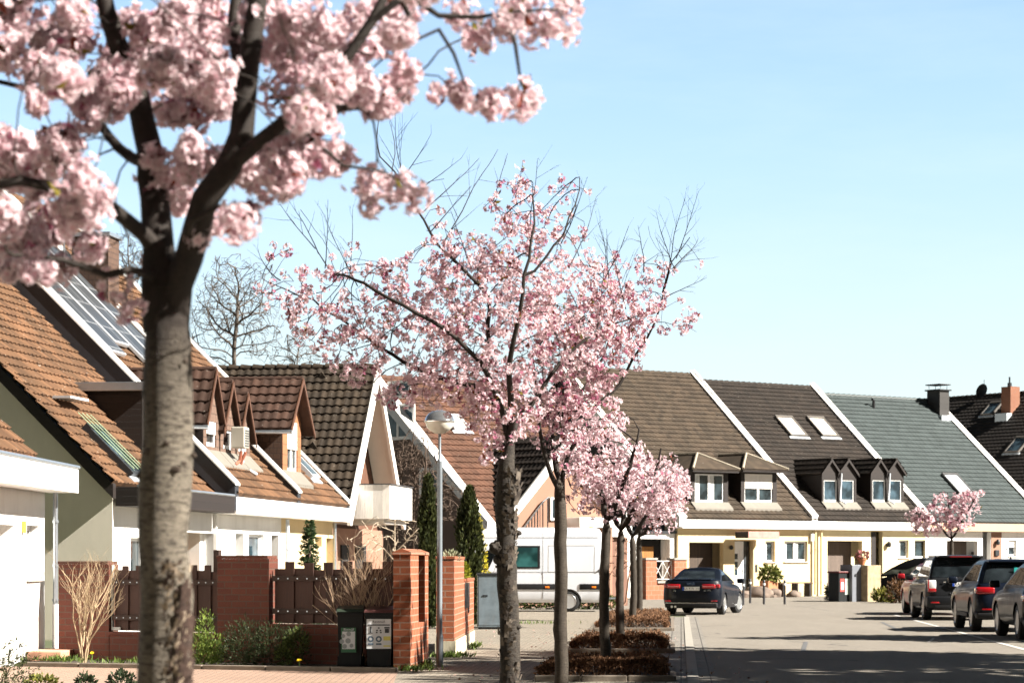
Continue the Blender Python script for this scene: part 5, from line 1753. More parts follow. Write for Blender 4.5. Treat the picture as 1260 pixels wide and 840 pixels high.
# nearest car at the frame edge
PN = paint('blue black paint', (.003, .005, .009), .0, .38)
yN = 48.3
SN, skin, panel, n = car(SUV2, 'blue-black car cut off by the right edge, nearest in the parked line', 'car', 'parked_car', (1244 - CX) * yN / F + 1.2, yN, HD_, PN, 'cars parked along the right side', dict(z=.85, y=.05, text='KA TS 90'), RIMD)
for s in (-1, 1):
    a, b = (.55, .93) if s > 0 else (-.93, -.55)
    l_, = lamp(SN, 'tail_light', [(a, b, .06, .4, .80, .97)], REDL, .04)
    mb = MB(); mb.bbox(a - .003, b + .003, .055, .405, .87, .91, .01); mb.build('clear_strip', WHL, l_)
mb = MB(); mb.bbox(-.92, .92, -.0, .3, .30, .45, .04); mb.build('rear_bumper', BLACKP, SN, smooth=50)
for o in SN.children:
    pass
SN.scale = (1, 1, .965)

# red car mostly hidden in front of the grey one
PR = paint('red paint', (.30, .012, .018), .2, .3)
yP = 72.4
car(dict(SUV2, roof=1.52), 'red car almost hidden in front of the grey off-roader', 'car', 'parked_car', 11.55 + 1.50, yP, HD_, PR, 'cars parked along the right side', None, RIMD)

# black people carrier by the houses, seen from its side
MPV = dict(SUV); MPV.update(glass=glass('car glass with daylight tint', (.16, .18, .15), .04), L=4.85, W=1.85, roof=1.74, cbase=1.0, wheel=.33,  # pale glass colour stands in for daylight seen through the cabin
                            cabin=[(0, .86, .10, 4.35), (.12, .85, .14, 4.2), (.5, .80, .22, 3.75), (.88, .72, .32, 3.2), (1.0, .66, .42, 2.9)],
                            belt=[(0, 1.05), (3.2, 1.02), (3.9, .98), (4.5, .85), (4.85, .72)], sides=[(9.5, 14.0, .15, .86, .3, .1), (14.4, 18.3, .15, .86, .1, 0), (18.6, 23.6, .15, .86, 0, -3.2), (24.0, 26.5, .12, .4, -1.5, -1.5)])
PK = paint('black paint', (.008, .008, .009), .2, .3)
yM = 100.5
car(MPV, 'black people carrier standing side-on behind the stone pillar', 'car', 'parked_car', (1216 - CX) * yM / F, yM + 1.2, R(-68), PK, None, None, RIMD)

# ------------------------------------------------------------------ white van
PW = plain('white van paint', (.70, .735, .79), .3, .03, 1.5, coat=.6, dirt=.12, dirtc=(.5, .5, .48))
VAN = dict(L=5.4, W=1.99, zb=.30, wheel=.345, axles=(1.12, 4.45), rr=(.10, .10), rf=(.45, .3),
           belt=[(0, 1.35), (4.3, 1.32), (4.75, 1.18), (5.4, .92)],
           low=[(0, .95, .06, .10), (.10, .99, .0, .02), (.35, 1.0, .0, 0), (.60, 1.0, .0, .0), (.85, .995, .0, .03), (1.0, .985, .01, .06)],
           roof=2.66, cbase=1.25, crr=(.12, .10), crf=(.40, .25),
           cabin=[(0, .985, .01, 4.95), (.10, .98, .015, 4.85), (.5, .955, .04, 4.55), (.80, .92, .07, 4.36), (.93, .885, .10, 4.15), (1.0, .80, .16, 3.9)],
           rglass=(.2, .62), rgk=3.2, sides=[(22.2, 25.2, .02, .52, -.1, -2.0)], mirror=(0, 4.55, 1.35), mirrormat=BLACKP, hubcap=True, spokes=9)
yV = 74.6
VH = math.atan2(-.9985, .055)      # nose to the left and slightly towards the viewer
xv, yv = P(743, 752, 77.6).x, 77.6
u_ = Vector((math.sin(VH), math.cos(VH), 0)); side = Vector((u_.y, -u_.x, 0))   # forward, right
# visible side is the van's left or right: keep the near lower rear corner at (xv, yv)
near = -side if (-side).y < 0 else side
rc = Vector((xv, yv, 0)) - near * .99
VANO, skin, panel, n = car(VAN, 'white high-roof delivery van standing side-on across the driveway', 'van', 'delivery_van', rc.x, rc.y, VH, PW, None, None, plain('steel wheel silver', (.55, .56, .57), .4, .05, 4, metal=.6))
sg = -1 if near.dot(side) < 0 else 1     # which local side faces the street
Wv = VAN['W'] / 2


def vx(d): return sg * (Wv + d)


def vbox(nm, y0, y1, z0, z1, d0, d1, mat, b=.006, parent=VANO):
    a, c = sorted((vx(d0), vx(d1)))
    mb = MB(); mb.bbox(a, c, y0, y1, z0, z1, b)
    return mb.build(nm, mat, parent, smooth=50)


vbox('rub_strip', .0, .78, .72, .90, -.02, .022, BLACKP)
vbox('rub_strip', 1.5, 4.0, .72, .90, -.02, .022, BLACKP)
for y0 in (.25, 1.75, 3.1): vbox('marker_light', y0, y0 + .14, .765, .825, .02, .034, ORL)


def sk_side(y, v_, d=.006):
    """point on the street side of the van's upper body at length y"""
    best, bk = 9, 0
    lo, hi = (11.0, 25.0)
    for _ in range(40):
        m_ = (lo + hi) / 2
        p = skin(m_ if sg > 0 else n - m_, v_, d)
        if p.y < y: lo = m_
        else: hi = m_
    return skin(lo if sg > 0 else n - lo, v_, d)


def sk_panel(nm, y0, y1, v0, v1, mat, d, parent=VANO, nv=4):
    mb = MB(); pts = []
    for j in range(nv + 1):
        for i in range(7): pts.append(sk_side(y0 + (y1 - y0) * i / 6, v0 + (v1 - v0) * j / nv, d))
    mb.mesh(pts, [(j * 7 + i, j * 7 + i + 1, (j + 1) * 7 + i + 1, (j + 1) * 7 + i) for j in range(nv) for i in range(6)])
    return mb.build(nm, mat, parent, smooth=60)


wn_ = sk_panel('side_window', 2.05, 3.22, .10, .62, BLACKP, .010)
sk_panel('pane', 2.13, 3.14, .14, .58, glass('green van glass', (.02, .07, .07), .03), .014, wn_)
sk_panel('window_reflection_card', 2.20, 2.46, .22, .50, CURT, .0, wn_) if False else None
SEAM = plain('dark panel gap', (.16, .165, .17), .6)
for y0 in (.10, 1.95, 3.35):
    sk_panel('door_seam', y0, y0 + .014, .0, .92, SEAM, .008)
    vbox('door_seam', y0, y0 + .014, .42, 1.30, -.01, .0045, SEAM, .001)
sk_panel('crease_shade_line', .1, 4.1, .80, .812, SEAM, .006, nv=1)  # flat dark strips paint the shade line of the body creases
sk_panel('crease_shade_line', .1, 4.1, .015, .026, SEAM, .008, nv=1)
for (a, b, v0, v1) in ((.28, 1.78, .62, .635), (.28, 1.78, .02, .03), (.28, .30, .03, .60), (1.76, 1.78, .03, .63)):
    sk_panel('pressing_shade_line', a, b, v0, v1, plain('pressed panel shade', (.62, .63, .64), .35, .02), .007, nv=2)  # grey strips paint the shade along the pressed panel edges
for z0, z1, m_ in ((.80, .96, REDL), (.965, 1.10, WHL), (1.105, 1.22, REDL), (1.225, 1.30, WHL), (1.305, 1.45, REDL)):
    vbox('tail_light', -.03, .07, z0, z1, -.16, .015, m_)
vbox('door_lock', .16, .20, 1.30, 1.34, -.02, .02, BLACKP)
mb = MB(); mb.bbox(-.9, .9, -.09, .1, .30, .55, .02); mb.build('rear_bumper', BLACKP, VANO)
for y0 in (.25, .75): vbox('mud_flap', y0, y0 + .03, .12, .42, -.35, -.06, BLACKP)
mb = MB(); mb.bbox(-.3, .3, .35, .5, 2.66, 2.74, .02) ; mb.build('roof_lamp', ORL, VANO)
mb = MB(); mb.tube([(0, -.08, .42), (0, -.45, .42)], .03, 8); mb.tube([(0, -.45, .40), (0, -.45, .50)], .035, 8); mb.build('tow_bar', ZINC, VANO)

# ------------------------------------------------------------------ small things in front of the end row
BOLL = plain('dark bollard steel', (.06, .06, .065), .4, .15, 5, metal=.5)
for k, (px, py, lab) in enumerate(((914.5, 744, 'slim dark bollard nearest the dark sedan'), (923, 741.5, 'slim dark bollard standing behind the leftmost one'), (940, 743, 'slim dark bollard in front of the potted plant'), (965.5, 743, 'slim dark bollard in front of the wooden bench'))):
    Y = GY(py); p = P(px, py, Y)
    t = thing('bollard', lab, 'bollard', (p.x, Y, 0), 0, 'steel bollards before the yellow house')
    hgt = 30 * Y / F
    mb = MB(); mb.tube([(0, 0, -.05), (0, 0, hgt - .1)], .045, 12); mb.build('post', BOLL, t, smooth=50)
    mb = MB(); mb.lathe([(.052, hgt - .2), (.052, hgt - .12)], 12); mb.build('reflective_band', PLATE, t)
    mb = MB(); mb.lathe([(.045, hgt - .1), (.05, hgt - .06), (.035, hgt - .01), (0, hgt)], 12); mb.build('cap', BOLL, t, smooth=60)

POT = plain('terracotta', (.42, .17, .08), .8, .12, 4)
YF = 108.0


def bx_thing(name, label, cat, px0, px1, pyt, Y, dep, mat, part, deg=ROWDEG, group=None):
    p = P(px0, 0, Y)
    t = thing(name, label, cat, (p.x, Y, 0), R(deg), group)
    w = (px1 - px0) * Y / F / math.cos(R(deg)); h = CH - (pyt - HY) * Y / F
    mb = MB(); mb.bbox(0, w, 0, dep, -.02, h, .02); mb.build(part, mat, t)
    return t, w, h


pil, w, h = bx_thing('stone_pillar', 'rough tan stone pillar next to the grey refuse box', 'pillar', 1067.5, 1086, 695, 98.5, .5, plain('rough tan stone', (.36, .28, .17), .95, .35, 5, .8, 18, dirt=.4), 'masonry')
rb_, w, h = bx_thing('refuse_box', 'plain grey refuse box between the black bin and the stone pillar', 'refuse box', 1048.5, 1067, 694.5, 98.5, .7, plain('grey box paint', (.14, .15, .17), .5, .1, 3), 'box_body')
mb = MB(); mb.lathe([(.0, .03), (.05, .03), (.06, 0)], 12, Matrix.Translation((w * .25, -.002, h * .72)) @ Matrix.Rotation(R(90), 4, 'X')); mb.build('lock', BLACKM, rb_)
fp = thing('flower_pot', 'small terracotta pot of pink flowers on top of the grey refuse box', 'flower pot', (P(1061, 0, 98.8).x, 98.9, h), 0)
mb = MB(); mb.lathe([(.12, 0), (.19, .22), (.21, .22), (.21, .27), (0, .25)], 14); mb.build('pot', POT, fp, smooth=40)
FLOWERPOT = fp
bn, w, h = bx_thing('wheeled_bin', 'black wheeled bin with red and white stickers before the grey-brown garage door', 'bin', 1032, 1048, 704.5, 98.3, .6, BIN, 'body')
mb = MB(); mb.bbox(-.03, w + .03, -.04, .66, h, h + .07, .015); mb.build('lid', plain('dark red lid', (.10, .02, .02), .5, .2), bn)
mb = MB(); mb.box(.08, w * .46, -.012, -.002, h * .35, h * .8); mb.build('sticker', plain('red sticker', (.5, .06, .05), .5), bn)
mb = MB(); mb.box(.12, w * .42, -.016, -.0125, h * .42, h * .68); mb.build('sticker', STW, bn)
mb = MB(); mb.box(w * .54, w - .06, -.012, -.002, h * .25, h * .8); mb.build('sticker', plain('pale green sticker', (.5, .6, .52), .5), bn)
# wooden bench along the yellow wall
p = FR1.world(fx(FR1, 962, -1.2), -1.2)
bench = thing('wooden_bench', 'low dark wooden bench under the double window of the yellow house', 'bench', (p.x, p.y, 0), R(ROWDEG))
mb = MB()
for k in range(3): mb.bbox(0, 2.0, k * .16, k * .16 + .14, .62, .67, .008)
mb.build('seat', plain('weathered dark wood', (.10, .05, .03), .8, .25, 4), bench)
for x in (.1, 1.0, 1.8):
    mb = MB(); mb.mesh([(x, .02, 0), (x + .08, .02, 0), (x + .08, .44, 0), (x, .44, 0), (x, .04, .615), (x + .08, .04, .615), (x + .08, .42, .615), (x, .42, .615)], [(3, 2, 1, 0), (4, 5, 6, 7), (0, 1, 5, 4), (1, 2, 6, 5), (2, 3, 7, 6), (3, 0, 4, 7)]); mb.build('leg', DWOOD, bench)
# potted plant and boulders
p = FR1.world(fx(FR1, 946, -.8), -.8)
pp_ = thing('potted_plant', 'leafy plant in a square terracotta pot below the narrow window', 'potted plant', (p.x, p.y, 0), R(ROWDEG))
mb = MB(); mb.bbox(-.32, .32, -.3, .3, 0, .75, .03); mb.build('pot', POT, pp_)
POTTED = pp_


def boulder(x, y, r, label, seed):
    rr = random.Random(seed)
    bm = bmesh.new(); bmesh.ops.create_icosphere(bm, subdivisions=3, radius=1)
    o1, o2 = Vector((rr.uniform(0, 9), rr.uniform(0, 9), rr.uniform(0, 9))), 1
    from mathutils import noise as mn
    for v in bm.verts:
        d = v.co.normalized()
        k = 1 + .28 * mn.noise(d * 1.3 + o1) + .12 * mn.noise(d * 3.5 + o1)
        v.co = Vector((d.x * r * 1.35 * k, d.y * r * k, d.z * r * .75 * k + r * .35))
    mb = MB(); mb.frombm(bm)
    o = mb.build('boulder', plain('dark boulder', (.16, .12, .095), .9, .35, 3, .6, 12, dirt=.4), None, smooth=45)
    o.location = (x, y, 0); o.rotation_euler = (0, 0, rr.uniform(0, 6))
    tag(o, label, 'boulder', 'boulders edging the flower bed')


for k, (px, r, lab) in enumerate(((902, .40, 'flat boulder beside the white front door'), (915, .30, 'small boulder behind the leftmost bollard'), (933, .50, 'rounded dark boulder in front of the door pillar'), (952, .36, 'low boulder in front of the terracotta pot'), (977, .28, 'small boulder at the end of the wooden bench'))):
    q = FR1.world(fx(FR1, px, -2.2), -2.2)
    boulder(q.x, q.y, r, lab, k + 3)
# ------------------------------------------------------------------ plants
def sample_limb(pts, step):
    """points along a smooth curve through the given ones"""
    pts = [Vector(p) for p in pts]
    out = [pts[0]]
    for i in range(len(pts) - 1):
        a, b = pts[i], pts[i + 1]
        pa = pts[i - 1] if i else a * 2 - b
        pb = pts[i + 2] if i + 2 < len(pts) else b * 2 - a
        L_ = (b - a).length
        ta = (b - pa) * (L_ / max(1e-6, (b - pa).length)); tb_ = (pb - a) * (L_ / max(1e-6, (pb - a).length))
        n = max(1, int(L_ / step))
        for k in range(1, n + 1):
            t = k / n
            out.append(a * (2 * t ** 3 - 3 * t ** 2 + 1) + ta * (t ** 3 - 2 * t ** 2 + t) + b * (-2 * t ** 3 + 3 * t ** 2) + tb_ * (t ** 3 - t ** 2))
    return out


def grow(limbs, targets, step, kill, tip=.003, power=2.3, iters=140, bias=(0, 0, .05), jit=.12, rng=None, wob=0.0):
    """limbs = [(points, r_start, r_end)]; twigs grow from them until they reach the targets.
    Returns node positions, parents, radii and the node that reached each target"""
    rng = rng or np.random.default_rng(1)
    pos, par, fixed = [], [], []
    for li, (pts, r0, r1) in enumerate(limbs):
        sp = sample_limb(pts, step)
        if pos:
            d = np.linalg.norm(np.array(pos) - np.array(sp[0]), axis=1)
            prev = int(d.argmin())
            sp = sp[1:] if d.min() < step * 1.2 else sp
        else: prev = -1
        n = len(sp)
        for k, p in enumerate(sp):
            q = np.array(p)
            if wob and k not in (0, n - 1): q = q + rng.normal(0, wob, 3)
            pos.append(q); par.append(prev); prev = len(pos) - 1
            t = k / max(1, n - 1)
            fixed.append(r0 + (r1 - r0) * t)
    pos = list(pos)
    T = np.array(targets, dtype=float)
    alive = np.ones(len(T), bool)
    reach = np.full(len(T), -1)
    Pn = np.array(pos)
    bd = np.full(len(T), 1e9); bi = np.zeros(len(T), int)

    def upd(idx):
        nonlocal bd, bi
        Q = np.array([pos[i] for i in idx])
        for c in range(0, len(Q), 400):
            d = np.linalg.norm(T[:, None, :] - Q[None, c:c + 400, :], axis=2)
            j = d.argmin(1); m = d[np.arange(len(T)), j]
            s = m < bd
            bd[s] = m[s]; bi[s] = np.array(idx)[c + j[s]]
    upd(list(range(len(pos))))
    kids = {}
    for it in range(iters):
        done = alive & (bd < kill)
        reach[done] = bi[done]; alive &= ~done
        if not alive.any(): break
        new = []
        act = np.nonzero(alive)[0]
        order = np.argsort(bi[act], kind='stable'); act = act[order]
        cuts = np.nonzero(np.diff(bi[act]))[0] + 1
        for grp in np.split(act, cuts):
            i = bi[grp[0]]
            v = T[grp] - pos[i]; v /= np.linalg.norm(v, axis=1)[:, None] + 1e-9
            d = v.sum(0); l = np.linalg.norm(d)
            if l < .2: d = v[0]; l = 1
            d = d / l + rng.normal(0, jit, 3) + np.array(bias)
            if par[i] >= 0:
                w = pos[i] - pos[par[i]]; wl = np.linalg.norm(w)
                if wl > 1e-6: d = d + .6 * w / wl
            d /= np.linalg.norm(d)
            q = pos[i] + d * step
            if any(np.linalg.norm(q - pos[c]) < step * .25 for c in kids.get(i, ())):
                g0 = grp[0]; alive[g0] = False; reach[g0] = i
                continue
            pos.append(q); par.append(int(i)); fixed.append(0.0); new.append(len(pos) - 1)
            kids.setdefault(int(i), []).append(len(pos) - 1)
        if not new: continue
        upd(new)
    reach[alive] = bi[alive]
    n = len(pos)
    rad = np.zeros(n)
    acc = np.zeros(n)
    for i in range(n - 1, -1, -1):
        r = acc[i] ** (1 / power) if acc[i] > 0 else tip
        rad[i] = fixed[i] if fixed[i] > 0 else r
        if par[i] >= 0: acc[par[i]] += r ** power
    return np.array(pos), np.array(par), rad, reach


def branch_mesh(mb, pos, par, rad, maxr=None, sides=(10, 6, 4)):
    n = len(pos)
    ch = [[] for _ in range(n)]
    for i in range(n):
        if par[i] >= 0: ch[par[i]].append(i)
    starts = [i for i in range(n) if par[i] < 0]
    stack = [(s, None) for s in starts]
    while stack:
        i, frm = stack.pop()
        line = ([frm] if frm is not None else []) + [i]
        while ch[line[-1]]:
            c = sorted(ch[line[-1]], key=lambda k: -rad[k])
            for k in c[1:]: stack.append((k, line[-1]))
            line.append(c[0])
        if len(line) < 2: continue
        rs = [rad[k] for k in line]
        if frm is not None: rs[0] = min(rs[0], rs[1] * 1.15)
        big = max(rs)
        ns = sides[0] if big > .03 else sides[1] if big > .009 else sides[2]
        mb.tube([pos[k] for k in line], rs, ns)


def petals(C, Nn, size, tint, npet=5, layers=((0, 1.0, .25),), rng=None, heart=None):
    """flowers as rings of petals: C centres, Nn facing, size radius. layers = (turn, scale, cup)"""
    rng = rng or RNG
    n = len(C)
    Nn = Nn / (np.linalg.norm(Nn, axis=1)[:, None] + 1e-9)
    ref = np.where(np.abs(Nn[:, 2:3]) < .9, np.array([[0, 0, 1.0]]), np.array([[1.0, 0, 0]]))
    A = np.cross(Nn, ref); A /= np.linalg.norm(A, axis=1)[:, None]
    B = np.cross(Nn, A)
    V, TT = [], []
    rot0 = rng.uniform(0, 6.28, n)
    for turn, sc, cup in layers:
        for k in range(npet):
            t = rot0 + 2 * math.pi * (k + turn) / npet + rng.normal(0, .12, n)
            s = size * sc * rng.uniform(.85, 1.12, n)
            cu = cup + rng.normal(0, .12, n)
            w = math.pi / npet * 1.05
            def pt(ang, r, h): return C + (A * np.cos(ang)[:, None] + B * np.sin(ang)[:, None]) * (s * r)[:, None] + Nn * (s * h)[:, None]
            z = np.zeros(n)
            V += [pt(t, .06, z), pt(t - w * .95, .66, cu * .55), pt(t, 1.0, cu), pt(t + w * .95, .66, cu * .55)]
            sh = rng.uniform(.9, 1.08, n)[:, None]
            base = tint * sh
            TT += [base * np.array([.86, .62, .68]), base, base * np.array([1.02, 1.04, 1.03]), base]
    verts = np.stack(V, 1).reshape(-1, 3); tt = np.clip(np.stack(TT, 1).reshape(-1, 3), 0, .92)
    q = np.arange(len(verts)).reshape(-1, 4)
    return verts, q, tt


def leaf_quads(C, D, size, tint, ratio=.45, rng=None, bend=.15):
    """pointed leaves at C pointing along D"""
    rng = rng or RNG
    n = len(C)
    D = D / (np.linalg.norm(D, axis=1)[:, None] + 1e-9)
    S = np.cross(D, rng.normal(0, 1, (n, 3))); S /= np.linalg.norm(S, axis=1)[:, None] + 1e-9
    Nn = np.cross(D, S)
    s = (size * rng.uniform(.7, 1.3, n))[:, None]
    v = np.stack([C, C + D * s * .5 + S * s * ratio * .5 + Nn * s * bend, C + D * s, C + D * s * .5 - S * s * ratio * .5 + Nn * s * bend], 1).reshape(-1, 3)
    tt = np.repeat(tint, 4, axis=0)
    return v, np.arange(len(v)).reshape(-1, 4), tt


def joined(parts):
    V, Q, T, o = [], [], [], 0
    for v, q, t in parts:
        V.append(v); Q.append(q + o); T.append(t); o += len(v)
    return np.concatenate(V), np.concatenate(Q), np.concatenate(T)


BLOSSOM = tinted('cherry blossom', .48, .65)
LEAF = tinted('leaf', .25, .55)
PALE, MID, DEEP, BRONZE = np.array([.89, .765, .79]), np.array([.79, .57, .62]), np.array([.45, .17, .26]), np.array([.20, .055, .035])


def blossom_tints(n, rng, deep=.08, pale=.6):
    u = rng.uniform(0, 1, (n, 1))
    t = np.where(u < deep, DEEP, PALE * pale + MID * (1 - pale))
    return t * rng.uniform(.88, 1.06, (n, 1))


def clusters(C, rad, nfl, fsize, rng, deep=.08, pale=.6, npet=5, layers=((0, 1, .3),), bronze=.25):
    """a pompon of nfl flowers round every centre, with young bronze leaves and stalks"""
    n = len(C)
    rep = np.repeat(np.arange(n), nfl)
    d = rng.normal(0, 1, (len(rep), 3)); d[:, 2] -= .15; d /= np.linalg.norm(d, axis=1)[:, None]
    r = (rad[rep] * rng.uniform(.55, 1.05, len(rep)))[:, None]
    base = np.clip(rng.normal(pale, .22, n), 0, 1)[rep][:, None]
    u = rng.uniform(0, 1, (len(rep), 1))
    cd = (rng.uniform(0, 1, n) < deep * 1.2)[rep][:, None]
    tint = np.where((u < deep) | (cd & (u < .5)), DEEP, PALE * base + MID * (1 - base)) * rng.uniform(.88, 1.05, (len(rep), 1))
    parts = [petals(C[rep] + d * r, d + rng.normal(0, .25, d.shape), fsize * rng.uniform(.8, 1.15, len(rep)), tint, npet, layers, rng)]
    nb = int(n * bronze * 4)
    if nb:
        k = rng.integers(0, n, nb)
        dd = rng.normal(0, 1, (nb, 3)); dd[:, 2] += .4
        bt = np.where(rng.uniform(0, 1, (nb, 1)) < .75, BRONZE, np.array([.20, .17, .03])) * rng.uniform(.7, 1.3, (nb, 1))
        parts.append(leaf_quads(C[k], dd, np.full(nb, 1.0) * (rad[k] * 1.0), bt, .4, rng))
    return joined(parts)


def ellipse_targets(els, Y, rng, n, depth=1.0):
    """points filling ellipses drawn in the photo, given real depth at distance Y"""
    out = []
    w = np.array([e[2] * e[3] * (e[4] if len(e) > 4 else 1) for e in els], float); w /= w.sum()
    cnt = rng.multinomial(n, w)
    for e, c in zip(els, cnt):
        for _ in range(c):
            while True:
                u = rng.uniform(-1, 1, 3)
                if (u ** 2).sum() <= 1: break
            rd = min(e[2], e[3]) * Y / F
            dy = u[1] * depth * max(rd, .15)
            p = P(e[0] + u[0] * e[2], e[1] + u[2] * e[3], Y)
            out.append((p.x, p.y + dy, p.z))
    return np.array(out)


def px_line(pts, Y, rng=None, dep=None):
    out = []
    for i, p in enumerate(pts):
        q = P(p[0], p[1], Y)
        if len(p) > 2: q.y += p[2]
        out.append(q)
    return out


BARK1 = bark('pale cherry bark', (.185, .158, .122), (.030, .021, .014), .95, 3.0, 1.3, 0, (2.0, 2.26))
BARK2 = bark('dark cherry bark', (.046, .037, .028), (.014, .010, .008), .8, 2.2, 1.0, .55)
BARK3 = bark('grey cherry bark', (.050, .039, .028), (.018, .013, .009), .8, 2.0, .8)
TWIG = bark('dark twig bark', (.020, .014, .0105), (.009, .007, .005), .5, 3, .5)
GRPT = 'blossoming cherry trees along the pavement'


def cherry(name, label, base, trunk, limbs, targets, seed, step, kill, bark_mat, cl_r, nfl, fsize, npet=5, layers=((0, 1, .3),), bare=None, tip=.003, deep=.08, pale=.6, group=GRPT, bronze=.25, twig_mat=None, sides=(12, 6, 4), jit=.14, power=2.3, shoots=()):
    """trunk/limbs in world coordinates; everything stored relative to the foot of the tree"""
    rng = np.random.default_rng(seed)
    b = np.array(base)
    root = thing(name, label, 'tree', base, 0, group)
    tl = [([Vector(p) - Vector(base) for p in pts], r0, r1) for pts, r0, r1 in [trunk] + limbs]
    T = targets - b
    pos, par, rad, reach = grow(tl, T, step, kill, tip=tip, rng=rng, jit=jit, wob=step * .06, power=power)
    # trunk as its own part
    mb = MB()
    tp, r0, r1 = tl[0]
    sp = sample_limb(tp, .09)
    rs = []
    for k, p in enumerate(sp):
        t = k / (len(sp) - 1)
        fl = max(0, 1 - p.z / .35) ** 2 * .45
        rs.append((r0 + (r1 - r0) * t) * (1 + fl + rng.normal(0, .028)))
    sp = [p + Vector((rng.normal(0, .0035), rng.normal(0, .0035), 0)) for p in sp]
    rs[-2] *= .90; rs[-1] *= .5
    mb.tube(sp, rs, 20)
    tr = mb.build('trunk', bark_mat, root, smooth=60)
    mb = MB()
    nt0 = len(sample_limb(tl[0][0], step))
    keep = np.arange(len(pos)) >= max(0, nt0 - 2)
    rad[max(0, nt0 - 2)] = r1 * .78; rad[nt0 - 1] = r1 * .40
    idx = np.cumsum(keep) - 1
    p2 = np.array([idx[q] if q >= 0 and keep[q] else -1 for q in par[keep]])
    branch_mesh(mb, pos[keep], p2, rad[keep], sides=sides)
    def shoot(p, d, L_, r, lvl):
        k = max(3, int(L_ / .06)); pts, rs = [p.copy()], [r]
        for i in range(k):
            d = (d + Vector(rng.normal(0, .05, 3)) + Vector((0, 0, .012))).normalized()
            p = p + d * (L_ / k); pts.append(p.copy()); t_ = (i + 1) / k; rs.append(r * (1 - .7 * t_))
            if lvl < 2 and i >= 1 and rng.uniform() < (.75 if lvl == 0 else .4):
                sd = Vector(rng.normal(0, 1, 3)); sd = (d + sd.normalized() * .75).normalized()
                shoot(p.copy(), sd, L_ * (1 - t_ * .6) * rng.uniform(.3, .6), max(rs[-1] * .65, .0011), lvl + 1)
        mb.tube(pts, rs, 4)
    for a_, e_, r_ in shoots:
        a_ = Vector(a_) - Vector(base); e_ = Vector(e_) - Vector(base)
        shoot(a_, (e_ - a_).normalized(), (e_ - a_).length * 1.05, r_, 0)
    mb.build('branches', twig_mat or TWIG, root, smooth=70)
    C = pos[reach] * .35 + T * .65
    ok = np.ones(len(C), bool)
    if bare is not None: ok = ~bare(T + b)
    C = C[ok]
    R_ = cl_r * rng.uniform(.6, 1.3, len(C))
    v, q, t = clusters(C, R_, nfl, fsize, rng, deep, pale, npet, layers, bronze)
    np_mesh('crown', v, q, BLOSSOM, root, t)
    return root, tr


# ---- the nearest tree
Y1 = 5.2
rng1 = np.random.default_rng(5)
BL = [(20, 20, 30), (60, 50, 30), (100, 55, 28), (8, 62, 20), (45, 80, 24), (90, 22, 24), (130, 95, 32), (100, 130, 22), (75, 100, 26), (132, 130, 24), (152, 104, 24), (42, 120, 14),
      (20, 180, 30), (50, 185, 30), (80, 175, 24), (10, 215, 30), (45, 215, 24), (70, 200, 20), (100, 215, 22), (60, 270, 30), (30, 300, 30), (10, 320, 25), (90, 265, 25), (112, 255, 22), (122, 238, 18), (0, 270, 25),
      (50, 340, 18), (76, 330, 18), (100, 300, 18), (15, 330, 18), (190, 40, 26), (220, 20, 28), (250, 15, 28), (170, 65, 22), (200, 70, 24), (235, 40, 24), (165, 20, 18), (200, 90, 26), (230, 85, 24), (260, 100, 22), (240, 110, 22), (268, 40, 22), (258, 62, 18),
      (200, 122, 18), (215, 138, 18), (270, 132, 16), (240, 142, 16), (205, 210, 26), (215, 240, 26), (235, 205, 18), (245, 195, 16), (226, 182, 13), (262, 205, 18), (290, 200, 18), (320, 196, 20), (300, 215, 16),
      (345, 210, 24), (370, 195, 20), (350, 232, 16), (330, 235, 14), (260, 275, 20), (285, 280, 18), (305, 265, 14), (245, 290, 14), (210, 325, 24), (142, 355, 9), (166, 385, 7), (192, 386, 7),
      (350, 20, 28), (380, 30, 28), (345, 60, 26), (375, 85, 26), (410, 95, 26), (400, 60, 22), (430, 75, 20), (360, 120, 20), (390, 125, 22), (420, 120, 20), (445, 112, 20), (470, 125, 20), (490, 115, 16), (500, 85, 14), (480, 100, 14),
      (370, 145, 18), (400, 150, 18), (380, 165, 16), (352, 182, 18), (395, 192, 18), (420, 197, 16), (440, 20, 20), (470, 15, 20), (490, 40, 18), (480, 56, 16), (420, 40, 16), (510, 5, 13), (450, 56, 13), (310, 10, 18), (300, 40, 12),
      (560, 10, 12), (575, 15, 11), (640, 8, 16), (660, 40, 11), (625, 20, 13), (650, 20, 13), (672, 40, 12), (690, 46, 12), (685, 8, 10), (700, 8, 7), (585, 56, 11), (592, 45, 9), (622, 40, 11),
      (550, 112, 12), (565, 118, 14), (580, 122, 12), (600, 128, 13), (615, 135, 12), (628, 128, 10), (645, 125, 8), (655, 124, 7), (455, 225, 8), (465, 228, 10), (480, 228, 10), (495, 232, 10), (510, 234, 8), (435, 225, 5), (455, 250, 6)]
BL = [(x, y, r, 0) for x, y, r in BL]
for _ in range(36):
    BL.append((rng1.uniform(-260, 560), rng1.uniform(-420, -25), rng1.uniform(18, 30), 1))
for _ in range(12):
    BL.append((rng1.uniform(-260, -40), rng1.uniform(-20, 330), rng1.uniform(18, 30), 1))
tg1, rd1 = [], []
for x, y, r, far in BL:
    dy0 = rng1.normal(0, .30) if not far else rng1.normal(0, .5)
    if r < 15: dy0 *= .5
    m_ = max(1, int(round((r / 9.8) ** 2)))
    for k in range(m_):
        a, q = rng1.uniform(0, 6.28), math.sqrt(rng1.uniform(0, 1)) * max(0, r - 9)
        yy = Y1 + dy0 + rng1.uniform(-1, 1) * r * .0016
        p = P(x + q * math.cos(a), y + q * math.sin(a), yy)
        tg1.append((p.x, p.y, p.z)); rd1.append(.6)
tg1 = np.array(tg1)
L1 = lambda pts: px_line(pts, Y1)
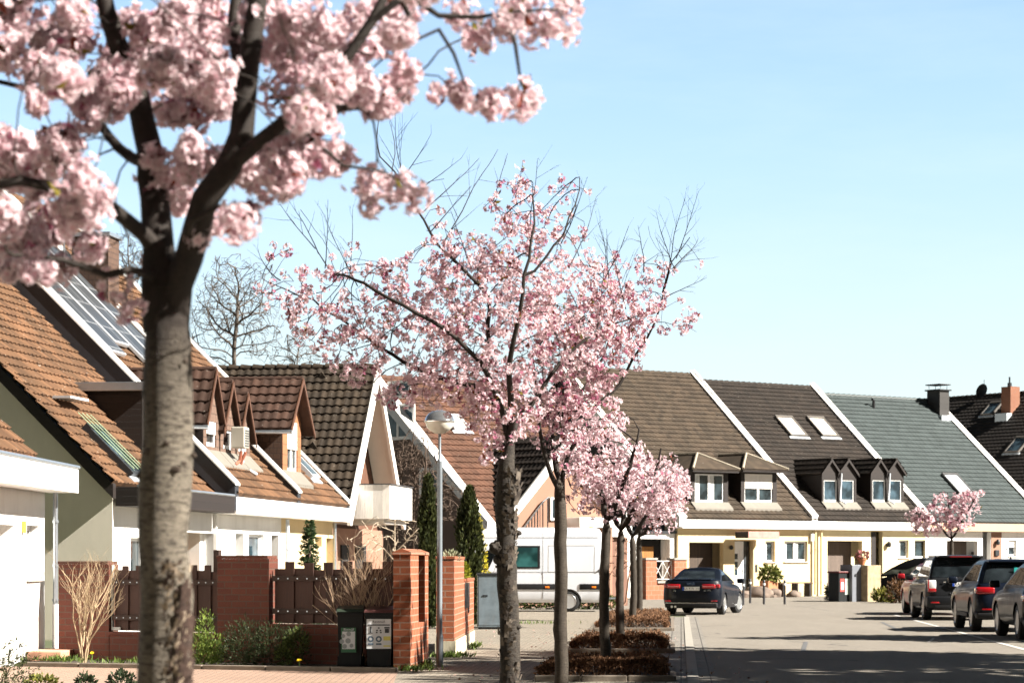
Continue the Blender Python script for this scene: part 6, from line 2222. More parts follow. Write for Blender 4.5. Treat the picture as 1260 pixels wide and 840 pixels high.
base1 = P(205, 0, Y1); base1 = Vector((P(203, 0, Y1).x, Y1, 0))
trunk1 = ([base1, P(203, 1300, Y1), P(203, 800, Y1), P(206, 600, Y1), P(206, 420, Y1), P(207, 322, Y1)], .062, .0545)
limbs1 = [(L1([(200, 440), (197, 375), (192, 310, .02), (185, 240, .06), (176, 180, .1), (158, 110, .12), (140, 60, .12), (122, 0, .1), (100, -140, .1), (90, -280, .0)]), .040, .005),
          (L1([(209, 440), (216, 385), (234, 318, -.04), (262, 255, -.1), (292, 215, -.12), (306, 178, -.12), (312, 110, -.12), (322, 40, -.1), (328, -30, -.1), (350, -200, 0), (340, -330, 0)]), .035, .005),
          (L1([(306, 178, -.12), (296, 110, -.02), (288, 40, .05), (284, -40, .1), (250, -200, .2)]), .020, .008),
          (L1([(292, 215, -.12), (345, 182, -.2), (395, 150, -.25), (440, 95, -.25), (465, 60, -.25), (500, -20, -.2), (540, -110, -.1)]), .017, .005),
          (L1([(345, 182, -.2), (380, 160, -.1), (420, 135, 0), (470, 120, .05)]), .014, .006),
          (L1([(193, 300, .02), (150, 270, -.1), (110, 255, -.2), (60, 250, -.3), (0, 262, -.3), (-90, 250, -.3)]), .018, .005),
          (L1([(178, 190, .1), (140, 175, .2), (110, 140, .25), (80, 105, .3), (40, 85, .3), (0, 75, .3), (-90, 60, .3)]), .014, .004),
          (L1([(465, 60, -.25), (500, 32, -.25), (545, 45, -.2), (590, 48, -.2), (625, 40, -.2), (672, 38, -.2)]), .008, .003),
          (L1([(500, 32, -.25), (520, 75, -.22), (545, 60, -.2), (560, 90, -.2), (570, 115, -.2)]), .006, .003),
          (L1([(625, 40, -.2), (634, 80, -.2), (640, 122, -.2)]), .0045, .003),
          (L1([(395, 192, -.2), (430, 222, -.2), (470, 228, -.2)]), .005, .003),
          (L1([(232, 310, -.04), (250, 280, -.15), (285, 270, -.2)]), .010, .004),
          (L1([(200, 345), (170, 340, -.1), (140, 345, -.12), (100, 336, -.2), (50, 335, -.3)]), .010, .004)]
T1_, TR1 = cherry('cherry_tree', 'nearest cherry tree, its thick pale trunk and big soft blossoms in front of everything', base1, trunk1, limbs1, tg1, 21, .045, .05, BARK1, .037, 19, .0150, 7,
                  ((0, 1.0, .32), (.5, .72, .62)), tip=.0016, deep=.012, pale=1.0, bronze=.45, sides=(14, 7, 5))
# wound and knots on the trunk
mb = MB(); rr = random.Random(4)
tb = Vector(base1)
for (px, py, rx, rz) in ((228, 445, .006, .008), (217, 578, .012, .010), (183, 556, .012, .010), (205, 545, .008, .007), (226, 570, .007, .006), (172, 585, .008, .012), (238, 560, .006, .01)):
    p = P(px, py, Y1 - .058 * math.sqrt(max(0, 1 - ((px - 205) / 36.0) ** 2))) - tb
    bm = bmesh.new(); bmesh.ops.create_icosphere(bm, subdivisions=2, radius=1)
    for v in bm.verts: v.co = Vector((v.co.x * rx * rr.uniform(.7, 1.3) + p.x, v.co.y * .0022 + p.y, v.co.z * rz * .7 * rr.uniform(.6, 1.3) + p.z))
    mb = MB(); mb.frombm(bm)
    mb.build('knot', plain('dark knot', (.05, .035, .025), .9, .3, 30, .5, 60), TR1, smooth=80)
mb = MB()
for k in range(260):
    cav = k < 110                       # dark torn cavity down the right side, pale curled flaps beside it
    py = rr.uniform(690, 860) if not cav else rr.uniform(715, 870)
    px = rr.gauss(214, 9) if not cav else rr.gauss(229, 4)
    u_ = (px - 204) / 36.0
    if abs(u_) > .96: continue
    yy = Y1 - .0615 * math.sqrt(1 - u_ * u_) - .002
    p = P(px, py, yy) - tb
    w_, h_ = (rr.uniform(.002, .006), rr.uniform(.003, .010)) if not cav else (rr.uniform(.003, .008), rr.uniform(.008, .024))
    an = math.asin(u_)
    n_ = Vector((math.sin(an), -math.cos(an), 0)); t_ = Vector((math.cos(an), math.sin(an), 0))
    mb.mi = 0 if cav or rr.random() < .45 else 1
    l_ = rr.uniform(.001, .004) if cav else rr.uniform(.002, .012)
    mb.quad(p - t_ * w_ - Vector((0, 0, h_)), p + t_ * w_ * rr.uniform(.5, 1) - Vector((0, 0, h_ * rr.uniform(.3, 1))), p + t_ * w_ * rr.uniform(.4, 1) + n_ * l_ + Vector((0, 0, h_)), p - t_ * w_ * rr.uniform(.3, 1) + n_ * l_ * .6 + Vector((0, 0, h_ * .8)))
mb.build('bark_wound', [plain('torn dark wood', (.03, .014, .008), .9, .4, 40, .5, 90), plain('pale torn bark', (.30, .235, .17), .85, .3, 40)], TR1)['kind'] = 'stuff'

# ---- second tree, in focus
Y2 = 13.8
rng2 = np.random.default_rng(8)
E2 = [(600, 400, 90, 90, 1.5), (520, 410, 80, 65, 1.2), (440, 430, 55, 40, 1.0), (400, 390, 60, 40, .9), (355, 365, 45, 35, .65), (350, 330, 35, 40, .25), (430, 340, 60, 45, .45), (500, 350, 60, 50, .7), (560, 330, 50, 55, .7),
      (640, 330, 60, 70, .8), (650, 260, 60, 50, .42), (645, 220, 35, 20, .25), (705, 225, 25, 22, .3), (610, 290, 40, 40, .6), (700, 380, 60, 80, 1.2), (690, 300, 35, 45, .35), (560, 470, 80, 45, 1.3), (620, 500, 60, 50, 1.5), (500, 480, 50, 30, .6), (600, 545, 25, 30, .6), (450, 465, 45, 25, .4), (540, 285, 22, 35, .2)]
tg2 = ellipse_targets(E2, Y2, rng2, 1330, 1.6)
BARE2 = [(470, 200, 38, 60), (515, 215, 45, 35), (580, 235, 45, 45), (470, 160, 25, 30), (410, 265, 40, 25), (370, 265, 30, 15), (610, 215, 18, 25), (340, 300, 25, 20)]
tgb = ellipse_targets(BARE2, Y2, rng2, 3, 1.2)
bare_set = set(map(tuple, np.round(tgb, 5)))


def is_bare2(T):
    return np.array([tuple(np.round(t, 5)) in bare_set for t in T])


base2 = Vector((P(630, 0, Y2).x, Y2, 0))
L2 = lambda pts: px_line(pts, Y2)
trunk2 = ([base2, P(629, 1000, Y2), P(628, 840, Y2), P(624, 700, Y2), P(622, 600, Y2), P(628, 545, Y2)], .063, .054)
limbs2 = [(L2([(628, 552), (637, 515, .05), (660, 486, .14), (688, 446, .22), (735, 402, .3), (790, 380, .35)]), .019, .003),
          (L2([(626, 550), (618, 505, -.1), (607, 480, -.2), (592, 450, -.3), (550, 415, -.4), (500, 385, -.42), (440, 350, -.3), (400, 325, .3), (385, 300, .3)]), .019, .003),
          (L2([(628, 548), (630, 500, -.15), (626, 455, -.3), (640, 390, -.42), (645, 350, -.45), (655, 290, -.4), (655, 235, -.3)]), .021, .003),
          (L2([(616, 500, .05), (580, 475, .1), (531, 458, .18), (480, 432, .22), (430, 398, .25), (380, 365, .25), (325, 342, .2)]), .017, .003),
          (L2([(600, 462, .15), (600, 400, .0), (600, 365, -.1), (540, 305, -.15), (507, 247, -.15), (485, 215, -.1), (467, 195, -.1), (468, 140, -.1)]), .016, .002),
          (L2([(645, 360, -.45), (690, 300, -.4), (705, 260, -.3), (712, 225, -.2)]), .008, .003)]
SH2 = []
for (a, b, c, d) in ((507, 250, 468, 135), (500, 238, 448, 205), (507, 240, 562, 195), (520, 262, 592, 200), (545, 300, 612, 205), (530, 285, 575, 225), (400, 330, 412, 250), (388, 306, 338, 252), (392, 312, 368, 248), (430, 345, 442, 262), (482, 215, 500, 150), (490, 228, 535, 172), (604, 262, 620, 190),
                     (655, 300, 650, 205), (690, 300, 722, 228), (345, 345, 312, 318), (440, 352, 395, 272), (580, 330, 560, 262), (700, 330, 735, 262)):
    y0, y1 = Y2 + rng2.uniform(-.25, .1), Y2 + rng2.uniform(-.45, .3)
    SH2.append((P(a, b, y0), P(c, d, y1), .0042))
T2_, TR2 = cherry('cherry_tree', 'sharp cherry tree with peeling dark trunk and wide airy pink crown before the white van', base2, trunk2, limbs2, np.concatenate([tg2, tgb]), 22, .075, .055, BARK2, .029, 9, .0145, 5,
                  ((0, 1.0, .35),), shoots=SH2, bare=is_bare2, tip=.0017, deep=.08, pale=.75, bronze=.32, jit=.10, power=2.6)
# peeling bark flaps and burl
mb = MB(); rr = random.Random(9); tb = Vector(base2)
for k in range(230):
    py = rr.uniform(575, 900); t_ = (py - 545) / 355
    side_ = rr.random()
    an = rr.uniform(-.15, 1.5) if side_ < .85 else rr.uniform(-1.3, -.2)
    cx_ = 628 - 6 * math.sin(min(1, max(0, (840 - py) / 240)) * math.pi) * 1.0
    rad_ = .055 + .006 * t_
    n_ = Vector((math.sin(an), -math.cos(an), 0)); tt_ = Vector((math.cos(an), math.sin(an), 0))
    c = P(cx_, py, Y2) - tb + n_ * (rad_ * .97)
    w_, h_ = rr.uniform(.006, .018), rr.uniform(.008, .03)
    l_ = rr.uniform(.004, .022)
    mb.mi = 0 if rr.random() < .5 else 1
    up = Vector((0, 0, 1))
    mb.quad(c - tt_ * w_ - up * h_ * rr.uniform(.4, 1), c + tt_ * w_ - up * h_, c + tt_ * w_ * rr.uniform(.3, 1) + n_ * l_ + up * h_ * rr.uniform(.3, 1), c - tt_ * w_ * rr.uniform(.3, 1) + n_ * l_ * rr.uniform(.2, 1) + up * h_)
mb.build('peeling_bark', [plain('dark bark flap', (.05, .038, .03), .9, .35, 30, .4, 80), plain('grey bark flap', (.11, .088, .068), .85, .35, 30, .4, 80)], TR2)['kind'] = 'stuff'
mb = MB()
for (px, py, r_) in ((611, 673, .038), (614, 688, .03), (638, 655, .016), (637, 770, .018), (635, 600, .016), (617, 800, .016)):
    p = P(px, py, Y2 - .02) - tb
    bm = bmesh.new(); bmesh.ops.create_icosphere(bm, subdivisions=3, radius=r_)
    from mathutils import noise as mn
    for v in bm.verts: v.co = v.co * (1 + .5 * mn.noise(v.co * 45)) * (Vector((.8, .8, 1.0)).length / 1.5) + p
    mb = MB(); mb.frombm(bm)
    mb.build('burl', BARK2, TR2, smooth=60)

# ---- third tree
Y3 = 20.5
rng3 = np.random.default_rng(9)
E3 = [(700, 460, 50, 60, 1.1), (740, 420, 50, 60, 1.1), (770, 390, 45, 45, .8), (790, 350, 45, 40, .45), (820, 390, 40, 30, .25), (845, 395, 22, 14, .15), (840, 330, 28, 18, .2), (690, 520, 40, 45, .9), (730, 500, 40, 45, .8), (650, 500, 35, 40, .6), (745, 345, 40, 40, .5), (710, 570, 30, 25, .45), (770, 440, 25, 35, .4), (690, 395, 45, 40, .8)]
tg3 = ellipse_targets(E3, Y3, rng3, 720, 1.4)
B3 = [(835, 290, 35, 45), (800, 290, 35, 30), (745, 300, 30, 30), (855, 310, 15, 25), (730, 290, 20, 15)]
tgb3 = ellipse_targets(B3, Y3, rng3, 3, 1.2)
bs3 = set(map(tuple, np.round(tgb3, 5)))
base3 = Vector((P(691, 0, Y3).x, Y3, 0))
L3 = lambda pts: px_line(pts, Y3)
SH3 = []
for (a, b, c, d) in ((832, 318, 862, 240), (828, 330, 872, 298), (815, 360, 835, 258), (792, 335, 790, 275), (750, 345, 735, 288), (745, 342, 772, 282), (830, 330, 800, 268), (770, 380, 745, 300), (820, 365, 868, 345), (740, 360, 748, 285)):
    y0, y1 = Y3 + rng3.uniform(-.5, .1), Y3 + rng3.uniform(-.7, .4)
    SH3.append((P(a, b, y0), P(c, d, y1), .0055))
trunk3 = ([base3, P(691, 900, Y3), P(690, 760, Y3), P(690, 640, Y3), P(688, 590, Y3)], .061, .052)
limbs3 = [(L3([(688, 600), (705, 545, .1), (724, 508, .2), (763, 472, .3), (778, 440, .3), (800, 410, .3), (815, 370, .3), (830, 320, .2), (850, 290, .1)]), .022, .003),
          (L3([(688, 598), (682, 560, .1), (678, 520, .2), (690, 450, .3), (705, 400, .3), (720, 350, .3)]), .026, .005),
          (L3([(686, 600), (672, 570, -.1), (664, 530, -.15), (660, 480, -.2), (655, 440, -.2)]), .022, .005),
          (L3([(678, 525, .2), (700, 500, .4), (735, 450, .6), (760, 400, .6)]), .022, .007)]
cherry('cherry_tree', 'third cherry tree with smooth straight trunk before the van and lilac-pink right side', base3, trunk3, limbs3, np.concatenate([tg3, tgb3]), 23, .10, .075, BARK3, .042, 7, .022, 5, ((0, 1.0, .35),),
       shoots=SH3, bare=lambda T: np.array([tuple(np.round(t, 5)) in bs3 for t in T]), tip=.0018, deep=.09, pale=.6, bronze=.25, jit=.10, power=2.6)

# ---- fourth to seventh trees
SPEC = [(33.5, 746.5, 640, 26, [(740, 560, 55, 50, 1), (770, 585, 45, 40, 1), (720, 590, 30, 30, .6), (750, 615, 50, 25, .9), (735, 545, 40, 35, .7), (800, 580, 35, 30, .5)], [[(746, 645), (738, 600, .1), (725, 560, .2), (722, 530, .2)], [(748, 645), (765, 600, -.2), (778, 560, -.3), (785, 530, -.3)], [(749, 643), (775, 620, .2), (805, 590, .3), (815, 550, .3)]], .062,
         'fourth cherry tree with dark trunk rising from the nearest clipped brown hedge', 420),
        (43.0, 764, 652, 28, [(800, 590, 40, 35, 1), (770, 600, 35, 35, 1), (820, 600, 30, 25, .7), (745, 600, 25, 30, .5), (790, 620, 40, 20, .8)], [[(764, 655), (750, 620, .2), (742, 590, .3)], [(765, 655), (785, 615, -.3), (805, 580, -.3)], [(766, 655), (770, 610, .3), (772, 575, .5)]], .07,
         'fifth cherry tree with pale lit trunk standing in the middle brown hedge', 380),
        (57.5, 778, 660, 30, [(810, 600, 40, 30, 1), (790, 625, 35, 22, .8), (830, 600, 22, 25, .6), (785, 590, 30, 25, .7)], [[(778, 662), (768, 630, .3), (765, 605, .3)], [(779, 662), (800, 625, -.3), (820, 600, -.4)]], .085,
         'sixth cherry tree, thin trunk at the near end of the farthest brown hedge', 330),
        (65.0, 786, 660, 32, [(820, 605, 33, 28, 1), (805, 640, 28, 18, .8), (790, 610, 28, 22, .7), (838, 590, 12, 20, .4)], [[(786, 662), (795, 630, .3), (800, 600, .3)], [(787, 662), (812, 635, -.4), (830, 610, -.5)]], .095,
         'seventh cherry tree, farthest of the pavement row at the back of the last hedge', 300)]
for Y, px, fy, seed, E, LM, fs, lab, nT in SPEC:
    rg = np.random.default_rng(seed)
    b_ = Vector((P(px, 0, Y).x, Y, 0))
    k = Y / 33.5
    tr_ = ([b_, b_ + Vector((rg.normal(0, .02), 0, 1.0)), P(px, fy, Y)], .075 + .02 * (k - 1), .062 + .015 * (k - 1))
    lm_ = [(px_line(l, Y), .045 * k ** .5, .012 * k ** .5) for l in LM]
    cherry('cherry_tree', lab, b_, tr_, lm_, ellipse_targets(E, Y, rg, int(nT * .72), 1.5), seed, .16 * k ** .5, .12 * k ** .5, BARK3, .075 * k ** .6, 6, fs * .62, 4, ((0, 1.0, .4),), tip=.005, deep=.015, pale=.95, bronze=.1, sides=(9, 5, 3))
# ---- small tree before the white house
Y = 99.0
rg = np.random.default_rng(40)
b_ = Vector((P(1171, 0, Y).x, Y, 0))
cherry('cherry_tree', 'small pale pink cherry tree standing behind the parked off-roader', b_, ([b_, P(1171, 700, Y), P(1171, 663, Y)], .10, .08),
       [(px_line([(1171, 665), (1150, 640, .3), (1128, 630, .4)], Y), .05, .02), (px_line([(1171, 665), (1170, 630, .3), (1168, 605, .4)], Y), .05, .02), (px_line([(1171, 665), (1185, 635, -.3), (1200, 610, -.3)], Y), .05, .02)],
       ellipse_targets([(1135, 635, 22, 12, 1), (1150, 645, 30, 12, 1), (1160, 620, 18, 14, .8), (1190, 620, 18, 18, .9), (1202, 608, 8, 9, .3), (1178, 640, 22, 16, .7)], Y, rg, 230, 1.5), 41, .28, .2, BARK3, .14, 5, .085, 4, ((0, 1, .4),), tip=.010, deep=.04, pale=.65, bronze=.05, group=None, sides=(8, 5, 3))

# ---- bare trees and shrubs
def bare_plant(name, label, cat, base, stems, targets, seed, step, kill, mat, tip, group=None, part='branches', jit=.15, sides=(8, 5, 3), power=2.4):
    rg = np.random.default_rng(seed)
    root = thing(name, label, cat, base, 0, group)
    b = Vector(base)
    pos, par, rad, reach = grow([([Vector(p) - b for p in pts], r0, r1) for pts, r0, r1 in stems], targets - np.array(b), step, kill, tip=tip, rng=rg, jit=jit, power=power)
    mb = MB(); branch_mesh(mb, pos, par, rad, sides=sides)
    mb.build(part, mat, root, smooth=70)
    return root, pos, reach


GTW = bark('grey bare bark', (.11, .09, .075), (.05, .04, .03), .5, 1.0, .4)
rg = np.random.default_rng(50)
YB = 115.0
for px, base_py, E, seed, n_, lab, st in ((288, 430, [(285, 370, 45, 55, 1), (320, 400, 30, 45, .7), (260, 400, 30, 50, .6), (315, 345, 25, 25, .4)], 51, 1100, 'bare tree rising behind the tiled roofs right of the nearest trunk', 1.0),
                                          (160, 420, [(160, 320, 30, 40, 1), (145, 350, 25, 40, .6), (175, 345, 20, 50, .6)], 52, 500, 'bare tree behind the brown tiled chimney', 1.0),
                                          (365, 455, [(362, 432, 14, 26, 1), (380, 440, 14, 18, .5), (345, 440, 14, 18, .5)], 53, 300, 'small faint bare tree peeping over the dark ridge', 1.0)):
    b_ = Vector((P(px, 0, YB).x, YB, 0))
    top = P(px, base_py, YB)
    k_ = .35 if seed == 53 else 1
    bare_plant('bare_tree', lab, 'tree', b_, [([b_, b_.lerp(top, .6) + Vector((.1, 0, 0)), top, P(px + 3, base_py - 30, YB)], .22 * k_, .09 * k_)], ellipse_targets(E, YB, rg, n_, 1.2), seed, .42, .22, GTW, .009, 'bare trees behind the roofs', sides=(7, 5, 3))

STEMP = plain('pale bare stems', (.38, .28, .17), .8, .25, 12)
STEMT = plain('tan bare stems', (.34, .235, .15), .8, .3, 12)
STEMB = plain('brown bramble stems', (.085, .055, .038), .85, .3, 8)
def twiggy(name, label, base, n, height, spread, mat, r0, seed, part='stems'):
    """vase-shaped bare shrub: stems fork upwards, every shoot a little bent"""
    rg = np.random.default_rng(seed)
    root = thing(name, label, 'shrub', base)
    mb = MB()

    def shoot(p, d, L_, r, lvl):
        k = max(3, int(L_ / .05))
        pts, rs = [p.copy()], [r]
        for i in range(k):
            d = d + Vector(rg.normal(0, .085, 3)) + Vector((0, 0, .035))
            d.normalize()
            p = p + d * (L_ / k)
            pts.append(p.copy()); t_ = (i + 1) / k
            rs.append(r * (1 - .62 * t_))
            if lvl < 3 and i > (1 if lvl else k * .28) and rg.uniform() < (.42 if lvl == 0 else .36 if lvl == 1 else .22):
                sd = Vector(rg.normal(0, 1, 3)); sd.z = abs(sd.z) * .3
                sd = (d * .95 + sd.normalized() * .62).normalized()
                shoot(p.copy(), sd, L_ * (1 - t_ * .55) * rg.uniform(.35, .7), rs[-1] * .66, lvl + 1)
        mb.tube(pts, rs, 6 if lvl == 0 else 4 if lvl == 1 else 3)
    for i in range(n):
        a = rg.uniform(0, 6.28); q = rg.uniform(.1, 1) * spread
        shoot(Vector((math.cos(a) * .03, math.sin(a) * .03, 0)), Vector((math.cos(a) * q, math.sin(a) * q, 1)).normalized(), height * rg.uniform(.72, 1.0), r0 * rg.uniform(.7, 1.1), 0)
    mb.build(part, mat, root, smooth=70)
    return root


Y = 36.7
twiggy('bare_shrub', 'pale bare vase-shaped shrub before the brick wall at the left', (P(103, 0, Y).x, Y, .04), 9, 1.7, .27, STEMP, .014, 61)
Y = 35.75
twiggy('bare_shrub', 'tan bare shrub with many thin shoots behind the two bins', (P(450, 0, Y).x, Y, .04), 15, 1.78, .36, STEMT, .011, 63)
# bare creeper over the dark gable
rg = np.random.default_rng(64)
Y = 82.0
b_ = Vector((P(505, 0, Y).x, Y, 0))
st = [(px_line([(505 + d, 705), (505 + d * 1.3, 640), (505 + d * 2, 590)], Y), .05, .02) for d in (-14, -6, 3, 10, 18)]
bare_plant('bare_climber', 'tangle of bare climbing stems in front of the dark gable wall', 'climber', b_, st, ellipse_targets([(500, 590, 30, 45, 1), (530, 610, 30, 45, .8), (490, 560, 18, 25, .6), (560, 620, 25, 30, .4), (505, 650, 30, 25, .7), (515, 560, 25, 40, .8)], Y, rg, 1500, 1.0), 65, .12, .07, STEMB, .006, None, 'stems', .3, (6, 4, 3))
rg = np.random.default_rng(66)
Y = 60.0
b_ = Vector((P(487, 0, Y).x, Y, 0))
st = [(px_line([(487, 740), (486, 690), (486, 630)], Y), .03, .012), (px_line([(486, 690), (460, 660), (445, 640)], Y), .014, .008), (px_line([(486, 680), (510, 655), (525, 640)], Y), .014, .008)]
bare_plant('bare_sapling', 'pale bare sapling with drooping twigs below the white balcony', 'tree', b_, st, ellipse_targets([(470, 660, 30, 25, 1), (500, 660, 30, 25, 1), (450, 670, 25, 20, .6), (487, 635, 14, 16, .4)], Y, rg, 150, 1.2), 67, .12, .1, plain('pale sapling bark', (.42, .34, .25), .8, .2, 10), .007, None, 'branches', .25)


def leafy(name, label, cat, base, C, D, size, tints, part='foliage', mat=LEAF, ratio=.45, group=None, stems=None, smat=None, rng=RNG):
    root = thing(name, label, cat, base, 0, group)
    v, q, t = leaf_quads(C - np.array(base), D, size, tints, ratio, rng)
    np_mesh(part, v, q, mat, root, t)
    if stems:
        mb = MB()
        for pts, r0, r1 in stems: mb.tube([Vector(p) - Vector(base) for p in pts], [r0 + (r1 - r0) * k / (len(pts) - 1) for k in range(len(pts))], 6)
        mb.build('stems', smat or STEMB, root, smooth=70)
    return root


def shade_mix(n, rng, a, b):
    u = rng.uniform(0, 1, (n, 1)); return (np.array(a) * u + np.array(b) * (1 - u)) * rng.uniform(.75, 1.25, (n, 1))


def blob_points(els, n, rng, shell=.55):
    """points in lumpy ellipsoids (cx,cy,cz,rx,ry,rz), denser towards their skins"""
    w = np.array([e[3] * e[4] * e[5] for e in els]) ** .7; w /= w.sum()
    C, D = [], []
    for e, c in zip(els, rng.multinomial(n, w)):
        d = rng.normal(0, 1, (c, 3)); d /= np.linalg.norm(d, axis=1)[:, None]
        r = (shell + (1 - shell) * rng.uniform(0, 1, c) ** .6)[:, None] * rng.uniform(.85, 1.1, (c, 1))
        C.append(np.array(e[:3]) + d * r * np.array(e[3:])); D.append(d)
    return np.concatenate(C), np.concatenate(D)


def ell(px, py, Y, rx, ry, dep=1.0):
    p = P(px, py, Y); k = Y / F
    return (p.x, p.y, p.z, rx * k, min(rx, ry) * k * dep, ry * k)


rg = np.random.default_rng(70)
# bright young shrub and dark shrubs in the bed
Y = 36.1
els = [ell(253, 770, Y, 12, 20), ell(243, 795, Y, 14, 24), ell(265, 800, Y, 14, 22), ell(254, 805, Y, 20, 18)]
C, D = blob_points(els, 1500, rg, .35); D = D + np.array([0, 0, 1.3]); n = len(C)
leafy('green_shrub', 'fresh green upright shrub in front of the square brick pier', 'shrub', P(253, 824, Y) * 1.0, C, D, np.full(n, .05), shade_mix(n, rg, (.20, .26, .05), (.07, .12, .03)))
Y = 35.9
els = [ell(300, 790, Y, 26, 32), ell(335, 792, Y, 26, 30), ell(365, 795, Y, 18, 26), ell(290, 805, Y, 22, 18), ell(330, 810, Y, 40, 14)]
C, D = blob_points(els, 4200, rg, .3); D = D + np.array([0, 0, .7]); n = len(C)
leafy('dark_shrub', 'broad dark fine-leaved shrub below the wooden fence panel', 'shrub', P(330, 824, Y), C, D, np.full(n, .045), shade_mix(n, rg, (.05, .065, .026), (.02, .030, .012)), ratio=.35)
els = [ell(365, 790, Y - .3, 16, 18), ell(350, 805, Y - .3, 12, 14)]
C, D = blob_points(els, 900, rg, .3); D = D + np.array([0, 0, .7]); n = len(C)
leafy('dark_shrub', 'small mid-green shrub just left of the first bin', 'shrub', P(362, 824, Y - .3), C, D, np.full(n, .05), shade_mix(n, rg, (.10, .13, .03), (.035, .05, .018)))
# dark conifer sprays bottom left
Y = 27.0
b_ = P(4, 855, Y); b_.z = 0
C, D = [], []
for k in range(46):
    t0 = rg.uniform(0, 1); s0 = np.array([b_.x + rg.uniform(-.32, .12), Y + rg.uniform(-.3, .3), .0 + t0 * .55])
    dr = np.array([rg.uniform(-.2, .9), rg.uniform(-.5, .5), rg.uniform(.25, .8)]); dr /= np.linalg.norm(dr)
    L_ = rg.uniform(.18, .38)
    for j in range(26):
        u = j / 26
        C.append(s0 + dr * L_ * u + rg.normal(0, .008, 3)); D.append(dr + rg.normal(0, .55, 3))
C, D = np.array(C), np.array(D); n = len(C)
leafy('conifer', 'low dark juniper with feathery sprays in the bottom left corner', 'shrub', b_, C, D, np.full(n, .05), shade_mix(n, rg, (.10, .12, .045), (.025, .035, .02)), ratio=.3)
for px, py, rx, ry, lab, c1, c2 in ((52, 838, 22, 10, 'low yellow-green ground shrub left of the nearest trunk', (.22, .22, .05), (.08, .10, .03)), (105, 840, 12, 14, 'low dark-leaved shrub between the yellow-green shrub and the nearest trunk', (.05, .07, .03), (.02, .03, .018)), (150, 838, 16, 16, 'low dark-leaved shrub touching the nearest trunk', (.05, .075, .035), (.02, .03, .018))):
    Y = 29.0
    C, D = blob_points([ell(px, py + 2, Y, rx, ry)], 380, rg, .3); D = D + np.array([0, 0, .5]); n = len(C)
    leafy('ground_shrub', lab, 'shrub', P(px, py + ry, Y), C, D, np.full(n, .05), shade_mix(n, rg, c1, c2), ratio=.6)
# columnar evergreens
for px, top, bot, w, Y, lab, yel in ((527, 588, 745, 10, 58.0, 'dark column evergreen left of the street lamp head, behind the garden gate', 0), (577, 602, 745, 14, 60.0, 'dark column evergreen between the street lamp and the white van', 1)):
    n = 5200
    zt, zb = P(0, top, Y).z, .0
    h = rg.uniform(0, 1, n) ** .9
    prof = np.minimum(1, (1 - h) * 3.2) ** .6 * (.75 + .25 * np.minimum(1, h * 5))
    a = rg.uniform(0, 6.28, n)
    lump = 1 + .16 * np.sin(a * 3 + h * 14) + .10 * np.sin(a * 7 - h * 31)
    r = w * Y / F * prof * lump * (.55 + .45 * rg.uniform(0, 1, n) ** .5)
    x0 = P(px, 0, Y).x
    C = np.stack([x0 + r * np.cos(a), Y + r * np.sin(a), zb + h * (zt - zb)], 1)
    D = np.stack([np.cos(a) * .5, np.sin(a) * .5, np.full(n, 1.2)], 1) + rg.normal(0, .25, (n, 3))
    t = shade_mix(n, rg, (.065, .075, .022), (.022, .03, .012))
    leafy('column_evergreen', lab, 'evergreen', (x0, Y, 0), C, D, np.full(n, .13), t, ratio=.4, group='column evergreens by the gate', stems=[([(x0, Y, 0), (x0, Y, zt * .8)], .06, .02)])
# yellow blooming shrub behind the second evergreen
Y = 61.0
C, D = blob_points([ell(594, 690, Y, 5, 30), ell(590, 660, Y, 4, 30), ell(600, 715, Y, 6, 14)], 700, rg, .2); n = len(C)
leafy('forsythia', 'thin yellow-flowering shrub at the nose of the white van', 'shrub', P(594, 765, Y), C, D, np.full(n, .06), shade_mix(n, rg, (.75, .58, .04), (.35, .36, .05)), ratio=.6, stems=[(px_line([(594, 765), (595, 700), (590, 640)], Y), .012, .006), (px_line([(596, 765), (602, 720), (612, 690)], Y), .010, .004)])
# small spruce behind the fence
Y = 46.0
zt = P(0, 640, Y).z; x0 = P(381, 0, Y).x
C, D = [], []
for k in range(150):
    h = rg.uniform(.12, 1) ; a = rg.uniform(0, 6.28); L_ = (1 - h) * .40 + .05
    dr = np.array([math.cos(a), math.sin(a), .25])
    s0 = np.array([x0, Y, h * zt])
    for j in range(24):
        u = (j + rg.uniform()) / 24
        C.append(s0 + dr * L_ * u * 1.0 + np.array([0, 0, -.06 * u])); D.append(dr + rg.normal(0, .7, 3))
C, D = np.array(C), np.array(D); n = len(C)
leafy('spruce', 'small dark green spruce standing behind the wooden fence', 'evergreen', (x0, Y, 0), C, D, np.full(n, .085), shade_mix(n, rg, (.06, .10, .035), (.02, .035, .016)), ratio=.28, stems=[([(x0, Y, 0), (x0, Y, zt * .97)], .05, .01)])
# planter shrub on the stepped wall
p = PLANTER
C, D = blob_points([(p.x, p.y - 1.0, p.z + .13, .15, .5, .18), (p.x + .02, p.y + .4, p.z + .10, .12, .4, .14)], 1300, rg, .4); n = len(C)
leafy('yellow_green_plant', 'bright yellow-green plant spilling over the lower part of the stepped brick wall', 'plant', (p.x, p.y, p.z), C, D + np.array([0, 0, .6]), np.full(n, .06), shade_mix(n, rg, (.42, .42, .04), (.16, .20, .03)), ratio=.5)
C, D = blob_points([(FD.world(.9, .12).x, FD.world(.9, .12).y, 1.66, .16, .35, .10)], 220, rg, .2); n = len(C)
leafy('wall_plant', 'small leafy plant with whitish flowers on top of the taller part of the stepped wall', 'plant', tuple(FD.world(.9, .12, 1.58)), C, D + np.array([0, 0, 1]), np.full(n, .06), shade_mix(n, rg, (.5, .5, .35), (.07, .10, .03)), ratio=.4)
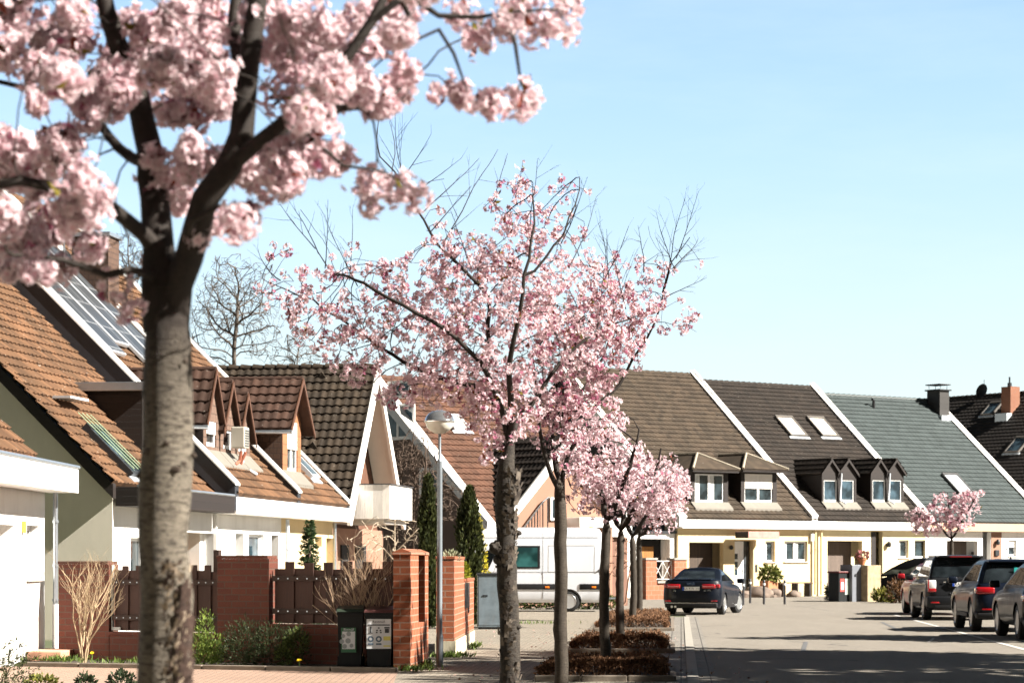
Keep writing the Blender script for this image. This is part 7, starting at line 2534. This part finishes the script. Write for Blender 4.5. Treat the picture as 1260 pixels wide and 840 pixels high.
# pots by the yellow house
p = Vector(FLOWERPOT.location)
C, D = blob_points([(p.x, p.y, p.z + .38, .26, .24, .16)], 300, rg, .4); n = len(C)
v, q, t = leaf_quads(C - np.array(p), D, np.full(n, .10), shade_mix(n, rg, (.6, .2, .25), (.10, .13, .04)), .7, rg)
np_mesh('flowers', v, q, LEAF, FLOWERPOT, t)
p = Vector(POTTED.location)
C, D = blob_points([(p.x, p.y, 1.05, .42, .38, .34), (p.x + .3, p.y, .95, .25, .25, .25)], 420, rg, .3); n = len(C)
Ml = Matrix.Rotation(-R(ROWDEG), 3, 'Z')
C = np.array([Ml @ (Vector(c) - p) for c in C])
v, q, t = leaf_quads(C, D, np.full(n, .22), shade_mix(n, rg, (.22, .24, .06), (.05, .07, .02)), .5, rg)
np_mesh('foliage', v, q, LEAF, POTTED, t)
for px, Y, w, h, lab, c1, c2 in ((1025, 99.5, 9, 13, 'white-flowering low shrub left of the black bin by the garage', (.6, .6, .5), (.06, .08, .03)), (1085, 97.0, 10, 9, 'low yellowish plants at the foot of the stone pillar', (.35, .33, .08), (.08, .10, .03)), (1105, 95.0, 16, 16, 'rust brown shrub in front of the black people carrier', (.14, .07, .03), (.05, .03, .015))):
    gy = HY + 4611 / Y
    C, D = blob_points([ell(px, gy - h * .8, Y, w, h), ell(px + w * .6, gy - h * .5, Y, w * .7, h * .7)], 700, rg, .3); n = len(C)
    leafy('border_shrub', lab, 'shrub', P(px, gy, Y), C, D + np.array([0, 0, .6]), np.full(n, .16), shade_mix(n, rg, c1, c2), ratio=.4)
Y = 82.0
C, D = blob_points([ell(px_, 742, Y, 9, 9) for px_ in range(596, 756, 9)], 2600, rg, .2); n = len(C)
leafy('border_planting', 'low green border planting seen under and behind the white van', 'hedge', P(675, 749, Y), C, D + np.array([0, 0, .6]), np.full(n, .13), shade_mix(n, rg, (.12, .16, .04), (.03, .04, .015)), ratio=.45)
# brambles behind the row of trees, by the salmon gable
Y = 83.5
b_ = Vector((P(757, 0, Y).x, Y, 0))
st = [(px_line([(757 + d, 748), (757 + d * 1.5, 700), (757 + d * 2, 670)], Y), .04, .015) for d in (-5, 2, 7, 12)]
bare_plant('bare_shrub', 'reddish bare bushes seen between the thin trunks right of the van', 'shrub', b_, st, ellipse_targets([(757, 690, 14, 28, 1), (775, 690, 14, 25, 1), (765, 665, 18, 14, .7)], Y, rg, 260, 1.0), 69, .2, .17, plain('reddish stems', (.33, .19, .13), .85, .3, 6), .014, None, 'stems', .35, (5, 4, 3))


# ---- clipped brown hedges in the beds between pavement and road
def hedge(label, Ya, Yb, h, n, seed, c1, c2, z0=0):
    rg = np.random.default_rng(seed)
    xr = lambda Y: 1.97 + .066 * (Y - 31.8)
    wd = 1.58
    t = thing('hedge', label, 'hedge', (xr(Ya) - wd / 2, Ya, 0), 0, 'clipped brown hedges in the tree beds')
    b = np.array(t.location)
    u, w, z = rg.uniform(0, 1, n), rg.uniform(0, 1, n), rg.uniform(0, 1, n) ** .55
    # push most leaves towards top and sides
    m = rg.uniform(0, 1, n) < .5; z[m] = 1 - rg.uniform(0, .22, m.sum())
    m = rg.uniform(0, 1, n) < .25; w[m] = rg.choice([0.0, 1.0], m.sum()) + rg.normal(0, .02, m.sum())
    m = rg.uniform(0, 1, n) < .30; u[m] = rg.normal(0.005, .008, m.sum())
    Yv = Ya + u * (Yb - Ya)
    hh = h * (1 + .10 * np.sin(u * 9 + w * 4) + .08 * np.sin(w * 13 + u * 21) + .06 * np.sin(u * 47)) * (1 - .35 * np.clip((np.abs(w - .5) - .42) / .08, 0, 1))
    C = np.stack([xr(0) + .066 * Yv - wd * w + rg.normal(0, .012, n), Yv, z * hh], 1)
    D = rg.normal(0, .6, (n, 3)) + np.array([0, 0, .8])
    v, q, tt = leaf_quads(C - b, D, np.full(n, .05), shade_mix(n, rg, c1, c2), .42, rg)
    np_mesh('foliage', v, q, tinted('dry leaf', .2, .8), t, tt)
    mb = MB()
    for k in range(int(n / 60)):
        Yk = rg.uniform(Ya, Yb); wk = rg.uniform(.03, .97)
        p = Vector((xr(Yk) - wd * wk, Yk, 0)) - Vector(b)
        mb.tube([p, p + Vector((rg.normal(0, .04), rg.normal(0, .04), h * .9))], [.006, .003], 3)
    mb.build('stems', STEMB, t)
    # bed soil and edging stones
    so = sheet('bed_soil', [(xr(Ya) + .10, Ya - .25), (xr(Yb) + .10, Yb + .2), (xr(Yb) - wd - .1, Yb + .2), (xr(Ya) - wd - .1, Ya - .25)], .045, SOIL)
    for k in range(3):
        mb = MB(); a = xr(Ya) - wd - .12 + (wd + .26) * k / 3
        mb.bbox(a + .006, a + (wd + .26) / 3 - .006, Ya - .38, Ya - .26, -.04, .085, .014)
        tag(mb.build('bed_edging', plain('weathered edging stone', (.16, .13, .10), .9, .25, 4, .5, 30, dirt=.5)), kind='structure')
    m_ = max(3, int((Yb - Ya) / 1.0))
    for k in range(m_):
        mb = MB(); ya, yb = Ya - .25 + (Yb - Ya + .4) * k / m_, Ya - .25 + (Yb - Ya + .4) * (k + 1) / m_
        mb.mesh([(xr(ya) + .11, ya + .008, -.04), (xr(ya) + .19, ya + .008, -.04), (xr(yb) + .19, yb - .008, -.04), (xr(yb) + .11, yb - .008, -.04),
                 (xr(ya) + .11, ya + .008, .07), (xr(ya) + .19, ya + .008, .07), (xr(yb) + .19, yb - .008, .07), (xr(yb) + .11, yb - .008, .07)],
                [(3, 2, 1, 0), (4, 5, 6, 7), (0, 1, 5, 4), (1, 2, 6, 5), (2, 3, 7, 6), (3, 0, 4, 7)])
        tag(mb.build('bed_edging', plain('weathered edging stone', (.16, .13, .10), .9, .25, 4, .5, 30, dirt=.5)), kind='structure')


HB1, HB2 = (.26, .14, .075), (.09, .047, .026)
hedge('clipped brown hedge nearest the viewer, around the fourth cherry trunk', 32.1, 35.1, .25, 11000, 81, HB1, HB2)
hedge('clipped brown hedge in the middle of the three tree beds', 42.1, 45.8, .26, 11000, 82, HB1, HB2)
hedge('clipped brown hedge farthest away, left of the dark sedan', 55.8, 67.8, .28, 12000, 83, HB1, HB2)

# ---- weeds, daffodil leaves and fallen leaves
rg = np.random.default_rng(90)
C, D, T_ = [], [], []
for (x, y, rx, ry, n, zb) in ((P(508, 0, 34.75).x, 34.75, .2, .08, 90, 0), (P(555, 0, 40.2).x - .0, 39.9, .22, .12, 220, 0), (P(578, 0, 44).x + .05, 44.5, .1, .9, 110, 0), (P(520, 0, 35.8).x + .05, 36.2, .06, .7, 70, 0), (P(70, 0, 37.2).x, 37.3, .28, .2, 240, .04), (P(180, 0, 36.5).x, 36.4, .8, .2, 160, .04), (-.5, 62.0, 1.2, .4, 400, 0)):
    a = rg.normal(0, .45, (n, 2)) * np.array([rx, ry]) * 1.6
    C.append(np.stack([x + a[:, 0], y + a[:, 1], np.full(n, zb)], 1)); D.append(np.stack([rg.normal(0, .5, n), rg.normal(0, .5, n), np.full(n, 1.0)], 1)); T_.append(shade_mix(n, rg, (.14, .20, .04), (.05, .08, .02)))
C, D, T_ = np.concatenate(C), np.concatenate(D), np.concatenate(T_)
v, q, t = leaf_quads(C, D, np.full(len(C), .11), T_, .22, rg)
tag(np_mesh('weeds', v, q, LEAF, None, t), 'green weeds and daffodil leaves along the wall feet', 'weeds', None, 'stuff')
n = 420
x_ = np.concatenate([rg.uniform(-1.4, 2.3, 260), rg.uniform(2.0, 3.4, 160)]); y_ = np.concatenate([rg.uniform(31, 60, 260), rg.uniform(31, 60, 160)])
C = np.stack([x_, y_, np.full(n, .016)], 1); D = np.stack([rg.normal(0, 1, n), rg.normal(0, 1, n), rg.uniform(0, .25, n)], 1)
v, q, t = leaf_quads(C, D, np.full(n, .045), shade_mix(n, rg, (.22, .13, .07), (.55, .38, .36)), .6, rg)
tag(np_mesh('fallen_leaves', v, q, LEAF, None, t), 'scattered fallen petals and dry leaves on the pavement', 'fallen leaves', None, 'stuff')
for px, py, Y, lab in ((113, 803, 36.6, 'single yellow dandelion at the foot of the pale bare shrub'), (368, 812, 35.0, 'single yellow flower in front of the dark shrub by the bins')):
    p = P(px, py, Y)
    t = thing('yellow_flower', lab, 'flower', (p.x, p.y, .05), 0, 'yellow spring flowers in the bed')
    mb = MB(); mb.tube([(0, 0, 0), (.005, 0, p.z - .05)], .004, 5); mb.build('stem', plain('flower stem', (.10, .2, .04), .7), t)
    C1 = np.array([[0.005, 0, p.z - .05]]); v, q, tt = petals(np.repeat(C1, 3, 0), np.array([[0, -.6, 1.0]] * 3), np.array([.04, .033, .025]), np.array([[.80, .58, .02]] * 3), 8, ((0, 1, .3),), rg)
    np_mesh('flower_head', v, q, LEAF, t, tt)

# ---- dark wood added behind the viewer to dim camera-facing surfaces
rg = np.random.default_rng(95)
n = 5200
x_ = rg.uniform(-75, 62, n); h_ = 15 + 4 * np.sin(x_ * .31) + 2.5 * np.sin(x_ * .83 + 1)
C = np.stack([x_, -24 + rg.normal(0, 2.2, n) - .004 * x_ ** 2, rg.uniform(0, 1, n) ** .8 * h_], 1); D = rg.normal(0, 1, (n, 3)) + np.array([0, .2, .5])
v, q, t = leaf_quads(C, D, np.full(n, 2.3), shade_mix(n, rg, (.05, .055, .025), (.03, .03, .018)), .8, rg)
tag(np_mesh('wood', v, q, LEAF, None, t), 'added dark wood behind the viewer, dimming the surfaces that face it', 'wood', None, 'stuff')

# ---- leafy trees beyond the right edge that shade the road and pavement
rg = np.random.default_rng(97)
SH = [(12.6, 20.6, 1.0, .0, 'dense tree outside the right edge, nearest the viewer'), (13.4, 25.6, 1.05, 1.9, 'dense tree outside the right edge, second from the viewer'),
      (12.9, 30.2, 1.0, 3.4, 'dense tree outside the right edge, third from the viewer'), (13.6, 34.2, 1.0, 5.2, 'dense tree outside the right edge, fourth from the viewer'),
      (14.4, 38.8, .95, .9, 'dense tree outside the right edge, fifth from the viewer'), (13.9, 48.6, .62, 2.6, 'smaller dense tree outside the right edge, farthest from the viewer')]
els = [(rg.normal(0, 1.1), rg.normal(0, 1.1), 6.9 + rg.normal(0, 1.4), rg.uniform(1.1, 1.9), rg.uniform(1.1, 1.9), rg.uniform(.8, 1.5)) for _ in range(13)]
C, D = blob_points(els, 4200, rg, .35); n = len(C)
SHT = leafy('shade_tree', SH[0][4], 'tree', (0, 0, 0), C, D + np.array([0, 0, .3]), np.full(n, .42), shade_mix(n, rg, (.10, .13, .04), (.04, .055, .02)), part='crown', ratio=.6, group='shade trees outside the frame')
mb = MB(); mb.tube([(0, 0, -.1), (.05, 0, 2), (0, .1, 4.5), (.1, 0, 7)], [.22, .17, .13, .05], 10)
for e in els: mb.tube([(0, .05, 3.2 + rg.uniform(0, 1.5)), (e[0] * .5, e[1] * .5, e[2] * .75), (e[0], e[1], e[2])], [.09, .06, .02], 6)
mb.build('trunk', BARK3, SHT, smooth=60)
for k, (x, y, s_, rz, lab) in enumerate(SH):
    c = SHT if k == 0 else copy_tree(SHT)
    c.location = (x, y, 0); c.rotation_euler = (0, 0, rz); c.scale = (s_, s_, s_); c['label'] = lab
# ------------------------------------------------------------------ camera, sun, sky
cd = bpy.data.cameras.new('camera'); cam = bpy.data.objects.new('camera', cd); COL.objects.link(cam)
cam.location = (0, 0, CH); cam.rotation_euler = (R(90), 0, 0)
cd.sensor_width = 36; cd.lens = 36 * F / 1260; cd.shift_y = (HY - 420) / 1260
cd.clip_start = .1; cd.clip_end = 3000
cd.dof.use_dof = True; cd.dof.focus_distance = 24; cd.dof.aperture_fstop = 7.5; cd.dof.aperture_blades = 8
SC.camera = cam

SUN_EL = R(37)
sd = Vector((math.cos(SUN_EL) * .9613, math.cos(SUN_EL) * -.2756, math.sin(SUN_EL)))
sl = bpy.data.lights.new('sun', 'SUN'); so = bpy.data.objects.new('sun', sl); COL.objects.link(so)
sl.energy = 5.0; sl.angle = R(.53); sl.color = (1.0, .94, .85)
so.rotation_euler = sd.to_track_quat('Z', 'Y').to_euler()
so.location = (40, -5, 40)

w = bpy.data.worlds.new('World'); SC.world = w; w.use_nodes = True
t = w.node_tree; bg = t.nodes['Background']
sky = t.nodes.new('ShaderNodeTexSky'); sky.sky_type = 'NISHITA'; sky.sun_disc = False
sky.sun_elevation = SUN_EL; sky.sun_rotation = math.atan2(sd.x, sd.y)
sky.air_density = 1.0; sky.dust_density = .8; sky.ozone_density = 1.6; sky.altitude = 100
# hazy bright band above the horizon, deeper sky overhead
tc = t.nodes.new('ShaderNodeTexCoord'); sp = t.nodes.new('ShaderNodeSeparateXYZ'); t.links.new(tc.outputs['Generated'], sp.inputs[0])
mr = t.nodes.new('ShaderNodeValToRGB'); mr.color_ramp.interpolation = 'EASE'
for i, (p_, v) in enumerate(((0.0, .60), (.10, .61), (.23, .64), (.40, .07), (1.0, .03))):
    e_ = mr.color_ramp.elements[i] if i < 1 else (mr.color_ramp.elements[1] if i == 1 else mr.color_ramp.elements.new(p_))
    e_.position = p_; e_.color = (v, v, v, 1)
t.links.new(sp.outputs['Z'], mr.inputs[0])
mx = t.nodes.new('ShaderNodeVectorMath'); mx.operation = 'SCALE'
# the haze is brightest over the far end of the street
ay = t.nodes.new('ShaderNodeMapRange'); ay.interpolation_type = 'SMOOTHSTEP'
for i, v in ((1, .1), (2, .9), (3, .16), (4, 1.0)): ay.inputs[i].default_value = v
t.links.new(sp.outputs['Y'], ay.inputs[0])
mm = t.nodes.new('ShaderNodeMath'); mm.operation = 'MULTIPLY'; t.links.new(mr.outputs[0], mm.inputs[0]); t.links.new(ay.outputs[0], mm.inputs[1])
t.links.new(sky.outputs[0], mx.inputs[0]); t.links.new(mm.outputs[0], mx.inputs['Scale'])
# whiter haze close to the horizon
hz = t.nodes.new('ShaderNodeMapRange'); hz.interpolation_type = 'SMOOTHSTEP'
for i, v in ((1, 0.0), (2, .2), (3, .62), (4, 0.0)): hz.inputs[i].default_value = v
t.links.new(sp.outputs['Z'], hz.inputs[0])
hf = t.nodes.new('ShaderNodeMath'); hf.operation = 'MULTIPLY'; t.links.new(hz.outputs[0], hf.inputs[0]); t.links.new(ay.outputs[0], hf.inputs[1])
hm = t.nodes.new('ShaderNodeMix'); hm.data_type = 'RGBA'
t.links.new(hf.outputs[0], hm.inputs[0]); t.links.new(mx.outputs[0], hm.inputs[6]); hm.inputs[7].default_value = (2.2, 2.42, 2.5, 1)
# faint high wisps
mp = t.nodes.new('ShaderNodeMapping'); mp.inputs['Scale'].default_value = (5, 5, 26); mp.inputs['Rotation'].default_value = (0, R(18), 0)
t.links.new(tc.outputs['Generated'], mp.inputs[0])
nz = t.nodes.new('ShaderNodeTexNoise'); nz.inputs['Scale'].default_value = 1.6; nz.inputs['Detail'].default_value = 7; nz.inputs['Roughness'].default_value = .62
t.links.new(mp.outputs[0], nz.inputs['Vector'])
wf = t.nodes.new('ShaderNodeMapRange')
for i, v in ((1, .42), (2, .78), (3, 0.0), (4, .16)): wf.inputs[i].default_value = v
t.links.new(nz.outputs['Fac'], wf.inputs[0])
wm = t.nodes.new('ShaderNodeMix'); wm.data_type = 'RGBA'; wm.blend_type = 'MIX'
t.links.new(wf.outputs[0], wm.inputs[0]); t.links.new(hm.outputs[2], wm.inputs[6]); wm.inputs[7].default_value = (2.6, 3.0, 3.2, 1)
t.links.new(wm.outputs[2], bg.inputs[0]); bg.inputs[1].default_value = .102

vs_ = SC.view_settings
vs_.view_transform = 'Standard'; vs_.look = 'None'; vs_.exposure = 1.88; vs_.gamma = 1; vs_.use_curve_mapping = False
SC.cycles.max_bounces = 6; SC.cycles.diffuse_bounces = 2; SC.cycles.transparent_max_bounces = 8; SC.cycles.sample_clamp_indirect = 6
SC.cycles.use_denoising = True
SC.cycles.use_adaptive_sampling = True; SC.cycles.adaptive_threshold = .02
bpy.context.view_layer.update()
